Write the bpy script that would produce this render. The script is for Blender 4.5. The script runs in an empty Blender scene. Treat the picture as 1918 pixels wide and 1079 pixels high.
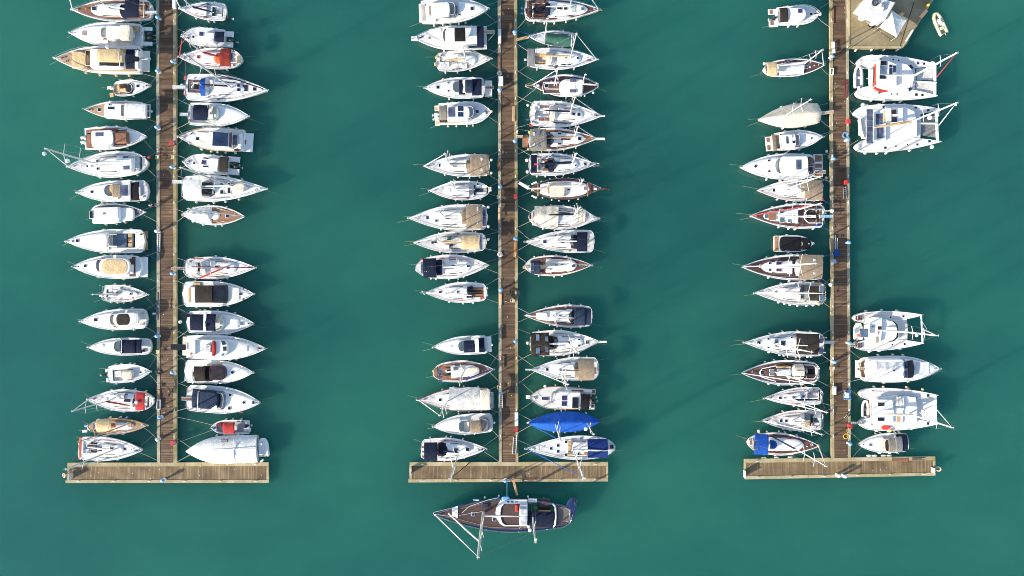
import bpy, math, random
from math import sin, cos, pi, radians, sqrt, atan2, hypot
random.seed(7)
SC = bpy.context.scene
COL = SC.collection
# ------------------------------------------------------------------ camera, sky, sun, exposure
CAM_H = 130.0            # metres above the water, looking straight down
PPM = 12.0               # photograph pixels per metre at water level
cam = bpy.data.cameras.new('camera'); camo = bpy.data.objects.new('camera', cam); COL.objects.link(camo)
camo.location = (0, 0, CAM_H); camo.rotation_euler = (0, 0, 0)
cam.sensor_width = 36.0; cam.lens = 36.0 * CAM_H / (1918 / PPM); cam.clip_start = 1; cam.clip_end = 2000
SC.camera = camo
SUN_EL, SHADOW_DIR = radians(21), radians(28)       # shadows fall towards +x, 28 degrees up
w = bpy.data.worlds.new('World'); SC.world = w; w.use_nodes = True
nt = w.node_tree; bg = nt.nodes['Background']
sky = nt.nodes.new('ShaderNodeTexSky'); sky.sky_type = 'NISHITA'; sky.sun_disc = False
sky.sun_elevation = SUN_EL
sun_az = SHADOW_DIR + pi                              # direction towards the sun, measured from +x
sky.sun_rotation = pi / 2 - sun_az                    # sky rotation is measured clockwise from +y
nt.links.new(sky.outputs[0], bg.inputs[0]); bg.inputs[1].default_value = 0.15
sl = bpy.data.lights.new('sun', 'SUN'); so = bpy.data.objects.new('sun', sl); COL.objects.link(so)
sl.energy = 5.0; sl.angle = radians(0.6); sl.color = (1.0, 0.90, 0.76)
so.rotation_euler = (pi / 2 - SUN_EL, 0, sun_az + pi / 2)
so.location = (-60, -40, 60)
SC.view_settings.view_transform = 'Standard'; SC.view_settings.look = 'None'
SC.view_settings.exposure = 1.0; SC.cycles.filter_width = 0.95; SC.view_settings.gamma = 1; SC.view_settings.use_curve_mapping = False

# ------------------------------------------------------------------ materials
MATS = {}
def _new(name):
    m = bpy.data.materials.new(name); m.use_nodes = True
    n = m.node_tree; p = n.nodes['Principled BSDF']
    return m, n, p
def _coord(n, kind='Object', scale=(1, 1, 1)):
    tc = n.nodes.new('ShaderNodeTexCoord'); mp = n.nodes.new('ShaderNodeMapping')
    mp.inputs['Scale'].default_value = scale
    n.links.new(tc.outputs[kind], mp.inputs[0]); return mp.outputs[0]
def _noise(n, vec, scale, detail=3, rough=.55):
    t = n.nodes.new('ShaderNodeTexNoise'); t.inputs['Scale'].default_value = scale
    t.inputs['Detail'].default_value = detail; t.inputs['Roughness'].default_value = rough
    n.links.new(vec, t.inputs['Vector']); return t.outputs['Fac']
def _ramp(n, fac, stops):
    r = n.nodes.new('ShaderNodeValToRGB'); e = r.color_ramp.elements
    while len(e) < len(stops): e.new(.5)
    for k, (p, c) in enumerate(stops): e[k].position = p; e[k].color = (*c, 1)
    n.links.new(fac, r.inputs[0]); return r.outputs[0]
def _mul(c, f): return tuple(min(1, x * f) for x in c)
def _mix(n, a, b, fac, mode='MULTIPLY'):
    x = n.nodes.new('ShaderNodeMix'); x.data_type = 'RGBA'; x.blend_type = mode
    for s, v in ((x.inputs[0], fac), (x.inputs[6], a), (x.inputs[7], b)):
        if hasattr(v, 'links'): n.links.new(v, s)
        elif isinstance(v, tuple): s.default_value = (*v, 1)
        else: s.default_value = v
    return x.outputs[2]
def plain(key, name, col, rough=.5, var=.08, scale=2.0, bump=0., metal=0., coat=0., tint=0.):
    m, n, p = _new(name)
    v = _coord(n)
    f = _noise(n, v, scale, 4)
    c = _ramp(n, f, [(.25, _mul(col, 1 - var)), (.75, _mul(col, 1 + var * .6))])
    if tint:
        oi = n.nodes.new('ShaderNodeObjectInfo')
        c = _mix(n, c, _ramp(n, oi.outputs['Random'], [(0, (.99, .945, .86)), (.4, (1, .99, .965)), (.75, (1, 1, 1)), (1, (.93, .96, .985))]), tint)
    n.links.new(c, p.inputs['Base Color'])
    p.inputs['Roughness'].default_value = rough; p.inputs['Metallic'].default_value = metal
    if coat: p.inputs['Coat Weight'].default_value = coat; p.inputs['Coat Roughness'].default_value = .1
    if bump:
        b = n.nodes.new('ShaderNodeBump'); b.inputs['Strength'].default_value = bump; b.inputs['Distance'].default_value = .14 if bump > .3 else .05
        n.links.new(_noise(n, v, scale * 3, 4), b.inputs['Height']); n.links.new(b.outputs[0], p.inputs['Normal'])
    MATS[key] = m; return m
def fabric(key, name, col):
    m = plain(key, name, col, .9, .26, 1.4, .6); m.node_tree.nodes['Principled BSDF'].inputs['Specular IOR Level'].default_value = .2; return m
plain('w', 'white_gelcoat', (.78, .78, .77), .3, .09, .7, 0, 0, .2, 1)
plain('cr', 'cream_gelcoat', (.74, .68, .57), .32, .05, .8)
plain('ns', 'non_skid_deck', (.60, .60, .595), .7, .12, 1.5, .1, 0, 0, 1)
plain('gg', 'grey_deck', (.52, .52, .51), .7, .1, 1.5)
plain('pale', 'pale_grey_plastic', (.6, .61, .62), .5, .08, 3)
fabric('n', 'navy_canvas', (.007, .0125, .033)); fabric('bb', 'royal_blue_canvas', (.012, .07, .33))
fabric('bd', 'deep_blue_canvas', (.010, .032, .15)); fabric('bt', 'blue_tarpaulin', (.014, .095, .44)); fabric('be', 'beige_canvas', (.58, .43, .24))
fabric('ta', 'taupe_canvas', (.27, .21, .145)); fabric('tg', 'grey_taupe_canvas', (.21, .19, .16))
fabric('bl', 'black_canvas', (.011, .011, .013)); fabric('br', 'dark_brown_canvas', (.035, .028, .023))
fabric('gr', 'grey_canvas', (.2, .2, .205)); fabric('re', 'red_canvas', (.42, .045, .04)); fabric('rd', 'dark_red_canvas', (.2, .028, .02))
fabric('wf', 'white_canvas', (.72, .71, .68)); fabric('cf', 'cream_canvas', (.66, .59, .47)); fabric('gn', 'green_canvas', (.035, .115, .085))
fabric('rb', 'brown_upholstery', (.24, .12, .075)); fabric('or', 'orange_canvas', (.5, .1, .045)); fabric('lt', 'light_grey_canvas', (.56, .555, .53))
fabric('tn', 'tan_upholstery', (.5, .33, .17)); fabric('nv', 'slate_blue_canvas', (.022, .036, .068))
plain('al', 'anodised_aluminium', (.62, .62, .62), .35, .05, 2, 0, .35); plain('ss', 'stainless_steel', (.7, .7, .7), .25, .03, 2, 0, .9)
plain('ms', 'white_painted_mast', (.56, .555, .54), .35, .04, 2); plain('wd', 'varnished_spar', (.42, .2, .07), .35, .15, 3)
plain('blk', 'black_plastic', (.015, .015, .017), .3, .1, 3, 0, 0, .5); plain('rub', 'rubber', (.03, .03, .03), .7)
plain('fw', 'white_vinyl', (.72, .70, .66), .45, .1, 4); plain('fn', 'navy_vinyl', (.02, .05, .2), .4, .1, 4); plain('fo', 'peach_vinyl', (.72, .45, .26), .45, .1, 4)
plain('fy', 'yellow_vinyl', (.75, .52, .08), .45); plain('fr', 'red_vinyl', (.6, .05, .04), .45); plain('skb', 'sky_blue_plastic', (.18, .40, .72), .4, .08, 4)
plain('rope', 'cream_rope', (.42, .39, .31), .9); plain('ropeb', 'blue_rope', (.03, .13, .42), .9); plain('ropeg', 'weedy_rope', (.2, .21, .1), .9)
plain('hn', 'navy_topsides', (.014, .028, .09), .25, .05, .8, 0, 0, .4); plain('hb', 'dark_wood_topsides', (.055, .03, .022), .35, .12, .8)
plain('boot', 'antifouling_paint', (.05, .08, .13), .7, .2, 2); plain('bootr', 'red_antifouling', (.24, .04, .03), .7, .2, 2)
plain('red', 'red_painted_metal', (.48, .035, .033), .4, .08, 3); plain('ylw', 'yellow_paint', (.72, .5, .04), .5)
plain('skin', 'skin', (.45, .25, .17), .6); plain('hair', 'dark_hair', (.03, .02, .015), .7)
plain('tube', 'grey_hypalon', (.5, .5, .48), .6, .1, 2); plain('tuby', 'pale_yellow_hypalon', (.60, .56, .33), .6, .1, 2); plain('fgr', 'grey_floor', (.3, .31, .32), .7)

def wood(key, name, c0, c1, caulk=.35, pitch=.09):
    m, n, p = _new(name)
    v = _coord(n, 'Object', (.6, 14, 1))
    c = _ramp(n, _noise(n, v, 1.0, 4), [(.25, c0), (.75, c1)])
    wv = n.nodes.new('ShaderNodeTexWave'); wv.wave_type = 'BANDS'; wv.bands_direction = 'Y'; wv.wave_profile = 'SAW'
    wv.inputs['Scale'].default_value = .314 / pitch / 2
    n.links.new(_coord(n), wv.inputs['Vector'])
    g = _ramp(n, wv.outputs['Fac'], [(0, (caulk,) * 3), (.12, (1, 1, 1))])
    c = _mix(n, c, g, 1.0)
    big = _ramp(n, _noise(n, _coord(n, 'Object', (.5, 1.2, 1)), .9, 3), [(.3, (.78, .78, .8)), (.7, (1.1, 1.08, 1.05))])
    n.links.new(_mix(n, c, big, 1.0), p.inputs['Base Color']); p.inputs['Roughness'].default_value = .65
    MATS[key] = m
wood('tk', 'teak_deck', (.21, .095, .05), (.33, .17, .095)); wood('tkd', 'dark_teak_deck', (.075, .036, .03), (.12, .062, .05)); wood('tko', 'golden_teak', (.36, .17, .06), (.5, .26, .11))
wood('tkk', 'old_dark_deck', (.045, .025, .021), (.08, .045, .037)); wood('tkl', 'pale_teak', (.36, .235, .135), (.48, .33, .2)); wood('tks', 'grey_weathered_teak', (.10, .085, .078), (.17, .15, .135))

def glass(key, name, col, rough=.08, alpha=1.):
    m, n, p = _new(name)
    f = _noise(n, _coord(n), 1.2, 2)
    n.links.new(_ramp(n, f, [(.3, _mul(col, .7)), (.7, _mul(col, 1.35))]), p.inputs['Base Color'])
    p.inputs['Roughness'].default_value = rough; p.inputs['Coat Weight'].default_value = .15
    MATS[key] = m
glass('gl', 'dark_glass', (.012, .013, .017)); glass('gb', 'blue_tinted_glass', (.014, .027, .065)); glass('gp', 'pale_green_glass', (.36, .45, .41), .15)
glass('gt', 'tan_tinted_glass', (.3, .235, .16), .15); glass('gc', 'blue_grey_glass', (.085, .13, .18), .12); glass('gv', 'violet_glass', (.04, .028, .09)); glass('gw', 'clear_plastic_window', (.42, .44, .45), .2)
glass('gbr', 'brown_acrylic', (.035, .022, .024))
def solar():
    m, n, p = _new('solar_cells')
    b = n.nodes.new('ShaderNodeTexBrick'); b.offset = 0; b.inputs['Scale'].default_value = 1
    b.inputs['Color1'].default_value = (.012, .02, .06, 1); b.inputs['Color2'].default_value = (.016, .028, .075, 1); b.inputs['Mortar'].default_value = (.22, .25, .3, 1)
    b.inputs['Mortar Size'].default_value = .012; b.inputs['Brick Width'].default_value = .17; b.inputs['Row Height'].default_value = .17
    n.links.new(_coord(n), b.inputs['Vector']); n.links.new(b.outputs[0], p.inputs['Base Color']); p.inputs['Roughness'].default_value = .15
    MATS['sol'] = m
solar()
def planks(key, name, cols, axis):
    m, n, p = _new(name)
    g = n.nodes.new('ShaderNodeNewGeometry')
    c = _ramp(n, g.outputs['Random Per Island'], [(0, cols[0]), (.35, cols[1]), (.75, cols[2]), (1, cols[3])])
    sc = (.8, 22, 1) if axis == 'x' else (22, .8, 1)
    gr = _ramp(n, _noise(n, _coord(n, 'Object', sc), 1.0, 4), [(.3, (.74, .74, .74)), (.7, (1.14, 1.12, 1.1))])
    c = _mix(n, c, gr, 1.0)
    st = _ramp(n, _noise(n, _coord(n), .45, 5, .6), [(.3, (.6, .58, .58)), (.6, (1.06, 1.04, 1.0))])
    c = _mix(n, c, st, 1.0)
    dr = n.nodes.new('ShaderNodeTexVoronoi'); dr.inputs['Scale'].default_value = .9; dr.inputs['Randomness'].default_value = 1
    n.links.new(_coord(n), dr.inputs['Vector'])
    spot = _ramp(n, dr.outputs['Distance'], [(.05, (1, 1, 1)), (.09, (0, 0, 0))])   # bird droppings
    n.links.new(_mix(n, c, (.5, .48, .43), spot, 'MIX'), p.inputs['Base Color']); p.inputs['Roughness'].default_value = .8
    MATS[key] = m
planks('pk', 'brown_dock_planks', [(.085, .052, .031), (.122, .075, .044), (.15, .094, .056), (.23, .15, .088)], 'x')
planks('pkt', 'sun_bleached_planks', [(.155, .108, .056), (.192, .137, .073), (.22, .159, .086), (.29, .215, .122)], 'y')
def concrete(key, name, c0, c1, c2, scale=.8):
    m, n, p = _new(name); v = _coord(n)
    a = _ramp(n, _noise(n, v, scale, 6, .65), [(.32, c0), (.5, c1), (.68, c2)])
    b = _ramp(n, _noise(n, v, 7, 4, .7), [(.3, (.8, .8, .79)), (.65, (1.08, 1.08, 1.08))])
    n.links.new(_mix(n, a, b, 1.0), p.inputs['Base Color']); p.inputs['Roughness'].default_value = .9
    bp = n.nodes.new('ShaderNodeBump'); bp.inputs['Strength'].default_value = .3; bp.inputs['Distance'].default_value = .03
    n.links.new(_noise(n, v, 9, 4), bp.inputs['Height']); n.links.new(bp.outputs[0], p.inputs['Normal']); MATS[key] = m
concrete('cb', 'mossy_concrete_beam', (.15, .135, .055), (.28, .235, .12), (.36, .325, .24), .5)
concrete('cg', 'grey_concrete_beam', (.22, .21, .145), (.32, .29, .2), (.4, .375, .31), .5)
concrete('weed_shade', 'weedy_shaded_float', (.035, .035, .02), (.06, .055, .03), (.09, .08, .05), .8); concrete('cq', 'stained_quay_concrete', (.14, .115, .062), (.215, .175, .098), (.29, .245, .155), .28)  # weedy float darkened in colour for the shade and reflection along the edge
concrete('cl', 'pale_timber_beam', (.27, .215, .105), (.36, .3, .172), (.45, .39, .28), .4)

def water_mat():
    m, n, p = _new('harbour_water')
    # broad drifts painted into the colour for uneven sky reflection and water depth
    f = _noise(n, _coord(n, 'Object', (.012, .017, 1)), 1.0, 4, .55)
    f2 = _noise(n, _coord(n, 'Object', (.05, .09, 1)), 1.0, 5, .6)
    c = _ramp(n, f, [(.32, (.0145, .108, .099)), (.55, (.0195, .136, .110)), (.72, (.0275, .162, .118))])
    c = _mix(n, c, _ramp(n, f2, [(.3, (.84, .90, .93)), (.7, (1.12, 1.08, 1.05))]), 1.0)
    b = n.nodes.new('ShaderNodeBump'); b.inputs['Strength'].default_value = .1; b.inputs['Distance'].default_value = .2
    n.links.new(_noise(n, _coord(n, 'Object', (1, 1.5, 1)), 1.1, 5, .6), b.inputs['Height'])
    def body(q, scale):
        n.links.new(c, q.inputs['Base Color']); n.links.new(b.outputs[0], q.inputs['Normal'])
        q.inputs['Roughness'].default_value = .05; q.inputs['IOR'].default_value = 1.333
        q.inputs['Subsurface Weight'].default_value = 1.0; q.subsurface_method = 'RANDOM_WALK'
        q.inputs['Subsurface Radius'].default_value = (8.0, 19.0, 25.0); q.inputs['Subsurface Scale'].default_value = scale
        q.inputs['Subsurface Anisotropy'].default_value = .2
    body(p, 4.2)                                # light spreading deep in the silty water
    q = n.nodes.new('ShaderNodeBsdfPrincipled'); body(q, .42)      # silt close to the surface
    mx = n.nodes.new('ShaderNodeMixShader'); mx.inputs[0].default_value = .2
    n.links.new(p.outputs[0], mx.inputs[1]); n.links.new(q.outputs[0], mx.inputs[2])
    n.links.new(mx.outputs[0], n.nodes['Material Output'].inputs['Surface'])
    MATS['water'] = m
water_mat()

# ------------------------------------------------------------------ mesh helpers
class MB:
    def __init__(s): s.v = []; s.f = []; s.m = []; s.sm = []
    def add(s, vs, fs, mi=0, smooth=False):
        o = len(s.v); s.v += vs
        for f in fs: s.f.append(tuple(i + o for i in f)); s.m.append(mi); s.sm.append(smooth)
    def box(s, x0, x1, y0, y1, z0, z1, b=.02, mi=0):
        b = min(b, (x1 - x0) * .3, (y1 - y0) * .3, (z1 - z0) * .5)
        r = [(x0, y0), (x1, y0), (x1, y1), (x0, y1)]; q = [(x0 + b, y0 + b), (x1 - b, y0 + b), (x1 - b, y1 - b), (x0 + b, y1 - b)]
        vs = [(*p, z0) for p in r] + [(*p, z1 - b) for p in r] + [(*p, z1) for p in q]
        fs = [(3, 2, 1, 0), (8, 9, 10, 11)] + [(k + i, k + (i + 1) % 4, k + 4 + (i + 1) % 4, k + 4 + i) for k in (0, 4) for i in range(4)]
        s.add(vs, fs, mi); return s
    def loft(s, rings, closed=True, cap0=True, cap1=True, mi=0, smooth=False):
        n = len(rings[0]); vs = [p for r in rings for p in r]; fs = []
        for k in range(len(rings) - 1):
            for i in range(n if closed else n - 1):
                j = (i + 1) % n; fs.append((k * n + i, k * n + j, (k + 1) * n + j, (k + 1) * n + i))
        s.add(vs, fs, mi, smooth)
        if cap0: s.add(rings[0], [tuple(range(n - 1, -1, -1))], mi)
        if cap1: s.add(rings[-1], [tuple(range(n))], mi)
        return s
    def tube(s, pts, r, n=6, mi=0):
        if not isinstance(r, (list, tuple)): r = [r] * len(pts)
        rings = []
        for i, p in enumerate(pts):
            a = pts[max(0, i - 1)]; b = pts[min(len(pts) - 1, i + 1)]
            d = [b[k] - a[k] for k in range(3)]; l = sqrt(sum(x * x for x in d)) or 1; d = [x / l for x in d]
            up = (0, 0, 1) if abs(d[2]) < .9 else (1, 0, 0)
            u = [d[1] * up[2] - d[2] * up[1], d[2] * up[0] - d[0] * up[2], d[0] * up[1] - d[1] * up[0]]
            l = sqrt(sum(x * x for x in u)); u = [x / l for x in u]
            q = [d[1] * u[2] - d[2] * u[1], d[2] * u[0] - d[0] * u[2], d[0] * u[1] - d[1] * u[0]]
            rings.append([tuple(p[k] + r[i] * (cos(2 * pi * t / n) * u[k] + sin(2 * pi * t / n) * q[k]) for k in range(3)) for t in range(n)])
        s.loft(rings, True, True, True, mi, True); return s
    def ball(s, c, r, n=10, mi=0, sx=1, sy=1, sz=1):
        rings = []
        for k in range(1, n // 2 + 1):
            a = pi * k / (n // 2 + 1)
            rings.append([(c[0] + r * sx * sin(a) * cos(2 * pi * t / n), c[1] + r * sy * sin(a) * sin(2 * pi * t / n), c[2] - r * sz * cos(a)) for t in range(n)])
        s.loft(rings, True, True, True, mi, True); return s
    def build(s, name, mats, parent=None):
        me = bpy.data.meshes.new(name); me.from_pydata(s.v, [], s.f)
        for m in ([mats] if isinstance(mats, str) else mats): me.materials.append(MATS[m])
        me.polygons.foreach_set('material_index', s.m); me.polygons.foreach_set('use_smooth', s.sm); me.update()
        o = bpy.data.objects.new(name, me); COL.objects.link(o)
        if parent: o.parent = parent
        return o
def arc_outline(cx, cy, lx, ly, f, a, n=6):
    """plan outline, rounded towards +x by fraction f of its length and towards -x by fraction a"""
    hx, hy = lx / 2, ly / 2; pts = []
    if f > 0:
        for i in range(n + 1):
            t = pi / 2 * i / n; pts.append((hx - lx * f + lx * f * sin(t) ** .8, -hy * cos(t) ** .8)) if False else pts.append((hx - lx * f + lx * f * sin(t), -hy * max(0, cos(t)) ** .75))
        pts += [(x, -y) for x, y in pts[-2::-1]]
    else: pts = [(hx, -hy), (hx, hy)]
    if a > 0:
        q = []
        for i in range(n + 1):
            t = pi / 2 * i / n; q.append((-hx + lx * a - lx * a * sin(t), hy * max(0, cos(t)) ** .75))
        q += [(x, -y) for x, y in q[-2::-1]]; pts += q
    else: pts += [(-hx, hy), (-hx, -hy)]
    out = []
    for p in pts:
        if not out or hypot(p[0] - out[-1][0], p[1] - out[-1][1]) > 1e-4: out.append(p)
    if hypot(out[0][0] - out[-1][0], out[0][1] - out[-1][1]) < 1e-4: out.pop()
    return [(cx + x, cy + y) for x, y in out]
def tag(o, label, cat, group=None, kind=None):
    o['label'] = label; o['category'] = cat
    if group: o['group'] = group
    if kind: o['kind'] = kind
    return o
def empty(name, loc, rz=0):
    o = bpy.data.objects.new(name, None); COL.objects.link(o); o.location = loc; o.rotation_euler = (0, 0, rz); o.empty_display_size = .5
    return o
# photograph windows the survey was taken from: left, top, photograph pixels per window pixel
CROPS = dict(A1=(75, 0, .21316), A2=(75, 220, .21316), A3=(75, 420, .21316), A4=(75, 620, .21316), A9=(100, 770, .21316),
    B1=(320, 0, .21316), B2=(320, 220, .21316), B3=(320, 460, .21316), B4=(320, 670, .21316),
    C1=(750, 0, .19462), C2=(750, 200, .19462), C3=(750, 390, .19462), C4=(750, 610, .21316), C5=(750, 790, .20389),
    D1=(950, 0, .19462), D2=(950, 200, .19462), D3=(950, 400, .19462), D4=(940, 600, .20389), D5=(960, 790, .20389), K=(780, 890, .17727),
    E1=(1370, 0, .21316), E2=(1370, 200, .21316), E3=(1370, 420, .21316), E4=(1370, 600, .21316), E5=(1370, 760, .21316),
    F1=(1570, 0, .21316), F2=(1570, 100, .22243), F3=(1570, 560, .21316), F4=(1570, 700, .21316), Q=(1580, 0, .10193), P=(0, 0, 1.0),
    G1=(270, 0, .25), G2=(270, 265, .25), G3=(270, 525, .25), G4=(910, 0, .25), G5=(910, 265, .25), G6=(910, 600, .25), G7=(1530, 0, .25), G8=(1530, 265, .25))
def W(crop, x, y, z=0.):
    """surveyed point -> world x, y for something standing z metres above the water"""
    a, b, s = CROPS[crop]; k = (CAM_H - z) / CAM_H / PPM
    return ((a + x * s - 959) * k, (539.5 - b - y * s) * k)
# ------------------------------------------------------------------ boats
HULLS = dict(  # stern width, widest point, bow fullness, stern rounding
    sail=(.76, .43, 1.78, .06), wide=(.88, .37, 1.72, .045), round=(.62, .45, 1.8, .16), classic=(.45, .48, 1.85, .12), canoe=(.30, .5, 1.9, .22), ketch=(.52, .46, 1.75, .05),
    motor=(.90, .38, 2.3, .05), pilot=(.90, .5, 3.0, 0), fly=(.90, .40, 2.25, 0), wrap=(.96, .45, 2.15, 0), blunt=(.92, .45, 3.2, 0), narrow=(.75, .35, 1.9, .12), rib=(.96, .5, 3.2, .04))
DOCKS = [(295, 860), (330, 860), (935.5, 860), (968.5, 860), (1556, 855), (1590.5, 855)]
SHARED = {}
def shared(key, mb_fn, name, mats):
    if key not in SHARED:
        o = mb_fn().build(name, mats); SHARED[key] = o.data; return o
    o = bpy.data.objects.new(name, SHARED[key]); COL.objects.link(o); return o
def fender_mb(r, h):
    m = MB(); n = 8
    prof = [(.03, -h / 2), (r * .75, -h / 2 + .05), (r, -h / 2 + .14), (r, h / 2 - .14), (r * .75, h / 2 - .05), (.03, h / 2), (.025, h / 2 + .5)]
    m.loft([[(q * cos(2 * pi * t / n), q * sin(2 * pi * t / n), z) for t in range(n)] for q, z in prof], mi=0, smooth=True); return m
BOATS = []
class Boat:
    def __init__(s, crop, bow, stern, beam, label, name, cat, shape, fb=1.05, top='w', side='w', rail=None, rub=None, deck='ns', well=None, wellmat='ns',
                 teak=None, boot='boot', fender='fw', nf=3, lines=True, lmat='rope', group=None, hull=True, sheer=.22, side_dock=None):
        s.c = crop; s.k = CROPS[crop][2]; s.fb = fb; s.sheer = sheer
        bx, by = W(crop, *bow, fb); sx, sy = W(crop, *stern, fb)
        s.L = hypot(bx - sx, by - sy); s.a = atan2(by - sy, bx - sx); s.ox, s.oy = (bx + sx) / 2, (by + sy) / 2
        s.Bm = beam * s.k / PPM * (CAM_H - fb) / CAM_H; s.shape = shape
        s.o = empty(name, (s.ox, s.oy, 0), s.a); tag(s.o, label, cat, group)
        s.ca, s.sa = cos(s.a), sin(s.a); s.label = label
        s.px = (CROPS[crop][0] + (bow[0] + stern[0]) / 2 * s.k, CROPS[crop][1] + (bow[1] + stern[1]) / 2 * s.k)
        s.rng = random.Random(label); s.top = top; s.jit = (s.rng.uniform(.93, 1.06), s.rng.uniform(.93, 1.07), s.rng.uniform(.94, 1.07))
        BOATS.append(s)
        if hull:
            s.hull(shape, well, wellmat, top, side, deck, teak, boot, rub)
            if rail: s.rails(*rail)
            s.fenders(nf, fender)
            if lines: s.moor(lmat)
    # --- coordinates
    def q(s, x, y, z):               # surveyed point at absolute height z -> local x, y
        X, Y = W(s.c, x, y, z); X -= s.ox; Y -= s.oy
        return X * s.ca + Y * s.sa, -X * s.sa + Y * s.ca
    def u(s, lx): return min(1, max(0, lx / s.L + .5))
    def zd(s, lx): return s.fb * (1 + s.sheer * s.u(lx) ** 2)
    def w(s, u, shape=None, Bm=None):
        st, um, p, rd = HULLS[shape or s.shape]; j = s.jit; st = min(.97, st * j[0]); um *= j[1]; p *= j[2]; h = (Bm or s.Bm) / 2
        if u < um: r = 1 - (1 - st) * ((um - u) / um) ** 2
        else: r = max(.015, 1 - ((u - um) / (1 - um)) ** p)
        if rd and u < rd: r *= sqrt(max(.02, 1 - (1 - u / rd) ** 2))
        return h * r
    def rect(s, x0, y0, x1, y1, z):  # -> local centre, length, width, deck height there
        cx, cy = (x0 + x1) / 2, (y0 + y1) / 2
        zz = s.fb + z
        for _ in range(2):
            lx, ly = s.q(cx, cy, zz); zz = s.zd(lx) + z
        k = s.k / PPM * (CAM_H - zz) / CAM_H
        return lx, ly, (x1 - x0) * k, (y1 - y0) * k, zz
    # --- hull and deck
    def stations(s, extra=()):
        b = [0, .02, .05, .1, .16, .24, .32, .4, .48, .56, .64, .72, .79, .85, .9, .94, .97, .99, 1.0]
        return sorted(set(b + [round(e, 4) for e in extra]))
    def grid(s, us, cols, dz, skip=None, keep=None):
        """deck strips between columns; cols gives y from half width"""
        vs, fs = [], []; n = len(cols(1.0))
        for u in us:
            lx = (u - .5) * s.L; h = s.w(u)
            for y in cols(h): vs.append((lx, y, s.zd(lx) + dz + .04 * (1 - (y / max(h, .05)) ** 2)))
        for i in range(len(us) - 1):
            for j in range(n - 1):
                um = (us[i] + us[i + 1]) / 2
                if skip and skip(um, j): continue
                if keep and not keep(um, j): continue
                fs.append((i * n + j, (i + 1) * n + j, (i + 1) * n + j + 1, i * n + j + 1))
        return vs, fs
    def hull(s, shape, well, wellmat, top, side, deck, teak, boot, rub):
        wu = None
        if well:
            lx, ly, l, wd, zz = s.rect(*well, 0); wu = (s.u(lx - l / 2), s.u(lx + l / 2), ly - wd / 2, ly + wd / 2)
        us = s.stations(wu[:2] if wu else ()); m = MB()
        lev = [(-.35, .70, .035, .90), (.06, .84, .012, .955), (.18, .87, .01, .962), (.6, .95, 0, .988), (1, 1, 0, 1)]
        for sg in (1, -1):
            rings = []
            for (zf, wf, ra, ls) in lev:
                r = []
                for u in us:
                    z = zf if zf < .2 else None
                    lx0 = (u - .5) * s.L; zt = s.zd(lx0)
                    zz = zf if zf < .15 else (.18 + (zt - .18) * (zf - .18) / .82)
                    r.append(((ra + u * (ls - ra)) * s.L - .5 * s.L, sg * s.w(u) * (wf + (1 - wf) * .3 * (1 - u)), zz))
                rings.append(r)
            n = len(us)
            for k in range(len(rings) - 1):
                fs = [((i, i + 1, n + i + 1, n + i) if sg < 0 else (i + 1, i, n + i, n + i + 1)) for i in range(n - 1)]
                m.add(rings[k] + rings[k + 1], fs, 1 if k < 2 else 0, True)
            if sg > 0: tr = [r[0] for r in rings]
            else: m.add([r[0] for r in rings] + tr, [(i, i + 1, len(lev) + i + 1, len(lev) + i) for i in range(len(lev) - 1)], 0)
        if wu:
            y0, y1 = wu[2], wu[3]
            cl = lambda y, h: max(-.8 * h, min(.8 * h, y))
            cols = lambda h: [-h, -.88 * h, cl(y0, h), cl(y1, h), .88 * h, h]
            sk = lambda u, j: j == 2 and wu[0] < u < wu[1]
        else:
            cols = lambda h: [-h, -.88 * h, -.4 * h, .4 * h, .88 * h, h]; sk = None
        vs, fs = s.grid(us, cols, 0, sk); o = len(m.f); m.add(vs, fs, 2)
        n = 6
        for i in range(o, len(m.f)):
            j = (m.f[i][0] - (len(m.v) - len(vs))) % n
            if 0 < j < 4: m.m[i] = 3
        h = m.build('hull', [side, boot, top, deck], s.o); s.hullo = h
        if wu:                        # the cockpit tub: floor and coaming walls
            c = MB(); d = min(.5, s.fb * .45); xs = [(u - .5) * s.L for u in us if wu[0] - 1e-6 <= u <= wu[1] + 1e-6]
            us2 = [u for u in us if wu[0] - 1e-6 <= u <= wu[1] + 1e-6]
            A = [(x, cl(y0, s.w(u))) for x, u in zip(xs, us2)]; B = [(x, cl(y1, s.w(u))) for x, u in zip(xs, us2)]
            loop = A + B[::-1]; nl = len(loop)
            tp = [(x, y, s.zd(x) + .035) for x, y in loop]; bt = [(x, y, s.zd(xs[0]) - d) for x, y in loop]
            c.add(tp + bt, [(i, (i + 1) % nl, nl + (i + 1) % nl, nl + i) for i in range(nl)], 0)
            na = len(A)
            c.add(bt, [(i, i + 1, nl - 2 - i, nl - 1 - i) for i in range(na - 1)], 1)
            c.build('cockpit', [top, wellmat], s.o); s.well = (xs[0], xs[-1], y0, y1, s.zd(xs[0]) - d)
        if teak:
            t0, t1 = teak[0], teak[1]
            t = MB(); us3 = sorted(set([u for u in us if t0 <= u <= min(t1, .985)] + [round(t0, 4)] + ([round(t1, 4)] if t1 < .985 else [])))
            v3, f3 = s.grid(us3, (lambda h: [-.85 * h, cl(y0, h), cl(y1, h), .85 * h]) if wu else (lambda h: [-.85 * h, -.4 * h, .4 * h, .85 * h]), .014, (lambda u, j: j == 1 and wu[0] < u < wu[1]) if wu else None)
            t.add(v3, f3); t.build('teak_deck', teak[2], s.o)
        # toe rail round the deck edge
        r = MB(); ring = []
        path = [(u, 1) for u in us] + [(u, -1) for u in us[::-1]]
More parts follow.
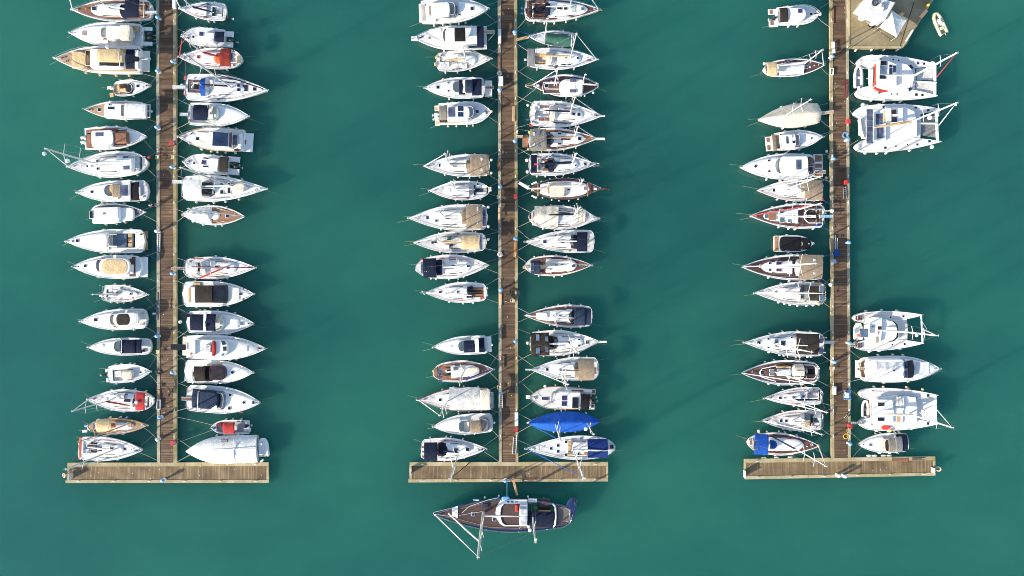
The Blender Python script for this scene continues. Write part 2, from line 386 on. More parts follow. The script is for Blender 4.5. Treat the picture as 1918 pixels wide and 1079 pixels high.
        for (u, sg) in path:
            lx = (u - .5) * s.L; y = s.w(u) * sg; z = s.zd(lx); i = max(0, s.w(u) - .07) * sg
            ring.append([(lx + .02, y * 1.0 + .025 * sg, z - .06), (lx + .02, y + .025 * sg, z + .06), (lx - (.05 if u > .98 else 0), i, z + .06), (lx - (.05 if u > .98 else 0), i, z - .01)])
        r.loft(ring, True, False, False); r.build('toe_rail', rub or top, s.o)
    def rails(s, u0=.4, h=.55, r=.022, full=False, mat='ss'):
        m = MB(); us = [u for u in s.stations() if u >= u0 and u < .995]
        if full: us = [.015, .06, .12, .2, .3, .4, .5, .6, .7, .8, .88, .94, .98]
        def pt(u, sg, hh): lx = (u - .5) * s.L; return (lx, sg * max(.05, s.w(u) - .06), s.zd(lx) + hh)
        fr = ((us[-1] - .5) * s.L + .18, 0, s.zd(s.L / 2) + h + .05)
        if full:
            for sg in (1, -1):
                m.tube([pt(u, sg, h) for u in us], .011, 4); m.tube([pt(u, sg, h * .55) for u in us], .009, 4)
                for u in us[::2]: m.tube([pt(u, sg, 0), pt(u, sg, h)], .014, 4)
            f2 = [u for u in us if u >= .86]
            m.tube([pt(u, 1, h) for u in f2] + [fr] + [pt(u, -1, h) for u in f2[::-1]], r, 5)
            m.tube([pt(u, 1, h) for u in us[:2]][::-1] + [pt(u, -1, h) for u in us[:2]], r, 5)
        else:
            m.tube([pt(us[0], 1, 0)] + [pt(u, 1, h) for u in us[1:]] + [fr] + [pt(u, -1, h) for u in us[:0:-1]] + [pt(us[0], -1, 0)], r, 5)
            for sg in (1, -1):
                for u in us[1::2]: m.tube([pt(u, sg, 0), pt(u, sg, h)], r * .8, 4)
        m.build('guard_rail', mat, s.o); return s
    def fenders(s, n, mat):
        for sg in (1, -1):
            k = n + s.rng.choice((-1, 0, 0, 1))
            us = sorted(s.rng.uniform(.1, .74) for _ in range(max(1, k)))
            us = [.1 + .62 * (i + s.rng.uniform(.2, .8)) / max(1, k) for i in range(max(1, k))]
            for u in us:
                r = .13 if s.fb < 1.4 else .16
                o = shared(('f', mat, r), lambda: fender_mb(r, .6), 'fender', [mat]); o.parent = s.o
                o.location = ((u - .5) * s.L, sg * (s.w(u) * .985 + r + .02), s.fb * .55); o.rotation_euler = (0, 0, s.rng.uniform(0, 6))
    def moor(s, lmat):
        # dock end: the end nearest a pontoon edge; two lines ashore and two weedy lines from the other end down into the water
        ends = {}
        for nm, lx in (('bow', s.L / 2), ('stern', -s.L / 2)):
            X = s.ox + lx * s.ca; ends[nm] = X
        best = min(((abs(X - (d[0] - 959) / PPM), nm, (d[0] - 959) / PPM) for nm, X in ends.items() for d in DOCKS))
        nm, dx = best[1], best[2]
        if best[0] > 9: return
        for sg in (1, -1):
            u = .93 if nm == 'bow' else .03
            lx = (u - .5) * s.L; ly = sg * s.w(u) * .9; z0 = s.zd(lx) + .08
            wx, wy = s.ox + lx * s.ca - ly * s.sa, s.oy + lx * s.sa + ly * s.ca
            ty = wy + (1 if wy > s.oy else -1) * s.rng.uniform(.5, 1.6) * (1 if nm == 'stern' else 1.6)
            tx = dx + (.15 if dx > wx else -.15)
            pts = []
            for i in range(6):
                t = i / 5; pts.append((wx + (tx - wx) * t, wy + (ty - wy) * t, z0 + (.62 - z0) * t - .22 * sin(pi * t)))
            s.wtube('mooring_line', pts, s.rng.choice((.011, .015, .024, .026)), lmat)
            u = .96 if nm == 'stern' else .02
            lx = (u - .5) * s.L; ly = sg * s.w(u) * .9; z0 = s.zd(lx)
            d = (1 if nm == 'stern' else -1); ln = s.rng.uniform(1.7, 2.8); an = s.rng.uniform(.06, .3)
            if s.rng.random() < .6:
                l0 = (lx, ly, z0); l1 = (lx + d * ln, ly + sg * ln * an, -.25)
                MB().tube([l0, l1], .018, 5).build('mooring_line', 'ropeg', s.o)
    def wtube(s, name, pts, r, mat, parent=None):
        loc = []
        for X, Y, Z in pts:
            X -= s.ox; Y -= s.oy; loc.append((X * s.ca + Y * s.sa, -X * s.sa + Y * s.ca, Z))
        return MB().tube(loc, r, 5).build(name, mat, parent or s.o)
    # --- fittings, all given by surveyed rectangles
    def X(s, name, x0, y0, x1, y1, mat, z=0., h=.12, b=.04, parent=None):
        lx, ly, l, wd, zz = s.rect(x0, y0, x1, y1, z + h)
        s.last = MB().box(lx - l / 2, lx + l / 2, ly - wd / 2, ly + wd / 2, zz - h, zz, b).build(name, mat, parent or s.o); return s
    def R(s, name, x0, y0, x1, y1, mat, z=0., h=.3, f=.35, a=.0, ins=.1, parent=None):
        lx, ly, l, wd, zz = s.rect(x0, y0, x1, y1, z + h); z0 = zz - h
        m = MB(); o = arc_outline(0, 0, l, wd, f, a)
        def ring(k, z): return [(lx + x * (1 - 2 * k / l), ly + y * (1 - 2 * k / wd), z) for x, y in o]
        i = min(ins, wd * .3, l * .3)
        m.loft([ring(0, z0), ring(i * .3, z0 + h * .72), ring(i * .62, z0 + h * .93), ring(i, zz)], True, False, False, 0, True)
        m.loft([ring(i, zz), ring(i + min(wd, l) * .16, zz + .03)], True, False, True, 0, True)
        s.last = m.build(name, mat, parent or s.o); return s
    def RR(s, *a, **k): return s.R(*a, **{**dict(f=.25, a=.25), **k})
    def Pg(s, name, pts, mat, z=0., h=.05, parent=None):
        cx = sum(p[0] for p in pts) / len(pts); cy = sum(p[1] for p in pts) / len(pts)
        zz = s.zd(s.q(cx, cy, s.fb + z)[0]) + z + h
        l = [s.q(x, y, zz) for x, y in pts]
        ar = sum(l[i][0] * l[(i + 1) % len(l)][1] - l[(i + 1) % len(l)][0] * l[i][1] for i in range(len(l)))
        if ar < 0: l = l[::-1]
        s.last = MB().loft([[(x, y, zz - h) for x, y in l], [(x, y, zz) for x, y in l]]).build(name, mat, parent or s.o); return s
    def H(s, x, y, a=26, b=None, mat='gl', frame='w', z=0.02):
        b = b or a; lx, ly, l, wd, zz = s.rect(x - a / 2, y - b / 2, x + a / 2, y + b / 2, z)
        base = s.surf(lx, ly, zz)
        f = MB().box(lx - l / 2 - .05, lx + l / 2 + .05, ly - wd / 2 - .05, ly + wd / 2 + .05, base - .05, base + .05, .02).build('hatch', frame, s.o)
        MB().box(lx - l / 2, lx + l / 2, ly - wd / 2, ly + wd / 2, base + .03, base + .065, .01).build('pane', mat, f); return s
    def O(s, x, y, d=26, mat='gl', z=.02):
        lx, ly, l, wd, zz = s.rect(x - d / 2, y - d / 2, x + d / 2, y + d / 2, z); b = s.surf(lx, ly, zz); r = l / 2
        ring = lambda k, z_: [(lx + k * cos(2 * pi * t / 12), ly + k * sin(2 * pi * t / 12), z_) for t in range(12)]
        f = MB().loft([ring(r + .05, b - .05), ring(r + .05, b + .03), ring(r + .02, b + .05)]).build('hatch', s.top, s.o)
        MB().loft([ring(r, b + .03), ring(r * .97, b + .065)]).build('pane', mat, f); return s
    tops = ()
    def surf(s, lx, ly, zz):          # height of the cabin top or deck under a fitting
        z = s.zd(lx)
        for (x0, x1, y0, y1, h) in s.tops:
            if x0 <= lx <= x1 and y0 <= ly <= y1: z = max(z, h)
        return max(z + .02, zz) if not s.tops else z + .02
    def cabin(s, x0, y0, x1, y1, mat='w', h=.35, z=0., f=.4, a=.05, name='coachroof', ins=.16):
        s.R(name, x0, y0, x1, y1, mat, z, h, f, a, ins); s.cab = s.last
        lx, ly, l, wd, zz = s.rect(x0, y0, x1, y1, z + h)
        s.tops = s.tops + ((lx - l / 2, lx + l / 2, ly - wd / 2, ly + wd / 2, zz + .02),); return s
    def sol(s, x0, y0, x1, y1, nx=1, ny=1, z=None, name='solar_panel', mat='sol'):
        """one object per panel, standing on the roof below or at height z above the deck"""
        for i in range(nx):
            for j in range(ny):
                a0 = x0 + (x1 - x0) * i / nx; b0 = y0 + (y1 - y0) * j / ny; g = 1.2
                a1, b1 = a0 + (x1 - x0) / nx - g, b0 + (y1 - y0) / ny - g
                lx, ly, l, wd, zz = s.rect(a0, b0, a1, b1, z or 0)
                b = s.surf(lx, ly, zz) if z is None else zz
                if z is None: lx, ly = s.q((a0 + a1) / 2, (b0 + b1) / 2, b); b = s.surf(lx, ly, zz)
                m = MB().box(lx - l / 2, lx + l / 2, ly - wd / 2, ly + wd / 2, b, b + .04, .01)
                m.box(lx - l / 2 - .03, lx + l / 2 + .03, ly - wd / 2 - .03, ly + wd / 2 + .03, b - .03, b + .025, .01, 1)
                m.build(name, [mat, 'al'], s.o)
        return s
    def canopy(s, x0, y0, x1, y1, mat, z=1.5, rise=.16, name='bimini', legs=True, nx=6, sag=.035, ends=.06):
        lx, ly, l, wd, zz = s.rect(x0, y0, x1, y1, z + rise * .7); z0 = zz - rise * .7; zdk = s.zd(lx)
        m = MB(); ny = 8; top = []
        for i in range(nx * 2 + 1):
            t = i / (nx * 2); r = []
            e = min(t, 1 - t) * 2
            for j in range(ny + 1):
                v = -1 + 2 * j / ny
                zv = z0 + rise * 1.5 * (1 - abs(v) ** 1.75) - sag * abs(sin(pi * t * nx)) * (1 - abs(v) ** 4) - ends * max(0, 1 - e * 6)
                if abs(v) == 1: zv -= .05
                r.append((lx - l / 2 + l * t, ly + wd / 2 * v, zv))
            top.append(r)
        m.loft(top, False, False, False, 0, True)
        m.loft([[(x, y, z_ - .03) for x, y, z_ in r] for r in top][::-1], False, False, False, 0, True)
        edge = [r[0] for r in top] + top[-1][1:] + [r[-1] for r in top[-2::-1]] + top[0][-2:0:-1]
        m.loft([[(x, y, z_ - .05) for x, y, z_ in edge], edge], True, False, False, 0)
        c = m.build(name, mat, s.o); s.can = c
        if legs:
            f = MB()
            for t in (.08, .92):
                x = lx - l / 2 + l * t; xb = lx + (x - lx) * .3
                f.tube([(xb, ly - wd / 2 + .04, zdk), (x, ly - wd / 2 + .03, z0 - .08), (x, ly - wd * .25, z0 + rise * .7 - .06), (x, ly + wd * .25, z0 + rise * .7 - .06), (x, ly + wd / 2 - .03, z0 - .08), (xb, ly + wd / 2 - .04, zdk)], .018, 5)
            f.build('frame', 'ss', c)
        return s
    def cover(s, u0, u1, mat, k=.97, z=.75, end=.15, name='boat_cover', lump=.06, ridge=1.0, square=False):
        """fabric cover over the whole boat between two fractions of its length"""
        m = MB(); us = [u0 + (u1 - u0) * i / 22 for i in range(23)]; rings = []
        for u in us:
            lx = (u - .5) * s.L; h = s.w(u) * k + .03; zt = s.zd(lx)
            e = min(1, max(0, (u1 - u) if square else min(u - u0, u1 - u)) / max(.01, (u1 - u0) * (.45 if square else .16))); pk = zt + end + (z - end) * max(0, sin(pi / 2 * e)) ** .7 * ((.72 + .28 * min(1, u / .36)) if square else (.75 + .25 * sin(3 * u)))
            r = [(lx, -h * 1.01, zt - .28)]
            for j in range(13):
                v = -1 + j / 6; n_ = s.rng.uniform(-lump, lump) * (1 - v * v)
                r.append((lx, h * v, zt + .06 + (pk - zt) * (1 - abs(v) ** ridge) + n_ - .06 * abs(sin(u * 34)) * (1 - abs(v))))
            r.append((lx, h * 1.01, zt - .28)); rings.append(r)
        m.loft(rings, False, False, False, 0, True)
        for r, rv in ((rings[0], 1), (rings[-1], 0)): m.add(r, [tuple(range(len(r)))[::-1] if rv else tuple(range(len(r)))], 0)
        m.build(name, mat, s.o); return s
    def tarp(s, x0, y0, x1, y1, mat, z=.55, low=.1, name='tarpaulin', lump=.07):
        """loose sheet over a boom, ridge along the boat"""
        lx, ly, l, wd, zz = s.rect(x0, y0, x1, y1, z * .6); zd = s.zd(lx); m = MB(); rings = []
        for i in range(15):
            t = i / 14; r = []
            for j in range(13):
                v = -1 + j / 6
                r.append((lx - l / 2 + l * t, ly + wd / 2 * v * (1 + .03 * sin(9 * t + v)), zd + low + (z - low) * (1 - abs(v) ** 1.2) + s.rng.uniform(-lump, lump) * (1 - .5 * abs(v)) - .05 * abs(sin(t * 9))))
            rings.append(r)
        m.loft(rings, False, False, False, 0, True)
        m.loft([[(x, y, z_ - .035) for x, y, z_ in r] for r in rings][::-1], False, False, False, 0, True)
        m.build(name, mat, s.o); return s
    def hood(s, x0, y0, x1, y1, mat, win='gw', z=.85, fr=.45):
        """sprayhood: arched fabric whose front third is a clear window sloping to the cabin top"""
        lx, ly, l, wd, zz = s.rect(x0, y0, x1, y1, z * .8); zd = s.zd(lx)
        def row(t, zt, ws):
            x = lx - l / 2 + l * t
            return [(x - .22 * l * (abs(v) ** 2) * t, ly + wd / 2 * ws * v, zd + .05 + (zt - .05) * (1 - abs(v) ** 3.2)) for v in [-1 + j / 5 for j in range(11)]]
        a = MB(); rows = [row(0, z, 1), row((1 - fr) * .5, z + .03, 1), row(1 - fr, z - .03, .99)]
        a.loft(rows, False, False, False, 0, True); a.loft([[(x, y, q - .03) for x, y, q in r] for r in rows][::-1], False, False, False, 0, True)
        o = a.build('sprayhood', mat, s.o)
        b = MB(); b.loft([row(1 - fr, z - .03, .99), row(1 - fr * .5, z * .72, .95), row(1, .34, .86)], False, False, False, 0, True)
        for t, zt, ws in ((1 - fr, z - .015, 1), (1, .35, .87)): b.tube(row(t, zt, ws), .025, 5, 1)
        b.tube([row(1 - fr, z - .02, 1)[5], row(1, .36, .87)[5]], .025, 5, 1)
        b.build('window', [win, mat], o); return s
    def screen(s, x0, y0, x1, y1, mat='gp', z=0., h=.6, frame='w', f=.6, ins=.32):
        """raked wraparound windscreen with frame bars"""
        lx, ly, l, wd, zz = s.rect(x0, y0, x1, y1, z + h * .5); z0 = s.zd(lx) + z; m = MB()
        ol = [p for p in arc_outline(0, 0, l, wd, f, 0, 7) if p[0] > -l / 2 + .001 or True]
        ol = ol[:-2] if f > 0 else ol
        ol = [(-l / 2, -wd / 2)] + ol + [(-l / 2, wd / 2)]
        top = [(lx - ins * .9 + x * 1.0, ly + y * (1 - ins * .55), z0 + h) for x, y in ol]; bot = [(lx + x, ly + y, z0) for x, y in ol]
        m.loft([bot, top], False, False, False, 0, True); m.loft([[(x - .03, y * .985 + ly * .015, q) for x, y, q in bot], [(x - .03, y * .985 + ly * .015, q) for x, y, q in top]][::-1], False, False, False, 0, True)
        m.tube(top, .028, 5, 1)
        n = len(ol)
        for i in (n // 2, n // 4, n - 1 - n // 4): m.tube([bot[i], top[i]], .022, 4, 1)
        m.build('windscreen', [mat, frame], s.o); return s
    def ob(s, x, y, mat='blk', ln=.75, w_=.42, prop=True):
        """outboard engine on the stern: cowl, leg; x,y is the middle of the cowl"""
        lx, ly = s.q(x, y, s.fb + .2); z = s.fb * .75
        rg = lambda k, l_, z_, dx=0: [(lx + dx + l_ / 2 * cos(2 * pi * t / 12) * (1 if cos(2 * pi * t / 12) > 0 else 1.1), ly + k / 2 * sin(2 * pi * t / 12), z_) for t in range(12)]
        m = MB(); m.loft([rg(w_ * .8, ln * .85, z - .1), rg(w_, ln, z + .1), rg(w_, ln, z + .32), rg(w_ * .8, ln * .82, z + .45, .02), rg(w_ * .4, ln * .45, z + .49, .03)], smooth=True)
        o = m.build('outboard_engine', mat, s.o)
        g = MB().box(lx - .18, lx + .1, ly - .09, ly + .09, -.3, z, .03); g.box(lx - .45, lx + .15, ly - .16, ly + .16, .0, .05, .02)
        g.box(lx + ln * .3, lx + ln * .3 + .3, ly - .15, ly + .15, z - .1, z + .12, .03); g.build('engine_leg', 'blk' if mat != 'w' else 'pale', o)
        if prop:
            p = MB().ball((lx - ln * .5 - .28, ly, .2), .1, 6, 0, 1.3)
            for k in range(3): p.box(lx - ln * .5 - .33, lx - ln * .5 - .25, ly + .15 * cos(k * 2.09 + .5) - .07, ly + .15 * cos(k * 2.09 + .5) + .07, .2 + .15 * sin(k * 2.09 + .5) - .07, .2 + .15 * sin(k * 2.09 + .5) + .07, .02)
            p.box(lx - ln * .5 - .25, lx - ln * .3, ly - .05, ly + .05, .12, .25, .02); p.build('propeller', 'pale', o)
        return s
    def seat(s, x0, y0, x1, y1, mat='tn', z=-.25, h=.14, name='seat'): return s.X(name, x0, y0, x1, y1, mat, z, h, .06)
    def wheel(s, x, y, d=.9, z=.45, mat='ss'):
        lx, ly = s.q(x, y, s.fb + z); zz = s.zd(lx) + z; m = MB(); r = d / 2
        pt = lambda t: (lx + .25 * r * sin(t) * .6, ly + r * cos(t), zz + r * sin(t) * .92)
        m.tube([pt(2 * pi * i / 14) for i in range(15)], .022, 5)
        for i in range(5): m.tube([(lx, ly, zz), pt(2 * pi * i / 5)], .012, 4)
        m.box(lx + .03, lx + .25, ly - .1, ly + .1, zz - .9, zz + .08, .03); m.build('wheel', mat, s.o); return s
    def tubeX(s, name, pts, r, mat, parent=None):
        """pts: surveyed x, y and height above deck"""
        l = []
        for x, y, z in pts:
            zz = s.zd(s.q(x, y, s.fb + z)[0]) + z; a = s.q(x, y, zz); l.append((*a, zz))
        s.last = MB().tube(l, r, 6).build(name, mat, parent or s.o); return s
    def ball(s, name, x, y, d, mat='fw', z=.4):
        lx, ly, l, wd, zz = s.rect(x - d / 2, y - d / 2, x + d / 2, y + d / 2, z)
        MB().ball((lx, ly, zz), l / 2, 10).build(name, mat, s.o); return s
    def gang(s, x0, y0, x1, y1, mat='al', z0=.35, z1=None):
        """gangway from the stern towards the pontoon (surveyed rectangle)"""
        lx, ly, l, wd, zz = s.rect(x0, y0, x1, y1, .2); m = MB(); z = s.fb + .2
        m.box(lx - l / 2, lx + l / 2, ly - wd / 2, ly + wd / 2, z - .04, z, .01)
        for sg in (1, -1): m.box(lx - l / 2, lx + l / 2, ly + sg * wd / 2 - .03, ly + sg * wd / 2 + .03, z - .06, z + .05, .01, 1)
        for i in range(int(l / .3)): m.box(lx - l / 2 + .3 * i + .1, lx - l / 2 + .3 * i + .14, ly - wd / 2 + .04, ly + wd / 2 - .04, z, z + .02, .005, 1)
        m.build('gangway', [mat, 'blk' if mat == 'gl' else ('al' if mat != 'al' else 'pale')], s.o); return s
    def rig(s, mx, my, h=13., tip=None, boom=None, bmat='wf', mat='ms', spr=2, furl='wf', fore=True, back=True, sp=.075, r=.09, brad=.15, bz=1.0, foot=None, dome=False, wires=True, cover=True):
        lx, ly = s.q(mx, my, s.fb + .3); z0 = s.zd(lx)
        X, Y = s.ox + lx * s.ca - ly * s.sa, s.oy + lx * s.sa + ly * s.ca
        if tip:
            a, b, k = CROPS[s.c]; tp = hypot(a + tip[0] * k - 959, b + tip[1] * k - 539.5) / PPM
            h = min(26, max(5, CAM_H - hypot(X, Y) * CAM_H / tp))
        m = MB().tube([(lx, ly, z0), (lx, ly, z0 + (h - z0) * .6), (lx - .02, ly, h - .3), (lx - .02, ly, h)], [r, r, r * .7, r * .55], 8)
        m.box(lx - .25, lx + .15, ly - .06, ly + .06, h - .05, h + .05, .02)
        m.tube([(lx - .2, ly, h), (lx - .25, ly, h + .5)], .012, 4); m.tube([(lx, ly - .2, h + .25), (lx, ly + .2, h + .25)], .02, 4)
        mast = m.build('mast', mat, s.o); s.mast = (lx, ly, h)
        hw = s.w(s.u(lx)) * .9; fr = [.5] if spr == 1 else ([.38, .68] if spr == 2 else [])
        wires_ = MB(); tips = []
        for q in fr:
            z = z0 + (h - z0) * q; ln = h * sp * (1.1 - .25 * q)
            for sg in (1, -1):
                MB().tube([(lx, ly, z), (lx - .22 * ln, ly + sg * ln, z + .06)], [.055, .035], 6).build('spreader', mat, mast)
        if wires:
            for sg in (1, -1):
                p = [(lx - .25, ly + sg * hw, s.zd(lx))] + [(lx - .22 * h * sp * (1.1 - .25 * q), ly + sg * h * sp * (1.1 - .25 * q), z0 + (h - z0) * q + .06) for q in fr] + [(lx, ly, h - .3)]
                wires_.tube(p, .011, 4)
                wires_.tube([(lx + .3, ly + sg * hw * .95, s.zd(lx)), (lx, ly, z0 + (h - z0) * (fr[0] if fr else .6))], .009, 4)
            if back: wires_.tube([(-s.L / 2 + .15, 0, s.zd(-s.L / 2)), (lx, ly, h)], .012, 4)
            if fore and not furl: wires_.tube([((s.L / 2) - .15, 0, s.zd(s.L / 2)), (lx, ly, h - .3)], .012, 4)
            wires_.build('rigging', 'ss', mast)
        if fore and furl:
            a = (s.L / 2 - .2, 0, s.zd(s.L / 2) + .15); b = (lx + .1, ly, h - .5); pt = lambda t: tuple(a[i] + (b[i] - a[i]) * t for i in range(3))
            f = MB().tube([pt(0), pt(.02), pt(.05), pt(.35), pt(.8), pt(.95), pt(1)], [.03, .08, .072, .072, .05, .03, .015], 6)
            f.build('furled_sail', furl, s.o)
        if boom is not False:
            zb = z0 + bz
            e = s.q(*boom, zb) if boom else (lx - min(.36 * s.L, lx + .42 * s.L), ly)
            b = MB().tube([(lx - .1, ly, zb), (e[0], e[1], zb + .05)], .07, 6); bo = b.build('boom', mat, s.o)
            if cover:
                g = lambda t, dz: (lx - .1 + (e[0] - lx + .1) * t, ly + (e[1] - ly) * t, zb + .14 + dz)
                c = MB(); c.tube([g(0, .28), g(.04, .16), g(.25, .1), g(.6, .05), g(.9, 0), g(.97, -.02)], [.1, brad, brad, brad * .85, brad * .6, .04], 8)
                c.build('sail_cover', bmat, bo)
        return s
def S(crop, bow, stern, beam, label, shape='sail', name='sailing_yacht', cat='sailboat', auto=True, **k):
    """sailing boat with cockpit, benches and coachroof"""
    if auto and 'well' not in k:
        x0 = stern[0] + (bow[0] - stern[0]) * .07; x1 = stern[0] + (bow[0] - stern[0]) * .31; yc = stern[1] + (bow[1] - stern[1]) * .19
        k['well'] = (min(x0, x1), yc - beam * .25, max(x0, x1), yc + beam * .25)
    k.setdefault('rail', (.4, .6, .024, True))
    bm_ = k.pop('bench', None)
    b = Boat(crop, bow, stern, beam, label, name, cat, shape, **k)
    if auto and hasattr(b, 'well'):
        x0, x1, y0, y1, zf = b.well; wd = (y1 - y0) * .3
        for (p, q) in ((y0, y0 + wd), (y1 - wd, y1)): MB().box(x0 + .05, x1 - .05, p + .01, q - .01, zf, zf + .32, .04).build('bench', bm_ or k.get('top', 'w'), b.o)
        MB().box(x1 - .02, x1 + .05, (y0 + y1) / 2 - .32, (y0 + y1) / 2 + .32, b.zd(x1) - .3, b.zd(x1) + .38, .02).build('companionway', 'gbr', b.o)
    return b
def coach(b, u0=.31, u1=.74, k=.62, mat=None, h=.36, win=True):
    """tapered coachroof following the hull, with window strips along its sides"""
    m = MB(); us = [u0 + (u1 - u0) * i / 12 for i in range(13)]; L = b.L; hi = []
    wr = lambda u: min(b.w(u) * k, b.w(.45) * k) * (1 if u < u1 - .09 else max(.25, sqrt(max(0, 1 - ((u - u1 + .09) / .095) ** 2))))
    rings = []
    for u in us:
        lx = (u - .5) * L; z = b.zd(lx); t = (u - u0) / (u1 - u0); hh = h * (1 - .45 * t); y = wr(u)
        if u == us[-1]: hh = .06
        rings.append([(lx, -y, z - .02), (lx, -y * .96, z + hh * .7), (lx, -y * .88, z + hh * .95), (lx, -y * .5, z + hh + .04), (lx, 0, z + hh + .055), (lx, y * .5, z + hh + .04), (lx, y * .88, z + hh * .95), (lx, y * .96, z + hh * .7), (lx, y, z - .02)])
    m.loft(rings, False, True, True, 0, True)
    o = m.build('coachroof', mat or b.top, b.o); b.cab = o
    for i in range(12):
        z = max(p[2] for p in rings[i]); b.tops = b.tops + ((rings[i][0][0], rings[i + 1][0][0], -wr(us[i]) * .9, wr(us[i]) * .9, z - .01),)
    if win:
        for sg in (1, -1):
            wm = MB(); top = []; bot = []
            for u in us[2:9]:
                lx = (u - .5) * L; z = b.zd(lx); t = (u - u0) / (u1 - u0); hh = h * (1 - .45 * t); y = sg * wr(u)
                bot.append((lx, y * .97 + sg * .012, z + hh * .66 + .012)); top.append((lx, y * .885, z + hh * .94 + .016))
            wm.loft([bot, top] if sg < 0 else [top, bot], False, False, False, 0); wm.build('window', 'gl', o)
    # grab rails and winches
    gm = 'wd' if b.rng.random() < .4 else 'ss'
    for sg in (1, -1):
        pts = [((u - .5) * L, sg * wr(u) * .72, b.zd((u - .5) * L) + h * .95) for u in us[2:8]]
        MB().tube(pts, .02, 4).build('grab_rail', gm, o)
    for sg in (1, -1):
        lx = (u0 - .5) * L + .25
        x2 = (u0 - .07 - .5) * L; y2 = sg * b.w(u0) * .66
        wn = MB().tube([(x2, y2, b.zd(x2)), (x2, y2, b.zd(x2) + .16), (x2, y2, b.zd(x2) + .2)], [.1, .07, .08], 8); wn.build('winch', 'ss', b.o)
    return b
def clutter(b, sail=True):
    """loose gear lying about a deck"""
    r = b.rng; L = b.L
    def at(u, v): lx = (u - .5) * L; return lx, v * b.w(u), b.zd(lx) + .03
    for i in range(r.choice((1, 2, 2, 3))):
        u, v = r.choice(((.9, .25), (.88, -.3), (.1, .7), (.12, -.72), (.36, .8), (.4, -.8))) if sail else r.choice(((.9, .2), (.88, -.3), (.86, .4), (.06, .6), (.06, -.6)))
        x, y, z = at(u + r.uniform(-.02, .02), v); q = r.uniform(.1, .17)
        MB().tube([(x + q * cos(t * .785) * (1 + .03 * (t % 5)), y + q * sin(t * .785), z + .006 * t) for t in range(18)], .025, 4).build('rope_coil', r.choice(('rope', 'ropeb', 'blk', 'fw', 'rope', 'fr')), b.o)
    x, y, z = at(.965, 0)
    m = MB(); m.tube([(x - .35, 0, z + .05), (x + L * .035 + .2, 0, z + .1)], .035, 5); m.tube([(x + L * .035 + .05, -.17, z), (x + L * .035 + .22, 0, z + .06), (x + L * .035 + .05, .17, z)], .035, 5)
    m.box(x - .6, x - .35, -.09, .09, z - .02, z + .18, .03); m.build('anchor', r.choice(('ss', 'al', 'blk')), b.o)
    for (u, v) in ((.9, .62), (.9, -.62), (.04, .8), (.04, -.8)):
        x, y, z = at(u, v); MB().tube([(x - .14, y, z + .05), (x + .14, y, z + .05)], .022, 4).build('cleat', 'ss', b.o)
    if sail and hasattr(b, 'mast'):
        mx, my, h = b.mast; xe = (.31 - .5) * L; zt = b.zd(mx) + .42
        for k, o_ in enumerate((.22, -.2, .3)[:r.choice((2, 3))]):
            MB().tube([(mx - .1, my + o_ * .4, zt), (mx - .6, my + o_, zt), (xe, my + o_ * 1.25, zt - .03)], .016, 4).build('halyard', ('blk', 'ropeb', 'fr', 'fn')[r.randrange(4)], b.o)
        for sg in (1, -1):
            p = [((u - .5) * L, sg * b.w(u) * .74, b.zd((u - .5) * L) + .03) for u in (.36, .46, .56)]
            MB().tube(p, .026, 4).build('genoa_track', 'blk', b.o)
            p = [((u - .5) * L, sg * b.w(u) * k, b.zd((u - .5) * L) + .06) for u, k in ((.86, .5), (.6, .82), (.4, .8), (.26, .72))]
            if r.random() < .7: MB().tube(p, .017, 4).build('jib_sheet', r.choice(('ropeb', 'rope', 'blk', 'fr')), b.o)
        x, y, z = at(.02, r.choice((.55, -.55))); MB().tube([(x + .12 * cos(t * .6) , y + .2 * sin(t * .6), z + .5) for t in range(2, 9)], .06, 6).build('horseshoe_buoy', r.choice(('fy', 'fw', 'fo', 'fw')), b.o)
        x, y, z = at(.82, r.uniform(-.2, .2)); MB().tube([(x, y, z), (x, y, z + .15), (x + .1, y, z + .2)], [.06, .06, .09], 8).build('vent', 'ss', b.o)
    return b
def M(crop, bow, stern, beam, label, shape='motor', name='motor_boat', cat='motorboat', **k):
    k.setdefault('rail', (.45, .5, .024)); k.setdefault('fb', 1.2); k.setdefault('sheer', .18)
    return Boat(crop, bow, stern, beam, label, name, cat, shape, **k)
def fore(b, u0=.42, u1=.93, k=.76, h=.28, mat=None, name='foredeck'):
    """raised foredeck moulding following the bow"""
    us = [u0 + (u1 - u0) * i / 10 for i in range(11)]; rings = []
    for u in us:
        lx = (u - .5) * b.L; z = b.zd(lx); t = (u - u0) / (u1 - u0); hh = h * sqrt(max(.02, 1 - t ** 3)); y = b.w(u) * k
        rings.append([(lx, -y, z - .01), (lx, -y * .93, z + hh * .75), (lx, -y * .75, z + hh), (lx, 0, z + hh + .05), (lx, y * .75, z + hh), (lx, y * .93, z + hh * .75), (lx, y, z - .01)])
        if u < us[-1]: b.tops = b.tops + ((lx, lx + (u1 - u0) / 10 * b.L, -y * .9, y * .9, z + hh + .03),)
    m = MB().loft(rings, False, True, True, 0, True); m.build(name, mat or b.top, b.o); return b
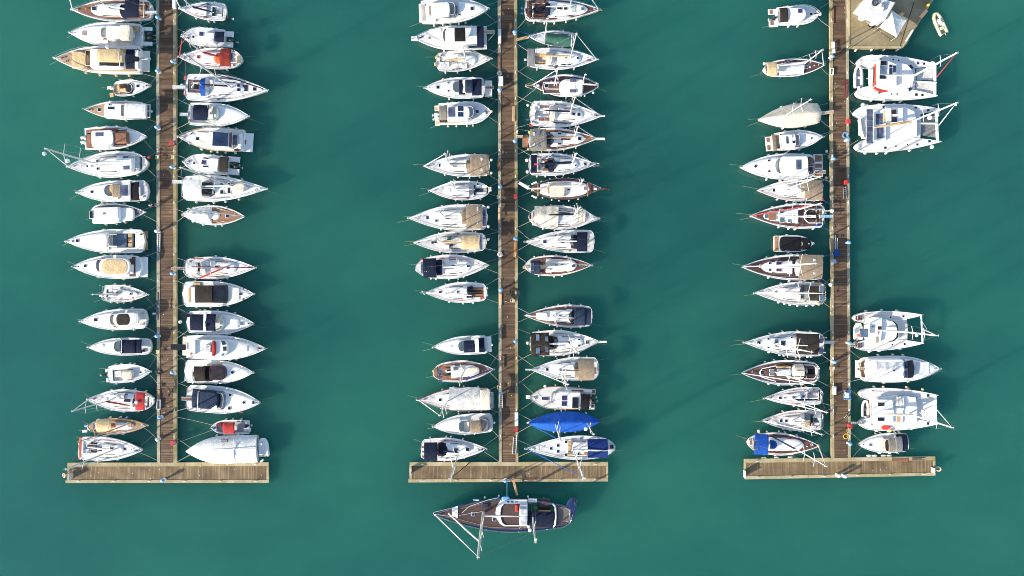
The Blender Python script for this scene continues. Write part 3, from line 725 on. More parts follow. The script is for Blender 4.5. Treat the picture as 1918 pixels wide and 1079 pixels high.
# ------------------------------------------------------------------ the fleet, pontoon by pontoon
# left pontoon, boats on its far side from the middle
b = S('A1', (287, 92), (990, 90), 200, 'teak-decked sailing yacht with navy bimini cut by the upper frame edge', teak=(.04, .985, 'tk'), bench='tk', lmat='rope', fb=1.25)
coach(b, .33, .76, .6).H(482, 80, 34, mat='gb').H(620, 72, 20).hood(668, 25, 745, 145, 'n'); b.canopy(742, -5, 868, 152, 'n').rig(610, 70, 15, boom=(880, 105), bmat='wf').wheel(885, 80, 1.0)
b.X('locker', 865, 62, 900, 95, 'wd', .1, .3).gang(925, 96, 1030, 122, 'pale').tubeX('stern_arch', [(905, 0, 0), (908, 10, 1.4), (908, 150, 1.4), (905, 165, 0)], .05, 'ms')
b = M('A1', (268, 292), (905, 317), 215, 'white cabin cruiser with twin black outboards and tan windscreen', well=(800, 232, 880, 395), wellmat='w', nf=3)
fore(b, .47, .95).H(395, 297, 34, 38, 'gt'); b.screen(525, 235, 610, 345, 'gt', .2, .6, f=.3).R('cabin', 575, 222, 700, 346, 'w', .2, 1.0, .12).R('cabin', 690, 216, 792, 346, 'cf', .2, 1.15, .1, .1)
b.X('window', 550, 340, 628, 350, 'gt', .5, .3).seat(830, 235, 860, 285, 'tn', .1, .25).seat(800, 260, 826, 330, 'w', -.3, .4).X('swim_platform', 898, 236, 985, 270, 'w', -.5, .12).X('swim_platform', 898, 366, 985, 400, 'w', -.5, .12).ob(955, 292).ob(957, 328).tubeX('antenna', [(840, 375, .1), (862, 430, 2.6)], .02, 'ss')
b = M('A1', (140, 518), (878, 532), 240, 'big flybridge yacht with beige hardtop and twin white stern seats', 'fly', teak=(.03, .96, 'tkl'), rub='cr', fender='fo', nf=5, fb=1.6, rail=(.5, .75, .03))
b.R('sunpad', 275, 450, 425, 598, 'be', .05, .3, .02, .55).screen(395, 436, 470, 596, 'gl', .05, .9, 'cr', .1, .3)
b.R('deckhouse', 430, 425, 745, 594, 'w', .05, 1.5, .02, .35, .14).canopy(500, 428, 688, 545, 'be', 3.0, .12, 'hardtop').X('dashboard', 520, 548, 735, 580, 'blk', 1.55, .1).seat(690, 440, 725, 545, 'be', 1.55, .3).canopy(750, 432, 872, 602, 'n', 1.5, .15).seat(832, 440, 862, 490, 'w', .9, 1.2).seat(832, 540, 862, 600, 'w', .9, 1.2)
b.X('swim_platform', 876, 446, 962, 630, 'w', -1.1, .12).gang(880, 508, 972, 524).H(375, 525, 28, 34, 'gt', 'cr', .3).ball('radome', 592, 414, 32, 'w', 2.2)
b.tubeX('handrail', [(520, 548, 1.55), (520, 580, 2.2), (735, 580, 2.2), (740, 545, 2.2)], .03, 'ss').tubeX('radar_arch', [(690, 590, 1.5), (700, 580, 2.9), (700, 440, 2.9), (690, 430, 1.5)], .07, 'w')
b = M('A1', (980, 752), (640, 785), 142, 'small white runabout with tan seats and dark console', 'narrow', fb=.75, well=(650, 735, 800, 838), wellmat='cr', nf=2, lines=True)
fore(b, .5, .94, .8, .2).H(865, 760, 24, mat='gl').seat(652, 740, 702, 836, 'be').seat(705, 738, 755, 768, 'br', -.2, .3).seat(705, 775, 755, 805, 'be', -.2, .3).X('console', 762, 755, 800, 812, 'blk', -.2, .5).screen(770, 728, 830, 822, 'gl', .05, .35).ob(612, 765, 'w').X('swim_platform', 612, 815, 645, 852, 'tn', -.3, .1).O(903, 768, 16, 'pale')
b = M('A1', (400, 965), (925, 972), 162, 'white wooden-sided cruiser with teak foredeck and pale aft awning', 'motor', teak=(.05, .97, 'tkl'), rub='w', nf=2)
b.cabin(555, 905, 925, 1040, 'w', .7, 0, .06, 0, 'cabin').H(630, 928, 16).H(642, 960, 56, 22, 'gl').H(522, 965, 26, 28).screen(700, 910, 745, 1034, 'gt', .7, .45, f=.12).canopy(738, 908, 925, 1036, 'wf', 1.6, .14, 'awning')
b.X('swim_platform', 930, 915, 968, 1035, 'w', -.8, .12).X('grating', 935, 925, 960, 970, 'tks', -.68, .03).X('grating', 935, 980, 960, 1028, 'tks', -.68, .03).ball('buoy', 980, 979, 22, 'fw', -.3)
b = M('A2', (945, 168), (395, 190), 202, 'white cruiser with brown padded windscreen cover and twin white outboards', 'fly', well=(405, 130, 460, 270), wellmat='rb', teak=(.02, .62, 'rb'), nf=4, fb=1.1)
fore(b, .56, .97, .8, .35); b.R('cabin', 445, 110, 645, 256, 'w', .05, 1.3, .15, .05).X('windscreen_cover', 632, 128, 766, 228, 'rb', .4, .75, .2).sol(487, 133, 552, 168, 1, 1, 1.42).ob(372, 175, 'w').ob(372, 215, 'w').X('window', 560, 238, 752, 248, 'gbr', .4, .5).X('window', 600, 108, 750, 116, 'gbr', .4, .5).seat(412, 145, 445, 258, 'rb', -.1)
b = S('A2', (250, 436), (945, 398), 228, 'white sailing yacht with mast-top radome and grey solar stern arch', 'round', nf=4, fb=1.3)
coach(b, .30, .74).H(513, 388, 20).H(418, 430, 20).H(463, 430, 12).H(515, 453, 20).cabin(640, 352, 812, 478, 'w', .75, 0, .3, .05, 'doghouse').sol(727, 342, 780, 375, 1, 1).sol(732, 425, 784, 460, 1, 1).sol(830, 335, 868, 450, 1, 2, 1.9, mat='gc')
b.tubeX('stern_arch', [(880, 325, 0), (850, 332, 1.85), (850, 455, 1.85), (880, 470, 0)], .05, 'ss').rig(500, 410, tip=(28, 342), r=.14, sp=.1).ball('radome', 38, 318, 36, 'w', 15.4).ball('radar', 240, 382, 42, 'w', 7.5).ball('buoy', 958, 350, 26, 'fr', -.2).tubeX('davit', [(885, 345, .2), (925, 345, 1.2)], .05, 'ss')
b = M('A2', (330, 660), (950, 642), 186, 'sport cruiser with black aft canopy and dark teak stern platform', 'motor', nf=3)
fore(b).O(463, 656, 26); b.screen(555, 582, 640, 706, 'pale', .2, .6).R('dashboard', 595, 588, 640, 704, 'be', .15, .35, .3).canopy(632, 584, 705, 702, 'ta', 1.2, .12, 'hardtop', False).sol(702, 594, 776, 690, 2, 1, 1.45).tubeX('radar_arch', [(790, 566, 0), (790, 580, 1.3), (790, 712, 1.3), (790, 728, 0)], .1, 'w').canopy(792, 568, 868, 728, 'bl', 1.1, .14).seat(868, 575, 944, 720, 'tkd', -.55, .1, 'swim_platform').X('bench', 858, 610, 878, 690, 'w', 0, .3)
b = M('A2', (930, 832), (440, 853), 176, 'pilothouse launch with grey teak foredeck and dark forward cabin', 'narrow', teak=(.02, .95, 'tks'), nf=4, fb=1.1)
b.cabin(450, 785, 705, 926, 'w', 1.0, 0, .08, 0, 'cabin').H(480, 860, 28, 62).H(590, 850, 18, mat='rb').R('foredeck', 690, 792, 825, 908, 'w', 0, .5, .25, 0).H(743, 840, 68, 96, 'gl', 'w', .5).H(763, 840, 28, mat='gw', z=.6).screen(650, 796, 710, 900, 'gl', .4, .6, f=.1)
b = M('A3', (235, 150), (920, 150), 208, 'long white sport cruiser with open blue cockpit and teak stern steps', 'motor', well=(640, 82, 836, 206), wellmat='gc', nf=2, fb=1.3, lmat='ropeb')
fore(b, .45, .95).H(335, 147, 26, mat='gl').H(295, 152, 18, mat='gc'); b.R('cabin', 445, 85, 585, 205, 'w', .2, .35, .3, .05).screen(590, 84, 665, 202, 'cr', .1, .7, f=.25).X('cockpit_cover', 650, 86, 760, 200, 'gc', -.25, .2).seat(770, 82, 806, 115, 'tn').seat(770, 125, 806, 158, 'tn').seat(770, 165, 806, 200, 'tn')
b.X('swim_platform', 905, 60, 946, 126, 'tko', -.7, .1).X('swim_platform', 905, 157, 946, 224, 'tko', -.7, .1).tubeX('stern_rail', [(845, 75, .0), (850, 80, .5), (850, 215, .5), (845, 222, 0)], .03, 'ss')
b = M('A3', (300, 372), (890, 376), 206, 'white cruiser with beige panelled hardtop and wide white platform', 'motor', nf=3, fb=1.3)
fore(b, .5, .95).O(403, 367, 26, 'gl'); b.screen(485, 300, 560, 424, 'gl', .2, .7, f=.3).RR('hardtop', 515, 298, 792, 450, 'w', .9, .35).RR('sunroof', 538, 308, 768, 440, 'be', 1.25, .06).X('cockpit_sole', 785, 288, 838, 460, 'tkd', .02, .03).seat(790, 355, 815, 435, 'w', .2, .3).X('stair', 765, 290, 800, 300, 'w', .3, .3).X('swim_platform', 845, 288, 946, 465, 'w', -.7, .12).X('locker', 862, 315, 872, 342, 'blk', -.3, .1)
b = S('A3', (955, 618), (557, 605), 150, 'small white racing keelboat with red logo on its bow', 'wide', fb=.7, nf=3)
coach(b, .45, .78, .5, h=.2, win=False).H(802, 612, 18).X('logo', 805, 640, 845, 652, 'red', .01, .01).rig(690, 614, tip=(468, 632), spr=1, boom=False, furl=None, r=.07).X('bag', 618, 608, 650, 622, 'bb', .05, .2).tubeX('boom', [(690, 612, .5), (560, 608, .5)], .05, 'al').tubeX('bowsprit_pole', [(700, 565, .1), (895, 608, .1)], .04, 'blk').ob(535, 628, 'w', .4, .25)
b = M('A3', (362, 852), (938, 828), 182, 'white cruiser with black sunroof and tan stern platform', 'motor', nf=3)
fore(b, .5, .95).H(497, 840, 28).screen(605, 784, 680, 894, 'gt', .2, .6, f=.3); b.RR('hardtop', 638, 778, 868, 892, 'w', .75, .35).RR('sunroof', 668, 788, 790, 886, 'br', 1.1, .05).X('window', 792, 800, 850, 876, 'gw', 1.1, .04).X('swim_platform', 862, 760, 932, 892, 'tn', -.3, .06).tubeX('radar_arch', [(850, 765, .2), (855, 785, 1.3), (855, 880, 1.3), (850, 896, .2)], .05, 'w')
b = M('A4', (432, 140), (975, 135), 154, 'slim white cruiser with navy cockpit canopy above the cream-covered open boat', 'motor', nf=2, fender='fn')
fore(b, .48, .96).O(555, 130, 26, 'ns'); b.screen(640, 76, 720, 192, 'gp', .2, .6, f=.45).canopy(700, 78, 832, 198, 'n', 1.0, .16).canopy(828, 75, 892, 196, 'n', .9, .14, 'aft_canopy').tubeX('radar_arch', [(700, 66, .1), (715, 82, 1.2), (715, 190, 1.2), (700, 204, .1)], .06, 'w').X('locker', 885, 165, 918, 184, 'n', .1, .15)
b = M('A4', (978, 355), (592, 385), 160, 'small white open boat with cream covered console', 'motor', fb=.75, well=(640, 338, 820, 434), wellmat='pale', nf=3)
b.H(883, 363, 16).X('seat', 650, 348, 715, 406, 'lt', -.3, .3, .06).R('console_cover', 714, 345, 818, 430, 'cf', -.3, .85, .2, .1, .2).ob(548, 388).X('swim_platform', 572, 335, 600, 365, 'w', -.3, .08).X('swim_platform', 582, 415, 608, 450, 'w', -.3, .08)
b = S('A4', (425, 598), (1000, 620), 194, 'sailing yacht with red bimini and red boom cover', 'round', nf=4)
coach(b).H(590, 598, 20, mat='gw').hood(648, 545, 740, 610, 'w', fr=.7).H(776, 606, 60, 28, 'gbr').canopy(836, 540, 920, 698, 're', 1.6, .2).rig(608, 612, tip=(288, 722), boom=(800, 655), bmat='rd', r=.1).ball('radome', 848, 628, 34, 'w', 1.9).ball('buoy', 996, 592, 26, 'fw', -.1).X('lifebuoy', 915, 535, 935, 560, 'fy', .5, .15)
b = S('A4', (950, 828), (425, 842), 140, 'varnished classic sailboat with beige cockpit awning and wooden mast', 'classic', teak=(.03, .97, 'tko'), rub='wd', nf=3, fb=.95)
coach(b, .42, .77, .55, 'w', .3).H(793, 825, 30, mat='tn', frame='wd').H(645, 826, 40, 36, 'tko', 'wd').canopy(490, 778, 628, 886, 'be', 1.1, .3, 'awning').rig(745, 830, tip=(340, 952), mat='wd', boom=False, r=.09, furl='wf').ob(402, 838, 'skb', .5, .35).X('outboard_box', 370, 870, 412, 892, 'pale', -.1, .2)
b = S('A9', (790, 342), (232, 325), 208, 'white racing yacht with orange transom and twin dark cockpits', 'wide', nf=2, well=(262, 268, 382, 368), wellmat='gg')
coach(b, .36, .7, .5, h=.25).H(518, 330, 26).H(627, 335, 22).X('transom_stripe', 222, 230, 246, 428, 'or', -.05, .1).rig(555, 330, tip=(124, 533), boom=(300, 315), bmat='wf', r=.12).wheel(300, 290, 1.0).wheel(300, 350, 1.0).seat(330, 276, 380, 292, 'br', .05, .1).seat(330, 346, 380, 362, 'br', .05, .1).seat(300, 300, 380, 312, 'br', 0, .1).X('window', 395, 313, 425, 325, 'gl', .3, .03).X('window', 395, 342, 425, 352, 'gl', .3, .03)
# left pontoon, boats on the side nearer the middle
b = S('B1', (82, 82), (490, 110), 156, 'small white sailing boat with navy furled sail along its boom', 'wide', nf=2, fb=.85)
coach(b, .42, .78, .55, h=.25).X('window', 285, 142, 318, 154, 'gl', .15, .12).rig(205, 76, 10, boom=(380, 112), bmat='n', bz=.7).ob(505, 150, 'blk', .45, .3).X('window', 290, 55, 325, 62, 'gl', .15, .12)
b = M('B1', (112, 315), (470, 335), 158, 'white pilothouse boat with blue roof hatch and single black outboard', 'pilot', well=(380, 278, 466, 372), nf=3, rail=(.35, .55, .026))
b.H(197, 325, 18).cabin(232, 278, 386, 372, 'w', 1.1, 0, .35, .05, 'pilothouse').H(292, 317, 36, mat='gv').canopy(384, 276, 466, 364, 'n', 1.3, .12).X('swim_platform', 468, 275, 550, 322, 'w', -.5, .2).X('swim_platform', 462, 368, 545, 415, 'w', -.5, .2).ob(530, 350)
b = S('B1', (72, 505), (628, 522), 186, 'sailing yacht with dark red bimini and orange sprayhood', 'round', nf=3)
coach(b).H(248, 505, 22, mat='rd', frame='re').O(160, 497, 16).O(170, 520, 16).hood(370, 455, 435, 562, 'or', 'or').canopy(430, 424, 526, 580, 'rd', 1.6, .2).rig(300, 478, tip=(68, 358), boom=(525, 525), bmat='rd', furl='re').sol(527, 462, 546, 546, 1, 1, 1.7).H(600, 522, 36, 64, 'ta', 'w').O(553, 450, 20, 'rb').O(553, 575, 20, 'rb')
b = S('B1', (855, 795), (125, 765), 240, 'large racing yacht with royal blue sprayhood and black boom', 'wide', nf=4, fender='fn', lmat='ropeb', fb=1.35, well=(150, 700, 262, 815), wellmat='tkd')
coach(b, .36, .72, .5, h=.28).H(600, 755, 24).H(600, 793, 24).H(653, 776, 48, 56, 'gbr').H(735, 783, 30, mat='gb').H(555, 728, 14).hood(255, 680, 338, 835, 'bb', 'gw').wheel(190, 750, 1.5).seat(155, 705, 262, 722, 'tkd', -.1).seat(155, 795, 262, 812, 'tkd', -.1).rig(535, 770, tip=(72, 556), boom=(255, 745), bmat='bl', mat='ms', r=.13, furl=None)
b.tubeX('furled_sail', [(380, 652, .25), (600, 708, .25), (810, 780, .3)], .08, 'n').gang(15, 753, 128, 780, 'pale').X('fender_board', 114, 665, 128, 700, 'fr', -.1, .2).X('fender_board', 112, 800, 128, 830, 'fr', -.1, .2).ball('buoy', 98, 748, 26, 'fw', 0)
for x in (382, 435, 500, 550): b.X('window', x - 16, 838 - (x - 382) * .06, x + 16, 844 - (x - 382) * .06, 'gl', .0, .03)
b = M('B1', (690, 1022), (145, 1000), 206, 'white bow-rider with navy canopy over its stern cockpit', 'motor', nf=3, well=(170, 930, 330, 1080), wellmat='w')
fore(b, .48, .97, .8, .35); b.screen(325, 920, 440, 1078, 'gp', .1, .7, f=.6).canopy(195, 920, 328, 1055, 'n', 1.1, .25).gang(78, 993, 150, 1018, 'pale').seat(335, 985, 372, 1040, 'w', -.2, .3).seat(335, 930, 372, 975, 'w', -.2, .3).tubeX('radar_arch', [(330, 910, .1), (325, 925, 1.2), (325, 1060, 1.2), (330, 1085, .1)], .05, 'ss')
b = M('B2', (72, 172), (640, 205), 204, 'trawler yacht with glossy navy roof and cream foredeck cushion', 'fly', nf=5, rub='tn', fb=1.4, rail=(.3, .7, .03))
b.X('cushion', 220, 128, 330, 246, 'cr', .05, .2, .08).H(235, 187, 26, z=.2).R('deckhouse', 322, 125, 535, 264, 'w', .05, 1.0, .05, .05).X('roof', 365, 130, 502, 252, 'gb', 1.05, .12, .06).X('sofa', 510, 130, 535, 262, 'gbr', 1.05, .12).sol(545, 155, 587, 243, 1, 1, .8).RR('aft_bench', 588, 138, 626, 276, 'w', .05, .5).X('swim_platform', 636, 138, 722, 302, 'w', -.8, .12).X('platform_hatch', 634, 198, 662, 236, 'rb', -.66, .03).X('fender_basket', 556, 278, 595, 292, 'blk', .05, .25)
b.tubeX('handrail', [(330, 120, .5), (250, 110, .5), (130, 135, .55)], .03, 'tn').tubeX('deck_locker', [(170, 150, .1), (190, 135, .1)], .06, 'blk').O(165, 226, 14)
b = M('B2', (118, 392), (502, 428), 166, 'white pilothouse boat with three dark roof slots and two outboards', 'pilot', well=(415, 350, 502, 480), nf=3, rail=(.35, .55, .026))
b.H(205, 402, 18, mat='gv').cabin(245, 350, 422, 466, 'w', 1.1, 0, .35, .05, 'pilothouse').H(312, 405, 38, mat='gv').H(332, 368, 46, 12).H(328, 441, 46, 12).canopy(420, 346, 502, 478, 'br', 1.3, .12).X('swim_platform', 500, 344, 606, 392, 'w', -.5, .2).X('swim_platform', 500, 450, 600, 504, 'w', -.5, .2).ob(545, 408).ob(570, 432)
b = S('B2', (850, 628), (98, 622), 230, 'large white yacht with full white stern awning and dark doghouse glass', 'wide', nf=4, fb=1.4, auto=False, teak=None)
coach(b, .4, .78, .5).R('doghouse', 258, 560, 380, 690, 'gl', .1, .8, .45, .05, .3).X('doghouse_frame', 262, 618, 375, 626, 'w', .92, .06).tubeX('handrail', [(370, 575, .6), (385, 625, .8), (370, 676, .6)], .04, 'w').canopy(105, 545, 262, 702, 'wf', 1.5, .16, 'awning').H(455, 583, 24, 30).H(517, 592, 24, 30).H(455, 658, 26, 32).H(517, 645, 24, 44).R('dinghy_cover', 530, 575, 652, 652, 'cf', .3, .4, .3, .3).X('bench', 640, 600, 656, 640, 'blk', .1, .15)
b.rig(545, 606, tip=(62, 522), r=.12, boom=(200, 610), bmat='wf', sp=.09).gang(15, 553, 105, 578, 'pale')
b = S('B2', (655, 872), (105, 850), 172, 'sailboat with teak foredeck and white tarpaulin over its cockpit', 'canoe', nf=3, teak=(.4, .97, 'tk'), auto=False)
coach(b, .30, .6, .45, 'w', .3).cover(.1, .47, 'wf', .82, .85, .2, 'tarpaulin', .03).H(497, 867, 28, mat='gb').rig(388, 858, tip=(150, 843), boom=False, r=.06, spr=1).tubeX('grab_rail', [(400, 795, .15), (480, 820, .15)], .03, 'wf').tubeX('grab_rail', [(400, 925, .15), (480, 910, .15)], .03, 'wf')
b = S('B3', (750, 195), (120, 198), 196, 'white yacht with red furled headsail and red lines', 'sail', nf=3)
coach(b, .38, .74).H(410, 187, 32, 20).H(505, 195, 20).H(545, 187, 34, 22, 'ns').hood(260, 138, 342, 250, 'lt').canopy(130, 145, 232, 245, 'lt', 1.5, .12).H(246, 190, 20, 80, 'gbr').rig(460, 202, tip=(172, 222), boom=False, r=.09, furl='re', sp=.09).tubeX('furled_sail', [(455, 202, .9), (350, 245, .9), (255, 286, .4)], .12, 're').tubeX('whisker_pole', [(235, 288, .3), (180, 260, .3)], .04, 're').gang(0, 190, 128, 212, 'rb').X('toe_rail', 180, 112, 280, 120, 're', .05, .03)
b = M('B3', (735, 425), (102, 428), 224, 'sport yacht with ribbed black canopy and cream bow sunpad', 'motor', nf=3, fb=1.35, lmat='rope')
fore(b, .55, .95).R('sunpad', 500, 368, 604, 478, 'cr', .3, .1, .1, 0).O(618, 425, 28, 'gb').X('bow_seat', 628, 375, 640, 400, 'rb', .05, .1).X('bow_seat', 655, 390, 668, 460, 'rb', .05, .1).X('bow_seat', 628, 460, 640, 480, 'rb', .05, .1); b.R('windscreen', 352, 346, 498, 506, 'gl', .25, .6, .12, .05, .2).canopy(212, 350, 362, 502, 'br', 1.0, .14, nx=5, sag=.08)
b.X('aft_seat', 150, 362, 216, 506, 'w', .05, .5, .12).X('cushion', 152, 370, 175, 500, 'tn', .5, .08).X('swim_platform', 103, 345, 160, 505, 'tkd', -.6, .1).X('gangway_track', 98, 410, 160, 428, 'w', -.45, .06).X('towel', 190, 325, 260, 352, 'tn', .1, .1)
b = M('B3', (738, 685), (135, 672), 208, 'white cruiser with two navy canopies split by white radar arch', 'motor', nf=5)
fore(b, .5, .96).H(628, 685, 28, mat='gc').R('cabin', 520, 645, 600, 722, 'ns', .3, .1, .1).screen(380, 603, 480, 757, 'gp', .2, .6, f=.6); b.canopy(168, 604, 292, 747, 'n', 1.1, .2, 'aft_canopy').canopy(303, 602, 392, 750, 'n', 1.2, .2).X('radar_arch', 286, 590, 310, 754, 'w', 1.3, .14, .06).ball('radar', 298, 708, 26, 'w', 1.6).gang(88, 601, 165, 626, 'gl')
b = M('B3', (838, 905), (140, 890), 214, 'big white flybridge cruiser with red dashboard cover', 'fly', nf=3, fb=1.6, rail=(.55, .7, .03))
fore(b, .5, .9, .72, .55).H(675, 905, 12, 36, 'pale'); b.RR('deckhouse', 185, 828, 500, 975, 'w', .05, 1.2, f=.15, a=.04).X('flybridge_sole', 200, 842, 362, 960, 'cr', 1.25, .04).X('flybridge_seat', 195, 838, 215, 955, 'w', 1.25, .35).X('flybridge_seat', 305, 870, 350, 940, 'lt', 1.25, .35).R('dashboard_cover', 358, 838, 392, 972, 're', 1.25, .35, .5, 0)
b.Pg('window', [(440, 836), (470, 836), (486, 870), (452, 874)], 'gb', 1.2, .06).Pg('window', [(456, 888), (486, 888), (486, 925), (460, 925)], 'gbr', 1.2, .06).Pg('window', [(445, 952), (470, 944), (462, 968), (445, 972)], 'gc', 1.2, .06).X('swim_platform', 103, 800, 148, 966, 'w', -1.1, .12)
for i in range(4): b.X('step', 106, 812 + i * 40, 144, 826 + i * 40, 'fo', -.98, .03)
b.gang(0, 868, 132, 890, 'gl').gang(0, 893, 132, 915, 'gl').tubeX('anchor_roller', [(820, 905, .1), (850, 905, .1)], .06, 'wd')
b = M('B4', (728, 130), (118, 118), 204, 'cruiser with dark brown canopy and brown tinted windscreen', 'motor', nf=2)
fore(b, .56, .96).O(547, 127, 28, 'gb').R('windscreen', 330, 62, 487, 202, 'gbr', .2, .6, .45, .05, .25); b.canopy(192, 78, 302, 208, 'br', 1.0, .2).X('console', 280, 75, 360, 205, 'bl', .2, .45).X('swim_platform', 122, 50, 190, 205, 'w', -.4, .1).X('grating', 130, 60, 152, 175, 'ta', -.3, .03).X('grating', 160, 60, 172, 160, 'ta', -.3, .03).tubeX('radar_arch', [(185, 40, .1), (200, 60, 1.2), (205, 215, 1.2), (190, 228, .1)], .05, 'w')
b = M('B4', (790, 395), (132, 350), 238, 'white cruiser with navy hardtop canopy, teak platform and blue fenders', 'motor', nf=5, fender='fn', fb=1.3)
fore(b, .5, .96).H(528, 325, 22).H(520, 443, 22).O(645, 392, 24).H(728, 392, 18, 28, 'gbr').screen(395, 296, 482, 460, 'gc', .2, .6, f=.3); b.R('canopy', 235, 292, 418, 458, 'nv', .2, .95, .3, .1, .25).canopy(185, 278, 290, 442, 'nv', .8, .15, 'aft_canopy').tubeX('radar_arch', [(290, 280, .1), (240, 300, 1.2), (235, 440, 1.2), (245, 465, .1)], .07, 'w').X('swim_platform', 134, 265, 188, 430, 'tk', -.6, .1).gang(93, 348, 185, 375, 'rb').X('hatch_cover', 358, 420, 405, 455, 'w', 1.1, .04).X('logo', 602, 474, 632, 482, 'red', -.05, .03)
b = M('B4', (350, 612), (690, 610), 126, 'small open motorboat with bright red canopy', 'blunt', fb=.65, well=(400, 562, 668, 655), wellmat='fgr', nf=2, rail=None)
b.canopy(456, 570, 560, 668, 're', 1.1, .18).X('seat_cover', 410, 575, 443, 600, 'rd', -.05, .25).ob(668, 600, 'nv', .6, .4).X('seat', 640, 618, 700, 650, 'pale', -.2, .3).X('locker', 582, 555, 602, 566, 'blk', .02, .1).X('locker', 618, 553, 636, 565, 'blk', .02, .1).X('console', 560, 600, 580, 640, 'pale', -.3, .5)
b = M('B4', (138, 820), (760, 800), 238, 'big boat wholly wrapped in a white cover beside the T-head', 'wrap', nf=3, fb=1.4, rail=None, side='w')
b.cover(.0, .99, 'wf', 1.0, .95, .25, 'boat_cover', .055, 2.6, True).tubeX('cover_seam', [(550, 685, .75), (550, 740, 1.0), (550, 800, 1.08), (550, 860, 1.0), (550, 912, .7)], .05, 'wf').tubeX('cover_ridge', [(745, 800, 1.02), (550, 802, 1.06), (380, 808, .98), (250, 814, .62), (150, 820, .3)], .05, 'wf').X('window', 440, 718, 496, 744, 'gr', .98, .5).tubeX('davit', [(745, 758, .2), (800, 758, .6)], .05, 'ss').tubeX('davit', [(745, 852, .2), (805, 852, .6)], .05, 'ss')
# middle pontoon, boats on the side towards the left pontoon
b = M('C1', (848, 88), (200, 115), 234, 'white flybridge cruiser with red roof hatch cut by the upper frame edge', 'fly', nf=4, fb=1.4, well=(185, 40, 240, 200), wellmat='w')
fore(b, .56, .95, .72, .4).H(690, 92, 30).H(566, 150, 18, mat='gbr').screen(465, 24, 545, 162, 'gc', .2, .9, f=.3); b.R('cabin', 245, 20, 478, 164, 'w', .05, 1.2, .08, .05).H(410, 80, 46, 42, 'rd', 'pale', 1.2).X('roof_rail', 275, 55, 292, 150, 'ta', 1.25, .06).X('step_box', 255, 172, 340, 205, 'pale', .05, .35).X('window', 345, 166, 470, 172, 'gbr', .6, .25).X('swim_platform', 180, 35, 205, 215, 'cr', -.5, .1).tubeX('antenna', [(335, 75, 1.3), (320, 85, 2.6)], .03, 'blk')
b = M('C1', (135, 372), (830, 362), 230, 'white fishing cruiser with black wheelhouse roof and navy stern awning', 'fly', nf=4, fb=1.35, rail=(.4, .7, .028))
b.Pg('foredeck_pad', [(270, 282), (392, 275), (402, 400), (300, 395)], 'ns', .03, .04).screen(392, 268, 475, 430, 'cr', .05, .9, f=.4).R('wheelhouse', 425, 262, 742, 432, 'w', .05, 1.3, .1, 0).canopy(520, 264, 626, 396, 'bl', 2.4, .12, 'hardtop').canopy(736, 248, 802, 448, 'n', 1.5, .12, 'awning').X('side_cover', 655, 422, 802, 460, 'n', .5, .06).X('aft_deck', 628, 270, 700, 375, 'pale', 1.36, .04).H(280, 365, 22, mat='rb')
b.Pg('bowsprit', [(105, 352), (160, 345), (165, 395), (105, 392)], 'w', .02, .08).tubeX('anchor', [(102, 372, .1), (125, 372, .15)], .08, 'ss').gang(800, 292, 906, 322, 'tn').tubeX('boat_hook', [(848, 388, .4), (900, 330, .6)], .05, 'be').tubeX('antenna', [(622, 240, 1.4), (626, 300, 3.2)], .03, 'w')
b = S('C1', (875, 568), (342, 600), 198, 'sailboat with pale tarpaulin over its cockpit and tan furled mainsail', 'sail', nf=3)
coach(b, .4, .74).tarp(480, 575, 640, 660, 'lt', .5, .15).H(427, 618, 84, 40, 'pale').rig(632, 588, tip=(566, 442), boom=(400, 582), bmat='tn', furl='cf').ball('buoy', 352, 545, 28, 'fo', .2).ball('buoy', 380, 532, 26, 'fw', .3).X('locker', 326, 600, 345, 632, 'tn', .05, .2).X('window', 500, 662, 520, 670, 'gbr', .2, .04).X('window', 535, 660, 590, 668, 'gbr', .2, .04)
b = M('C1', (235, 850), (815, 845), 204, 'white cruiser with big navy canopies and three foredeck portlights', 'motor', nf=3)
fore(b, .5, .96).H(362, 845, 28).O(460, 803, 18).O(462, 880, 18).screen(485, 772, 580, 908, 'gp', .2, .6, f=.55); b.canopy(562, 768, 622, 908, 'n', 1.0, .16).X('radar_arch', 600, 765, 642, 892, 'w', 1.1, .12, .05).canopy(622, 763, 695, 890, 'nv', 1.25, .18).canopy(688, 758, 782, 916, 'n', 1.0, .16, 'aft_canopy').X('swim_platform', 812, 775, 882, 930, 'w', -.5, .12).gang(820, 830, 900, 855, 'rb').ball('lifebuoy', 410, 765, 26, 'fo', .4)
b = M('C2', (875, 55), (370, 72), 216, 'white pilothouse boat with roof solar cells and twin white outboards', 'pilot', nf=4, fb=1.2, rail=(.4, .55, .026), well=(372, -20, 450, 165), wellmat='tk')
b.H(740, 47, 28, mat='gb').screen(640, -12, 722, 118, 'gc', .3, .8, f=.45); b.cabin(448, -10, 672, 128, 'w', 1.2, 0, .18, .04, 'pilothouse').sol(465, 5, 525, 98, 1, 1).sol(553, -6, 605, 42, 2, 1, name='roof_hatch', mat='gb').sol(553, 52, 605, 97, 2, 1, name='roof_hatch', mat='gb').canopy(376, -8, 448, 124, 'tg', 1.3, .14).X('swim_platform', 330, -12, 372, 40, 'w', -.5, .15).X('platform_pad', 334, 0, 362, 38, 'tn', -.35, .03).X('swim_platform', 335, 132, 378, 180, 'w', -.5, .15).X('platform_pad', 342, 138, 374, 170, 'tn', -.35, .03).ob(345, 68, 'w').ob(350, 106, 'w').X('side_deck', 450, 130, 620, 152, 'tko', .03, .03).ball('buoy', 875, 45, 30, 'fo', .2)
b = S('C2', (222, 573), (860, 562), 214, 'sailing yacht with two-tone tan bimini beside rusty plank on the dock', 'wide', nf=4)
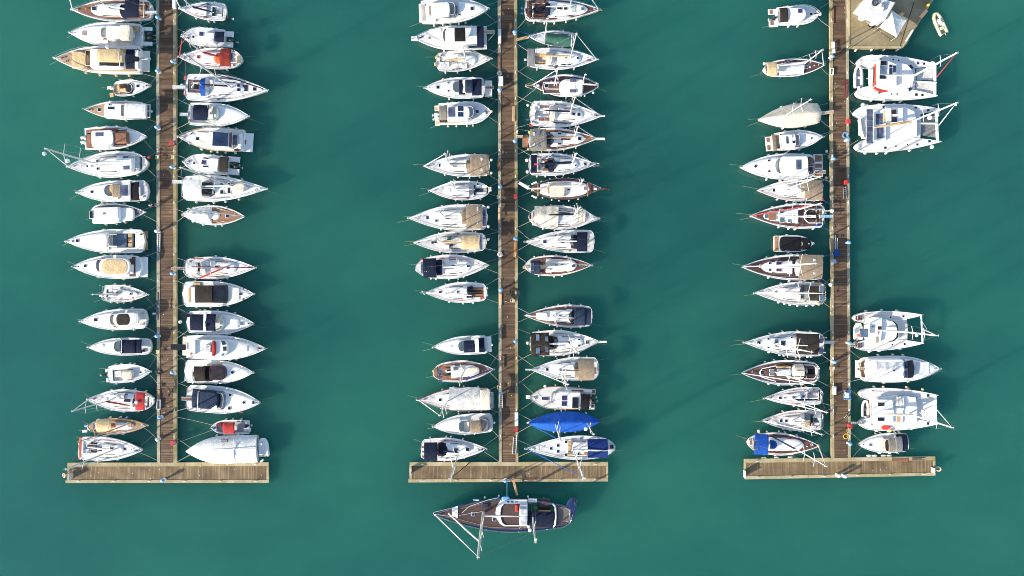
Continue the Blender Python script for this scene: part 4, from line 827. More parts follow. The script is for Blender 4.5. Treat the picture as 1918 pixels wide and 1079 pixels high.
coach(b).H(385, 566, 28).H(520, 575, 32, 10).hood(602, 502, 672, 628, 'ta').canopy(670, 460, 852, 655, 'ta', 1.6, .2).rig(478, 560, tip=(408, 462), boom=(738, 548), bmat='tg', furl='wf', sp=.1).ball('buoy', 875, 512, 28, 'fw', .1).ball('buoy', 874, 638, 28, 'fw', .1).sol(774, 492, 792, 528, 1, 1, 1.78, 'window', 'gw').sol(774, 582, 792, 620, 1, 1, 1.78, 'window', 'gw')
b = S('C2', (278, 808), (860, 805), 186, 'small white sailboat with grey sail cover and dark cockpit slot', 'round', nf=4, fb=.9, well=(705, 755, 845, 850), wellmat='ns')
coach(b, .34, .76).H(468, 808, 28, 30, 'cr').rig(532, 797, 11, boom=(715, 797), bmat='lt', furl='wf', bz=.7).X('cockpit_grating', 715, 790, 797, 822, 'nv', -.05, .05).ball('buoy', 868, 780, 22, 'fw', .1).ball('buoy', 870, 804, 22, 'fw', .1).H(745, 745, 16)
b = S('C3', (80, 97), (838, 86), 250, 'large sailing yacht with tan bimini and twin solar panels aft', 'wide', nf=4, fb=1.35)
coach(b).H(264, 93, 32, mat='gv').H(347, 122, 22, mat='gv').H(452, 78, 36, 10).H(452, 100, 36, 10).hood(545, 20, 640, 165, 'cf').canopy(590, 5, 636, 150, 'ta', 1.3, .15).canopy(632, -32, 786, 196, 'ta', 1.7, .2).sol(790, -12, 830, 176, 1, 2, 1.7).rig(430, 90, 15, boom=(765, 76), bmat='wf', furl='wf', spr=2).ball('buoy', 846, 175, 28, 'fw', .1).ball('buoy', 846, -8, 28, 'fw', .1).X('window', 735, -15, 750, 28, 'gw', 1.9, .03).X('window', 735, 110, 750, 150, 'gw', 1.9, .03)
b = S('C3', (125, 333), (830, 325), 208, 'grey-decked yacht with ribbed beige bimini and rolled beige mainsail', 'sail', nf=4, deck='gg', lmat='rope')
coach(b, .32, .7, .6, 'lt').X('dinghy_motor', 450, 268, 488, 308, 'gn', .4, .25).hood(560, 262, 620, 392, 'be').canopy(585, 262, 756, 396, 'be', 1.5, .22, nx=5, sag=.07).sol(762, 258, 790, 400, 1, 2, 1.6).rig(402, 330, 14, boom=(642, 335), bmat='be', furl='wf').ball('buoy', 846, 298, 28, 'fw', 0).ball('winch_cover', 310, 330, 30, 'blk', .3).X('deck_box', 420, 350, 470, 395, 'w', .35, .2).H(340, 330, 22, 18).X('folding_bike', 478, 342, 506, 364, 'blk', .35, .3)
b = S('C3', (855, 550), (146, 575), 234, 'sailing yacht with round stern and navy bimini with pale patch', 'round', nf=4, fb=1.25)
coach(b, .4, .75).H(655, 555, 30, mat='gb').H(515, 553, 30, 14).hood(345, 495, 432, 642, 'n', 'gw', fr=.35).canopy(345, 498, 402, 640, 'n', 1.3, .15, 'sun_cover', False).canopy(217, 482, 345, 668, 'n', 1.6, .2).X('window', 228, 545, 268, 612, 'gw', 1.8, .03).rig(590, 562, 14, boom=(315, 573), bmat='wf', furl='wf').X('ensign', 195, 485, 218, 502, 'fr', .5, .06)
b = S('C3', (240, 815), (835, 808), 200, 'sailing yacht with golden teak cockpit and navy sprayhood', 'sail', nf=4, well=(690, 762, 800, 855), wellmat='tkd', bench='tko')
coach(b, .32, .76).H(383, 812, 28).H(553, 805, 18).hood(632, 752, 698, 842, 'n', 'n').rig(478, 815, 13, boom=(690, 842), bmat='wf', furl='wf').tubeX('bow_anchor', [(185, 815, .1), (245, 815, .2)], .06, 'ss').tubeX('bow_anchor', [(205, 795, .1), (235, 835, .1)], .03, 'ss').ball('buoy', 832, 770, 24, 'fw', .1).ball('buoy', 832, 838, 24, 'fw', .1).X('ensign', 775, 852, 808, 868, 'fr', .4, .05).X('window', 635, 845, 700, 862, 'n', .3, .2)
b = M('C4', (290, 185), (770, 165), 164, 'slim white cruiser with navy sunroof and navy aft cushion cover', 'motor', nf=2, fender='fn')
fore(b, .5, .96).O(440, 185, 26, 'ns').screen(492, 124, 570, 236, 'gp', .2, .6, f=.5); b.canopy(556, 130, 662, 236, 'n', 1.0, .16).X('window', 590, 160, 640, 220, 'nv', 1.15, .03).X('radar_arch', 655, 118, 690, 240, 'w', 1.1, .12, .05).X('cushion_cover', 686, 110, 738, 234, 'n', .1, .3, .06).X('swim_platform', 755, 95, 800, 228, 'w', -.4, .12).ball('buoy', 804, 170, 22, 'fw', -.2)
b = S('C4', (818, 383), (285, 415), 188, 'teak-decked yacht with four small solar panels across its stern', 'round', teak=(.02, .985, 'tk'), bench='tk', nf=4, fender='fn')
coach(b, .30, .74, .62).R('tender_cover', 592, 365, 695, 432, 'cf', .3, .25, .3, .2).X('helm_seat', 372, 372, 450, 392, 'tk', .0, .12).X('helm_seat', 372, 438, 450, 460, 'tk', .0, .12).rig(572, 382, tip=(540, 508), boom=(400, 408), bmat='wf', furl='bb').tubeX('furled_sail', [(575, 478, .2), (660, 440, .2), (768, 395, .25)], .09, 'bb')
for i, (x, y) in enumerate([(342, 384), (340, 415), (344, 456), (351, 486)]): b.X('solar_panel', x - 15, y - 11, x + 15, y + 11, 'sol', .9, .04)
b.X('cushion', 465, 365, 505, 395, 'gc', .4, .08).X('cushion', 520, 370, 552, 390, 'pale', .4, .08).tubeX('stern_arch', [(330, 345, 0), (335, 365, .85), (340, 490, .85), (345, 500, 0)], .03, 'ss')
b = S('C4', (150, 650), (800, 645), 208, 'yacht under loose grey-white tarpaulin with red waterline and cream bimini', 'wide', nf=4, rub='bootr', boot='bootr', side='w', auto=False)
coach(b).tarp(430, 545, 697, 742, 'lt', .7, .2, lump=.1).canopy(700, 566, 790, 740, 'cf', 1.5, .15).sol(784, 585, 816, 724, 1, 2, 1.6).H(350, 650, 24).rig(415, 662, tip=(395, 818), boom=False, furl='wf', spr=2)
b = M('C4', (290, 885), (815, 850), 178, 'white cruiser with grey domed canopy and pale green windscreen', 'motor', nf=2)
fore(b, .55, .96).screen(495, 822, 580, 950, 'gp', .2, .6, f=.5); b.X('dash', 560, 845, 605, 940, 'cr', .1, .2).canopy(610, 835, 712, 942, 'ta', 1.0, .2).R('aft_canopy', 695, 808, 782, 938, 'gr', .1, .75, 0, .5, .2).X('window', 712, 850, 735, 905, 'tn', .88, .03).ball('buoy', 824, 853, 22, 'fw', -.1)
b = S('C5', (800, 248), (188, 255), 210, 'sailing yacht with navy cockpit canopy moored along the T-head', 'wide', nf=4)
coach(b, .38, .74).H(617, 250, 34).H(512, 252, 34, 26).hood(345, 198, 438, 322, 'n', 'n').canopy(217, 192, 336, 362, 'n', 1.6, .2).rig(540, 268, tip=(438, 518), boom=(265, 252), bmat='n', furl='n', sp=.1).tubeX('helm_frame', [(340, 190, .2), (345, 210, 1.0), (345, 320, 1.0), (340, 345, .2)], .05, 'wd')
for x, y in ((385, 192), (435, 196), (490, 200), (555, 208)): b.X('window', x - 14, y - 3, x + 14, y + 3, 'gl', .2, .05)
for y in (228, 270, 315): b.X('step', 195, y, 215, y + 14, 'rb', .05, .03)
# middle pontoon, boats on the side towards the right pontoon
b = S('D1', (890, 98), (165, 92), 228, 'teak-decked yacht with navy hood and brown teak cockpit near upper edge', 'wide', teak=(.03, .985, 'tkd'), rub='w', nf=5, fb=1.3, well=(225, 30, 372, 165), wellmat='tkd', bench='tkd')
coach(b, .32, .84, .72).H(502, 85, 46, 26).H(560, 88, 28).H(725, 92, 30, mat='gc').H(635, 90, 40, 72, 'gp').hood(365, 15, 458, 152, 'n').rig(602, 82, 15, boom=(375, 65), bmat='wf', furl='wf').wheel(245, 60, 1.0).wheel(245, 125, 1.0).X('cockpit_table', 280, 75, 345, 110, 'n', -.05, .3).R('paddle_board', 470, 152, 622, 178, 'pale', .2, .1, .3, .3).X('stern_locker', 168, 80, 190, 130, 'gbr', .03, .05).ball('buoy', 146, 80, 24, 'fn', 0).ball('buoy', 146, 130, 24, 'fn', 0).tubeX('anchor', [(870, 98, .1), (915, 98, .1)], .08, 'wd')
for y in (20, 70, 125): b.X('helm_seat', 208, y - 18, 232, y + 18, 'br', .2, .15)
b = S('D1', (212, 355), (650, 385), 152, 'small classic sailboat under a dark green cover', 'sail', nf=2, fb=.8, auto=False, lmat='ropeb')
b.canopy(368, 318, 612, 428, 'gn', .45, .4, 'cockpit_cover', False, nx=9, sag=.05).rig(362, 352, tip=(388, 178), boom=False, r=.07, spr=1, furl=None).tubeX('boom_crutch', [(480, 415, .7), (605, 335, .7)], .05, 'pale').tubeX('stern_frame', [(610, 325, .1), (620, 340, .9), (620, 435, .9), (610, 445, .1)], .05, 'w')
b = S('D1', (870, 575), (192, 560), 208, 'white yacht with grey stern awning, tan cockpit cushions and tan mainsail', 'sail', nf=3, well=(268, 512, 385, 620), wellmat='ns', bench='tn')
coach(b, .42, .76).O(677, 565, 24, 'gb').O(560, 562, 18, 'rd').hood(372, 500, 475, 625, 'cf').canopy(194, 466, 266, 636, 'gr', 1.5, .12).rig(608, 562, tip=(634, 318), boom=(275, 535), bmat='tn', furl='wf').ball('buoy', 176, 575, 26, 'fw', 0)
for x in (405, 475, 545, 598): b.X('window', x - 16, 630 - (x - 405) * .06, x + 16, 636 - (x - 405) * .06, 'gbr', .15, .05)
b = S('D1', (240, 822), (880, 830), 214, 'dark-decked classic ketch with white wheelhouse and two roof solar panels', 'canoe', teak=(.02, .985, 'tkd'), rub='w', nf=3, auto=False, fb=1.2, side='w')
b.R('coachroof', 340, 785, 510, 902, 'tkd', .05, .35, .1, 0).tubeX('roof_trim', [(505, 790, .45), (350, 792, .45), (342, 845, .45), (352, 898, .45), (505, 898, .45)], .06, 'w').H(377, 827, 34, z=.4).H(480, 776, 28, z=.4).X('grab_rail', 360, 796, 495, 804, 'w', .42, .05).X('grab_rail', 360, 852, 495, 860, 'w', .42, .05).R('wheelhouse', 498, 755, 735, 912, 'w', .05, 1.1, .3, .05, .2).X('roof_cushion', 560, 775, 660, 895, 'wf', 1.15, .08).sol(605, 760, 665, 790, 1, 1, 1.3).sol(602, 862, 662, 892, 1, 1, 1.3)
b.rig(452, 828, tip=(490, 662), boom=False, furl='wf', back=False).rig(715, 822, tip=(740, 716), boom=(868, 820), bmat='wf', r=.07, fore=False, spr=1).tubeX('bowsprit', [(250, 822, .1), (172, 822, .35)], .11, 'wd').tubeX('bowsprit_rail', [(250, 790, .5), (175, 815, .7), (175, 832, .7), (250, 860, .5)], .035, 'ss').ball('buoy', 828, 892, 26, 'fw', .3).X('windlass', 280, 812, 310, 832, 'pale', .05, .2)
for x, y in ((425, 785), (430, 878)): b.O(x, y, 16, 'pale')
b = S('D2', (912, 92), (216, 62), 252, 'big white yacht with four teak cockpit cushions and dark furled mainsail', 'wide', nf=4, fb=1.3, well=(268, 0, 405, 118), wellmat='ns')
coach(b, .4, .74, .5).H(638, 75, 24, 28).H(686, 78, 26, 28).hood(410, -8, 502, 136, 'cf').seat(302, 108, 352, 134, 'rb', .0, .1).seat(358, 108, 402, 134, 'rb', .0, .1).seat(312, -12, 402, 8, 'rb', .0, .1).X('cushion', 228, 142, 275, 152, 'rb', .05, .06).rig(605, 60, tip=(628, -100), boom=(350, 36), bmat='n', furl='wf').wheel(270, 30, 1.0).ball('buoy', 196, 122, 26, 'fn', 0).ball('buoy', 198, -15, 26, 'fw', 0).ball('radar', 605, 75, 30, 'w', .6).X('ensign', 215, 172, 245, 188, 'fr', .4, .05).tubeX('bowsprit', [(880, 92, .1), (942, 88, .2)], .12, 'w').X('window', 450, 150, 620, 158, 'gbr', .15, .05)
b = S('D2', (868, 310), (205, 318), 222, 'teak-decked yacht with big taupe bimini and long white bowsprit', 'wide', teak=(.03, .985, 'tk'), rub='w', nf=5, fb=1.3, side='w')
coach(b, .32, .82, .68).H(502, 263, 34, 14).H(530, 318, 28, 20).H(560, 318, 26, 20).H(588, 318, 26, 20).H(502, 362, 34, 14).H(695, 310, 30).hood(372, 240, 458, 378, 'nv', 'gl').canopy(222, 212, 378, 420, 'tg', 1.6, .2).tubeX('bowsprit', [(850, 308, .1), (940, 308, .25)], .2, 'w').rig(640, 300, tip=(618, 165), boom=(300, 313), bmat='ta', furl='wf').X('swim_platform', 148, 272, 202, 390, 'tk', -.6, .12).gang(88, 276, 150, 300, 'tn').ball('radar', 670, 265, 34, 'w', .6).ball('lifebuoy', 215, 245, 28, 'fy', .6).ball('lifebuoy', 205, 410, 26, 'fo', .4)
for (x0, y0, x1, y1, m_) in ((245, 245, 268, 286, 'gw'), (245, 335, 268, 378, 'gw'), (294, 235, 318, 292, 'gc'), (294, 330, 318, 386, 'gc')): b.X('window', x0, y0, x1, y1, m_, 1.8, .03)
b = S('D2', (850, 555), (206, 556), 214, 'yacht with thick navy sail cover and narrow navy stern awning', 'wide', nf=4, fb=1.2, well=(300, 505, 400, 612), wellmat='gg', bench='w')
coach(b, .38, .74).H(748, 552, 28, mat='gb').H(655, 568, 14).hood(398, 490, 482, 622, 'n', 'gl').canopy(228, 462, 286, 634, 'n', 1.5, .15).seat(335, 502, 390, 526, 'rb', 0, .1).seat(340, 592, 392, 616, 'rb', 0, .1).seat(290, 478, 325, 490, 'rb', .03, .05).seat(290, 626, 325, 638, 'rb', .03, .05).rig(622, 546, tip=(640, 436), boom=(305, 552), bmat='n', furl='wf', brad=.2).ball('buoy', 190, 515, 34, 'fw', .1).ball('buoy', 195, 626, 34, 'fw', .1).X('ensign', 262, 545, 292, 562, 'fr', 1.75, .04).wheel(312, 512, .9)
b.tubeX('pulpit_seat', [(825, 535, .4), (885, 548, .5), (885, 562, .5), (825, 578, .4)], .05, 'ss')
b = S('D2', (905, 790), (228, 792), 208, 'dark wooden ketch with rolled tan sails and many white ball fenders', 'canoe', top='hb', side='hb', deck='tkd', rub='hb', nf=5, auto=False, fb=1.2, fender='fw')
coach(b, .13, .83, .76, 'w', .3, False)
b.H(500, 738, 62, 28, 'gc').H(503, 845, 62, 28, 'gc').H(705, 753, 16).H(745, 788, 20, 26, 'gc').R('trunk_cabin', 408, 722, 558, 868, 'cf', .35, .4, .1, .05).X('teak_panel', 288, 730, 302, 860, 'tko', .36, .05).X('teak_panel', 768, 735, 780, 862, 'tko', .36, .05).X('locker', 390, 780, 408, 835, 'wd', .36, .2).H(590, 800, 22, 16).rig(690, 768, tip=(682, 672), boom=(412, 770), bmat='cf', furl=None, brad=.2, back=False, h=13).rig(380, 790, 9, boom=(195, 790), bmat='cf', fore=False, back=False, r=.07, spr=0, brad=.16).tubeX('bowsprit', [(880, 788, .1), (985, 788, .35)], .2, 'hb').tubeX('davit', [(215, 755, .2), (185, 765, .6)], .05, 'ss')
for (x, y) in ((262, 732), (278, 728), (245, 742), (262, 868), (245, 858), (278, 872)): b.ball('lifebuoy', x, y, 22, 'fw', .3)
b.Pg('gangway', [(120, 718), (215, 772), (200, 800), (105, 742)], 'pale', .2, .06).X('windlass', 835, 778, 865, 798, 'pale', .1, .25)
b = S('D3', (880, 48), (206, 32), 230, 'yacht under cream tarpaulins with black rolled sail on its boom', 'round', nf=4, fb=1.2, auto=False)
coach(b).tarp(262, -70, 492, 118, 'cf', .9, .3).tarp(632, -42, 752, 78, 'cf', .4, .15).rig(640, 15, 14, boom=(382, 14), bmat='bl', furl='wf', bz=1.3).H(710, 18, 24).X('stern_rack', 210, -5, 232, 50, 'blk', .3, .3).X('cockpit_cover', 240, 78, 285, 112, 'lt', .1, .4).X('solar_panel', 500, -12, 610, 0, 'blk', .5, .1).tubeX('pulpit', [(820, 20, .6), (890, 42, .7), (890, 56, .7), (820, 80, .6)], .04, 'ss')
b = S('D3', (170, 272), (840, 266), 220, 'white yacht with navy bimini over its wheel and purple foredeck hatch', 'wide', nf=4, fender='fn')
coach(b, .34, .76).H(360, 272, 30, mat='gv').H(528, 262, 30, 12, 'gv').H(528, 281, 30, 12, 'gv').hood(600, 203, 678, 338, 'n', 'gl').canopy(672, 178, 772, 364, 'n', 1.6, .22).wheel(790, 270, 1.4).rig(458, 266, 13, boom=(705, 267), bmat='wf', furl='wf')
b = S('D3', (812, 497), (167, 506), 198, 'yacht with dark side decks, blue stern canopy and tan sprayhood', 'round', teak=(.1, .97, 'tkd'), rub='cr', nf=3, well=(318, 465, 375, 560), wellmat='w', bench='tkd')
coach(b, .32, .78, .72).H(475, 498, 34, 16, 'gb').H(525, 498, 30, 16, 'gb').H(637, 502, 30, mat='gv').hood(370, 456, 440, 562, 'cf').canopy(224, 452, 320, 582, 'nv', 1.5, .2).sol(226, 484, 256, 552, 1, 1, 1.75).rig(588, 503, 13, boom=(380, 516), bmat='wf', furl='wf').gang(150, 510, 212, 528, 'tn').seat(322, 472, 372, 482, 'br', .05, .1).seat(322, 532, 372, 544, 'br', .05, .1)
b = S('D3', (165, 980), (820, 990), 218, 'teak side-decked yacht with white cover forward and dark navy bimini', 'wide', teak=(.1, .985, 'tk'), rub='w', nf=4)
coach(b, .30, .8, .64).R('foredeck_cover', 276, 950, 392, 1022, 'wf', .25, .2, .3, .1).H(508, 990, 26).hood(588, 930, 655, 1062, 'n', 'gl').canopy(645, 905, 752, 1080, 'nv', 1.6, .22).canopy(750, 912, 806, 1072, 'nv', 1.5, .18, 'aft_bimini').rig(436, 986, 13, boom=(640, 1005), bmat='wf', furl='wf')
b = S('D4', (900, 195), (256, 216), 236, 'yacht with black bimini full of clear panels and white bowsprit', 'wide', nf=4, fb=1.25)
coach(b, .4, .76, .55).H(785, 200, 30).H(707, 175, 22, 12).H(707, 233, 22, 12).H(608, 205, 38, 26).hood(428, 145, 518, 272, 'bl', 'gl').canopy(266, 115, 436, 326, 'br', 1.6, .2).rig(608, 205, tip=(655, 345), boom=(300, 222), bmat='wf', furl='wf', bz=1.2).ball('buoy', 236, 208, 30, 'fw', 0).tubeX('bowsprit', [(880, 198, .1), (962, 197, .2)], .17, 'w')
for (x0, y0, x1, y1) in ((315, 130, 345, 194), (315, 250, 350, 310), (397, 148, 425, 194), (400, 246, 428, 290)): b.X('window', x0, y0, x1, y1, 'gc', 1.82, .03)
b = S('D4', (262, 452), (888, 440), 214, 'sailing yacht with taupe cockpit awning and fan of dark stern hatches', 'wide', nf=4, fb=1.2)
coach(b, .34, .72).H(416, 452, 24).hood(632, 392, 708, 522, 'ta').canopy(704, 358, 848, 554, 'ta', 1.6, .34, nx=2).rig(522, 452, tip=(556, 612), boom=(752, 464), bmat='tg', furl='wf').H(820, 460, 24).H(854, 462, 26, 62, 'tks').H(882, 435, 14, 70, 'tks').tubeX('bowsprit', [(275, 452, .1), (218, 452, .2)], .12, 'pale')
b = M('D4', (250, 705), (822, 720), 210, 'white pilothouse boat with paired blue roof windows and black twin outboards', 'pilot', nf=3, rub='rb', well=(725, 675, 815, 815), wellmat='tk', rail=(.35, .55, .026))
b.H(398, 718, 64, 26, 'gv').screen(452, 652, 520, 778, 'gc', .3, .8, f=.5); b.cabin(485, 655, 732, 806, 'w', 1.2, 0, .22, .06, 'pilothouse').sol(552, 693, 600, 737, 2, 1, name='roof_hatch', mat='gv').sol(548, 744, 598, 787, 2, 1, name='roof_hatch', mat='gv').H(670, 746, 58, 98, 'gl').canopy(724, 680, 804, 814, 'bl', 1.3, .12).X('side_deck', 570, 634, 830, 660, 'w', .1, .3).X('swim_platform', 808, 632, 860, 680, 'w', -.5, .2).X('platform_pad', 815, 638, 855, 670, 'rb', -.28, .03).X('swim_platform', 800, 770, 852, 818, 'w', -.5, .2).X('platform_pad', 812, 778, 845, 804, 'rb', -.28, .03).ob(838, 715).ob(845, 750).ball('buoy', 397, 606, 28, 'fw', 0).X('anchor_plate', 222, 688, 262, 722, 'pale', .02, .08).X('seat', 640, 640, 750, 655, 'rb', .4, .1)
b = S('D4', (228, 940), (900, 928), 186, 'sailboat wholly wrapped in a bright blue cover', 'canoe', nf=3, auto=False, rail=None, fb=1.05)
b.cover(.0, .965, 'bt', 1.0, 1.2, .4, 'boat_cover', .05, 1.15).rig(490, 950, tip=(503, 1120), boom=False, furl='bt', r=.1, mat='ms').rig(780, 940, tip=(826, 1052), boom=False, fore=False, r=.06, spr=1, mat='ms').ball('radome', 772, 998, 38, 'w', 5.0)
b = S('D5', (122, 245), (945, 232), 220, 'long white yacht with blue cockpit cover moored along the T-head', 'round', nf=4, fender='fn', fb=1.35, auto=False)
coach(b, .28, .57, .6).H(353, 245, 24, mat='gb').H(417, 218, 24).H(417, 272, 24).H(492, 187, 22).H(490, 303, 22).H(598, 290, 24).canopy(690, 162, 876, 334, 'bd', 1.0, .3, 'cockpit_cover', nx=2).rig(552, 242, tip=(650, 520), boom=(872, 265), bmat='wf', furl='bb', sp=.085, bz=1.3).X('cabin_window', 508, 178, 542, 218, 'tn', .25, .15).X('cabin_window', 505, 222, 535, 268, 'tn', .25, .15).X('cabin_window', 508, 275, 542, 312, 'tn', .25, .15).H(228, 242, 24, 34, 'pale').X('stern_locker', 895, 212, 928, 248, 'gl', .05, .08).X('locker', 655, 280, 690, 305, 'wd', .3, .1).tubeX('awning_batten', [(690, 265, 1.5), (872, 265, 1.5)], .06, 'w')
# the big ketch lying outside the T-head of the middle pontoon
b = S('K', (178, 402), (1640, 430), 355, 'big dark-decked ketch with navy hull moored outside the middle T-head', 'ketch', name='ketch', cat='ketch', teak=(.02, .985, 'tkk'), rub='hn', side='hn', top='hn', deck='tkk', nf=4, fb=1.7, well=(1190, 250, 1440, 540), wellmat='tkk', lines=False, rail=(.4, .75, .03, True), bench='tkd')
b.Pg('foredeck_plate', [(376, 345), (438, 325), (438, 455), (376, 432)], 'w', .03, .05).H(598, 412, 34, mat='gb').H(822, 465, 34, mat='gb').H(960, 497, 38, mat='gb', z=.1)
b.Pg('coaming', [(835, 400), (850, 330), (890, 272), (935, 262), (1172, 262), (1172, 305), (925, 303), (895, 345), (886, 400), (888, 440), (905, 500), (935, 528), (1180, 528), (1180, 540), (925, 540), (880, 512), (845, 450)], 'w', .03, .45).Pg('deckhouse', [(925, 303), (1085, 303), (1085, 528), (935, 528), (905, 500), (888, 430), (895, 345)], 'tkk', .03, .3)
for x in (968, 1012, 1058, 1104): b.X('window', x - 14, 276, x + 14, 290, 'gl', .46, .05)
b.R('windscreen', 1085, 308, 1178, 532, 'gw', .05, .9, .05, .05, .12).X('windscreen_frame', 1090, 415, 1172, 425, 'w', .96, .05).X('sailbag', 1042, 308, 1075, 388, 're', .35, .25, .08).canopy(1192, 388, 1468, 548, 'n', .55, .1, 'cockpit_cover', False).X('cockpit_locker', 1240, 330, 1275, 368, 'rb', -.3, .3).X('locker_lid', 1290, 372, 1420, 392, 'tn', .1, .12)
b.tubeX('stern_arch', [(1445, 305, .1), (1468, 340, 1.6), (1475, 440, 1.7), (1465, 525, 1.6), (1448, 545, .1)], .13, 'w').Pg('aft_deck', [(1495, 330), (1630, 360), (1630, 475), (1495, 510)], 'tks', .03, .05)
b.rig(708, 395, tip=(688, 872), boom=(1110, 436), bmat='ms', cover=True, brad=.14, spr=2, r=.2, furl='wf', sp=.06, bz=1.6).rig(1230, 440, tip=(1262, 705), boom=False, fore=False, back=False, r=.13, spr=1).ball('radome', 1200, 582, 42, 'w', 3.2).ball('radar', 1185, 545, 36, 'w', 2.0).ball('mast_radar', 1262, 680, 32, 'w', 13.5)
b.R('paddle_board', 900, 228, 985, 272, 'skb', .5, .1, .3, .3).X('deck_cushion', 700, 300, 755, 345, 'nv', .05, .2).tubeX('staysail', [(340, 405, .3), (430, 490, 6.2), (560, 610, 11.5), (672, 706, 15.2)], .11, 'wf').tubeX('deck_rope', [(480, 400, .1), (560, 330, .1), (760, 260, .1), (870, 238, .1)], .04, 'pale').tubeX('deck_rope', [(450, 425, .1), (690, 385, .1)], .03, 'pale').X('liferaft', 600, 258, 660, 272, 'pale', .1, .25).X('fender_bag', 1180, 250, 1275, 290, 'pale', .1, .3, .1).tubeX('bow_rail', [(376, 345, .7), (180, 395, .8), (180, 410, .8), (376, 440, .7)], .05, 'ss')
# right pontoon, boats on the side towards the middle
b = M('E1', (770, 125), (400, 142), 164, 'white pilothouse boat with navy roof hatch at upper end of its row', 'pilot', nf=3, rail=(.35, .55, .026), well=(408, 75, 500, 195), wellmat='w')
b.H(700, 125, 22, mat='gv').cabin(492, 62, 662, 186, 'w', 1.1, 0, .4, .05, 'pilothouse').H(580, 118, 34, mat='gv').canopy(428, 64, 498, 192, 'br', 1.25, .12).X('swim_platform', 325, 80, 402, 125, 'w', -.5, .2).X('platform_pad', 335, 88, 362, 122, 'tk', -.28, .03).X('swim_platform', 332, 180, 408, 235, 'w', -.5, .2).X('platform_pad', 342, 186, 370, 222, 'tk', -.28, .03).ob(385, 152).ball('buoy', 780, 126, 26, 'fw', .2)
b = S('E1', (815, 575), (282, 612), 156, 'dark teak-decked sailboat with beige bimini and white covered cabin top', 'round', teak=(.03, .98, 'tkd'), rub='w', nf=3, fender='fn', fb=.95)
coach(b, .3, .68, .6).tarp(415, 558, 632, 656, 'wf', .55, .3, lump=.04).H(657, 590, 26, mat='gb').canopy(313, 543, 402, 662, 'be', 1.3, .18).rig(640, 562, tip=(800, 438), boom=(405, 582), bmat='wf', furl='wf').ball('buoy', 290, 560, 28, 'fw', .2).O(690, 590, 12, 'pale')
b = S('E2', (230, 118), (790, 52), 205, 'sailboat wrapped in a pale cream cover with plank to the dock', 'sail', nf=3, auto=False, rail=None, side='w')
b.cover(.0, .97, 'cf', 1.0, 1.15, .45, 'boat_cover', .05, 1.2).rig(455, 88, tip=(705, -38), boom=False, furl=None, r=.07, sp=.09).gang(788, 38, 900, 62, 'tn')
b = M('E2', (800, 268), (360, 312), 166, 'white cruiser with violet windscreen and brown framed cockpit', 'motor', nf=2, rail=(.35, .55, .026), well=(362, 240, 448, 385), wellmat='tks')
fore(b, .5, .95).O(697, 280, 16).screen(560, 235, 612, 350, 'gv', .2, .6, f=.2); b.cabin(445, 236, 575, 358, 'w', 1.0, 0, .12, .04, 'cabin').sol(480, 262, 502, 325, 1, 1).H(527, 320, 24, 22).X('roof_vent', 505, 248, 535, 275, 'cr', 1.05, .08).canopy(360, 242, 395, 388, 'ta', 1.0, .1, 'awning').tubeX('canopy_frame', [(395, 242, .9), (450, 236, .9), (455, 384, .9), (395, 388, .9)], .03, 'rb').X('swim_platform', 302, 262, 362, 388, 'w', -.4, .15).X('platform_pad', 308, 272, 338, 312, 'tk', -.22, .03).X('platform_pad', 315, 338, 342, 380, 'tk', -.22, .03)
b = M('E2', (80, 533), (735, 522), 226, 'large white cruiser with solar panel on hardtop and brown teak platform', 'motor', nf=4, fb=1.5, well=(672, 440, 730, 595), wellmat='tkd')
fore(b, .5, .97, .8, .4).O(205, 527, 26, 'gb').O(320, 477, 20, 'gbr').O(323, 570, 20, 'gbr').screen(360, 440, 470, 604, 'gp', .25, .8, f=.5); b.R('hardtop', 432, 430, 682, 602, 'w', .6, .75, .12, .06, .15).sol(568, 467, 613, 553, 1, 1, 1.42).seat(680, 450, 720, 490, 'rb', .05, .1).seat(680, 520, 705, 590, 'gbr', .05, .2).X('swim_platform', 722, 418, 802, 616, 'w', -.9, .12)
for y0, y1 in ((424, 482), (500, 535), (550, 560), (588, 610)): b.X('platform_pad', 735, y0, 794, y1, 'tk', -.77, .03)
b.gang(735, 560, 830, 586, 'rb').tubeX('cockpit_rail', [(682, 505, .6), (725, 500, .6)], .04, 'pale').tubeX('cockpit_rail', [(682, 528, .6), (725, 525, .6)], .04, 'pale')
b = S('E2', (222, 735), (800, 736), 190, 'sailing yacht with light brown bimini and mast leaning over its stern', 'wide', nf=4)
coach(b, .34, .72).H(374, 735, 24).hood(572, 670, 650, 792, 'cf').canopy(645, 640, 800, 822, 'ta', 1.6, .3, nx=3).rig(470, 726, tip=(790, 688), boom=False, furl='wf', sp=.1).H(747, 770, 18, 34, 'gw', z=1.7).ball('lifebuoy', 795, 812, 30, 'fr', .3).tubeX('boom', [(480, 732, 1.0), (640, 738, 1.1)], .1, 'cf')
b = S('E2', (160, 960), (812, 960), 220, 'dark teak-decked yacht with red furled headsail and twin wheels', 'wide', teak=(.03, .985, 'tkd'), rub='w', nf=4, fb=1.3, lmat='ropeb', well=(640, 895, 790, 1025), wellmat='tkd', bench='tkd')
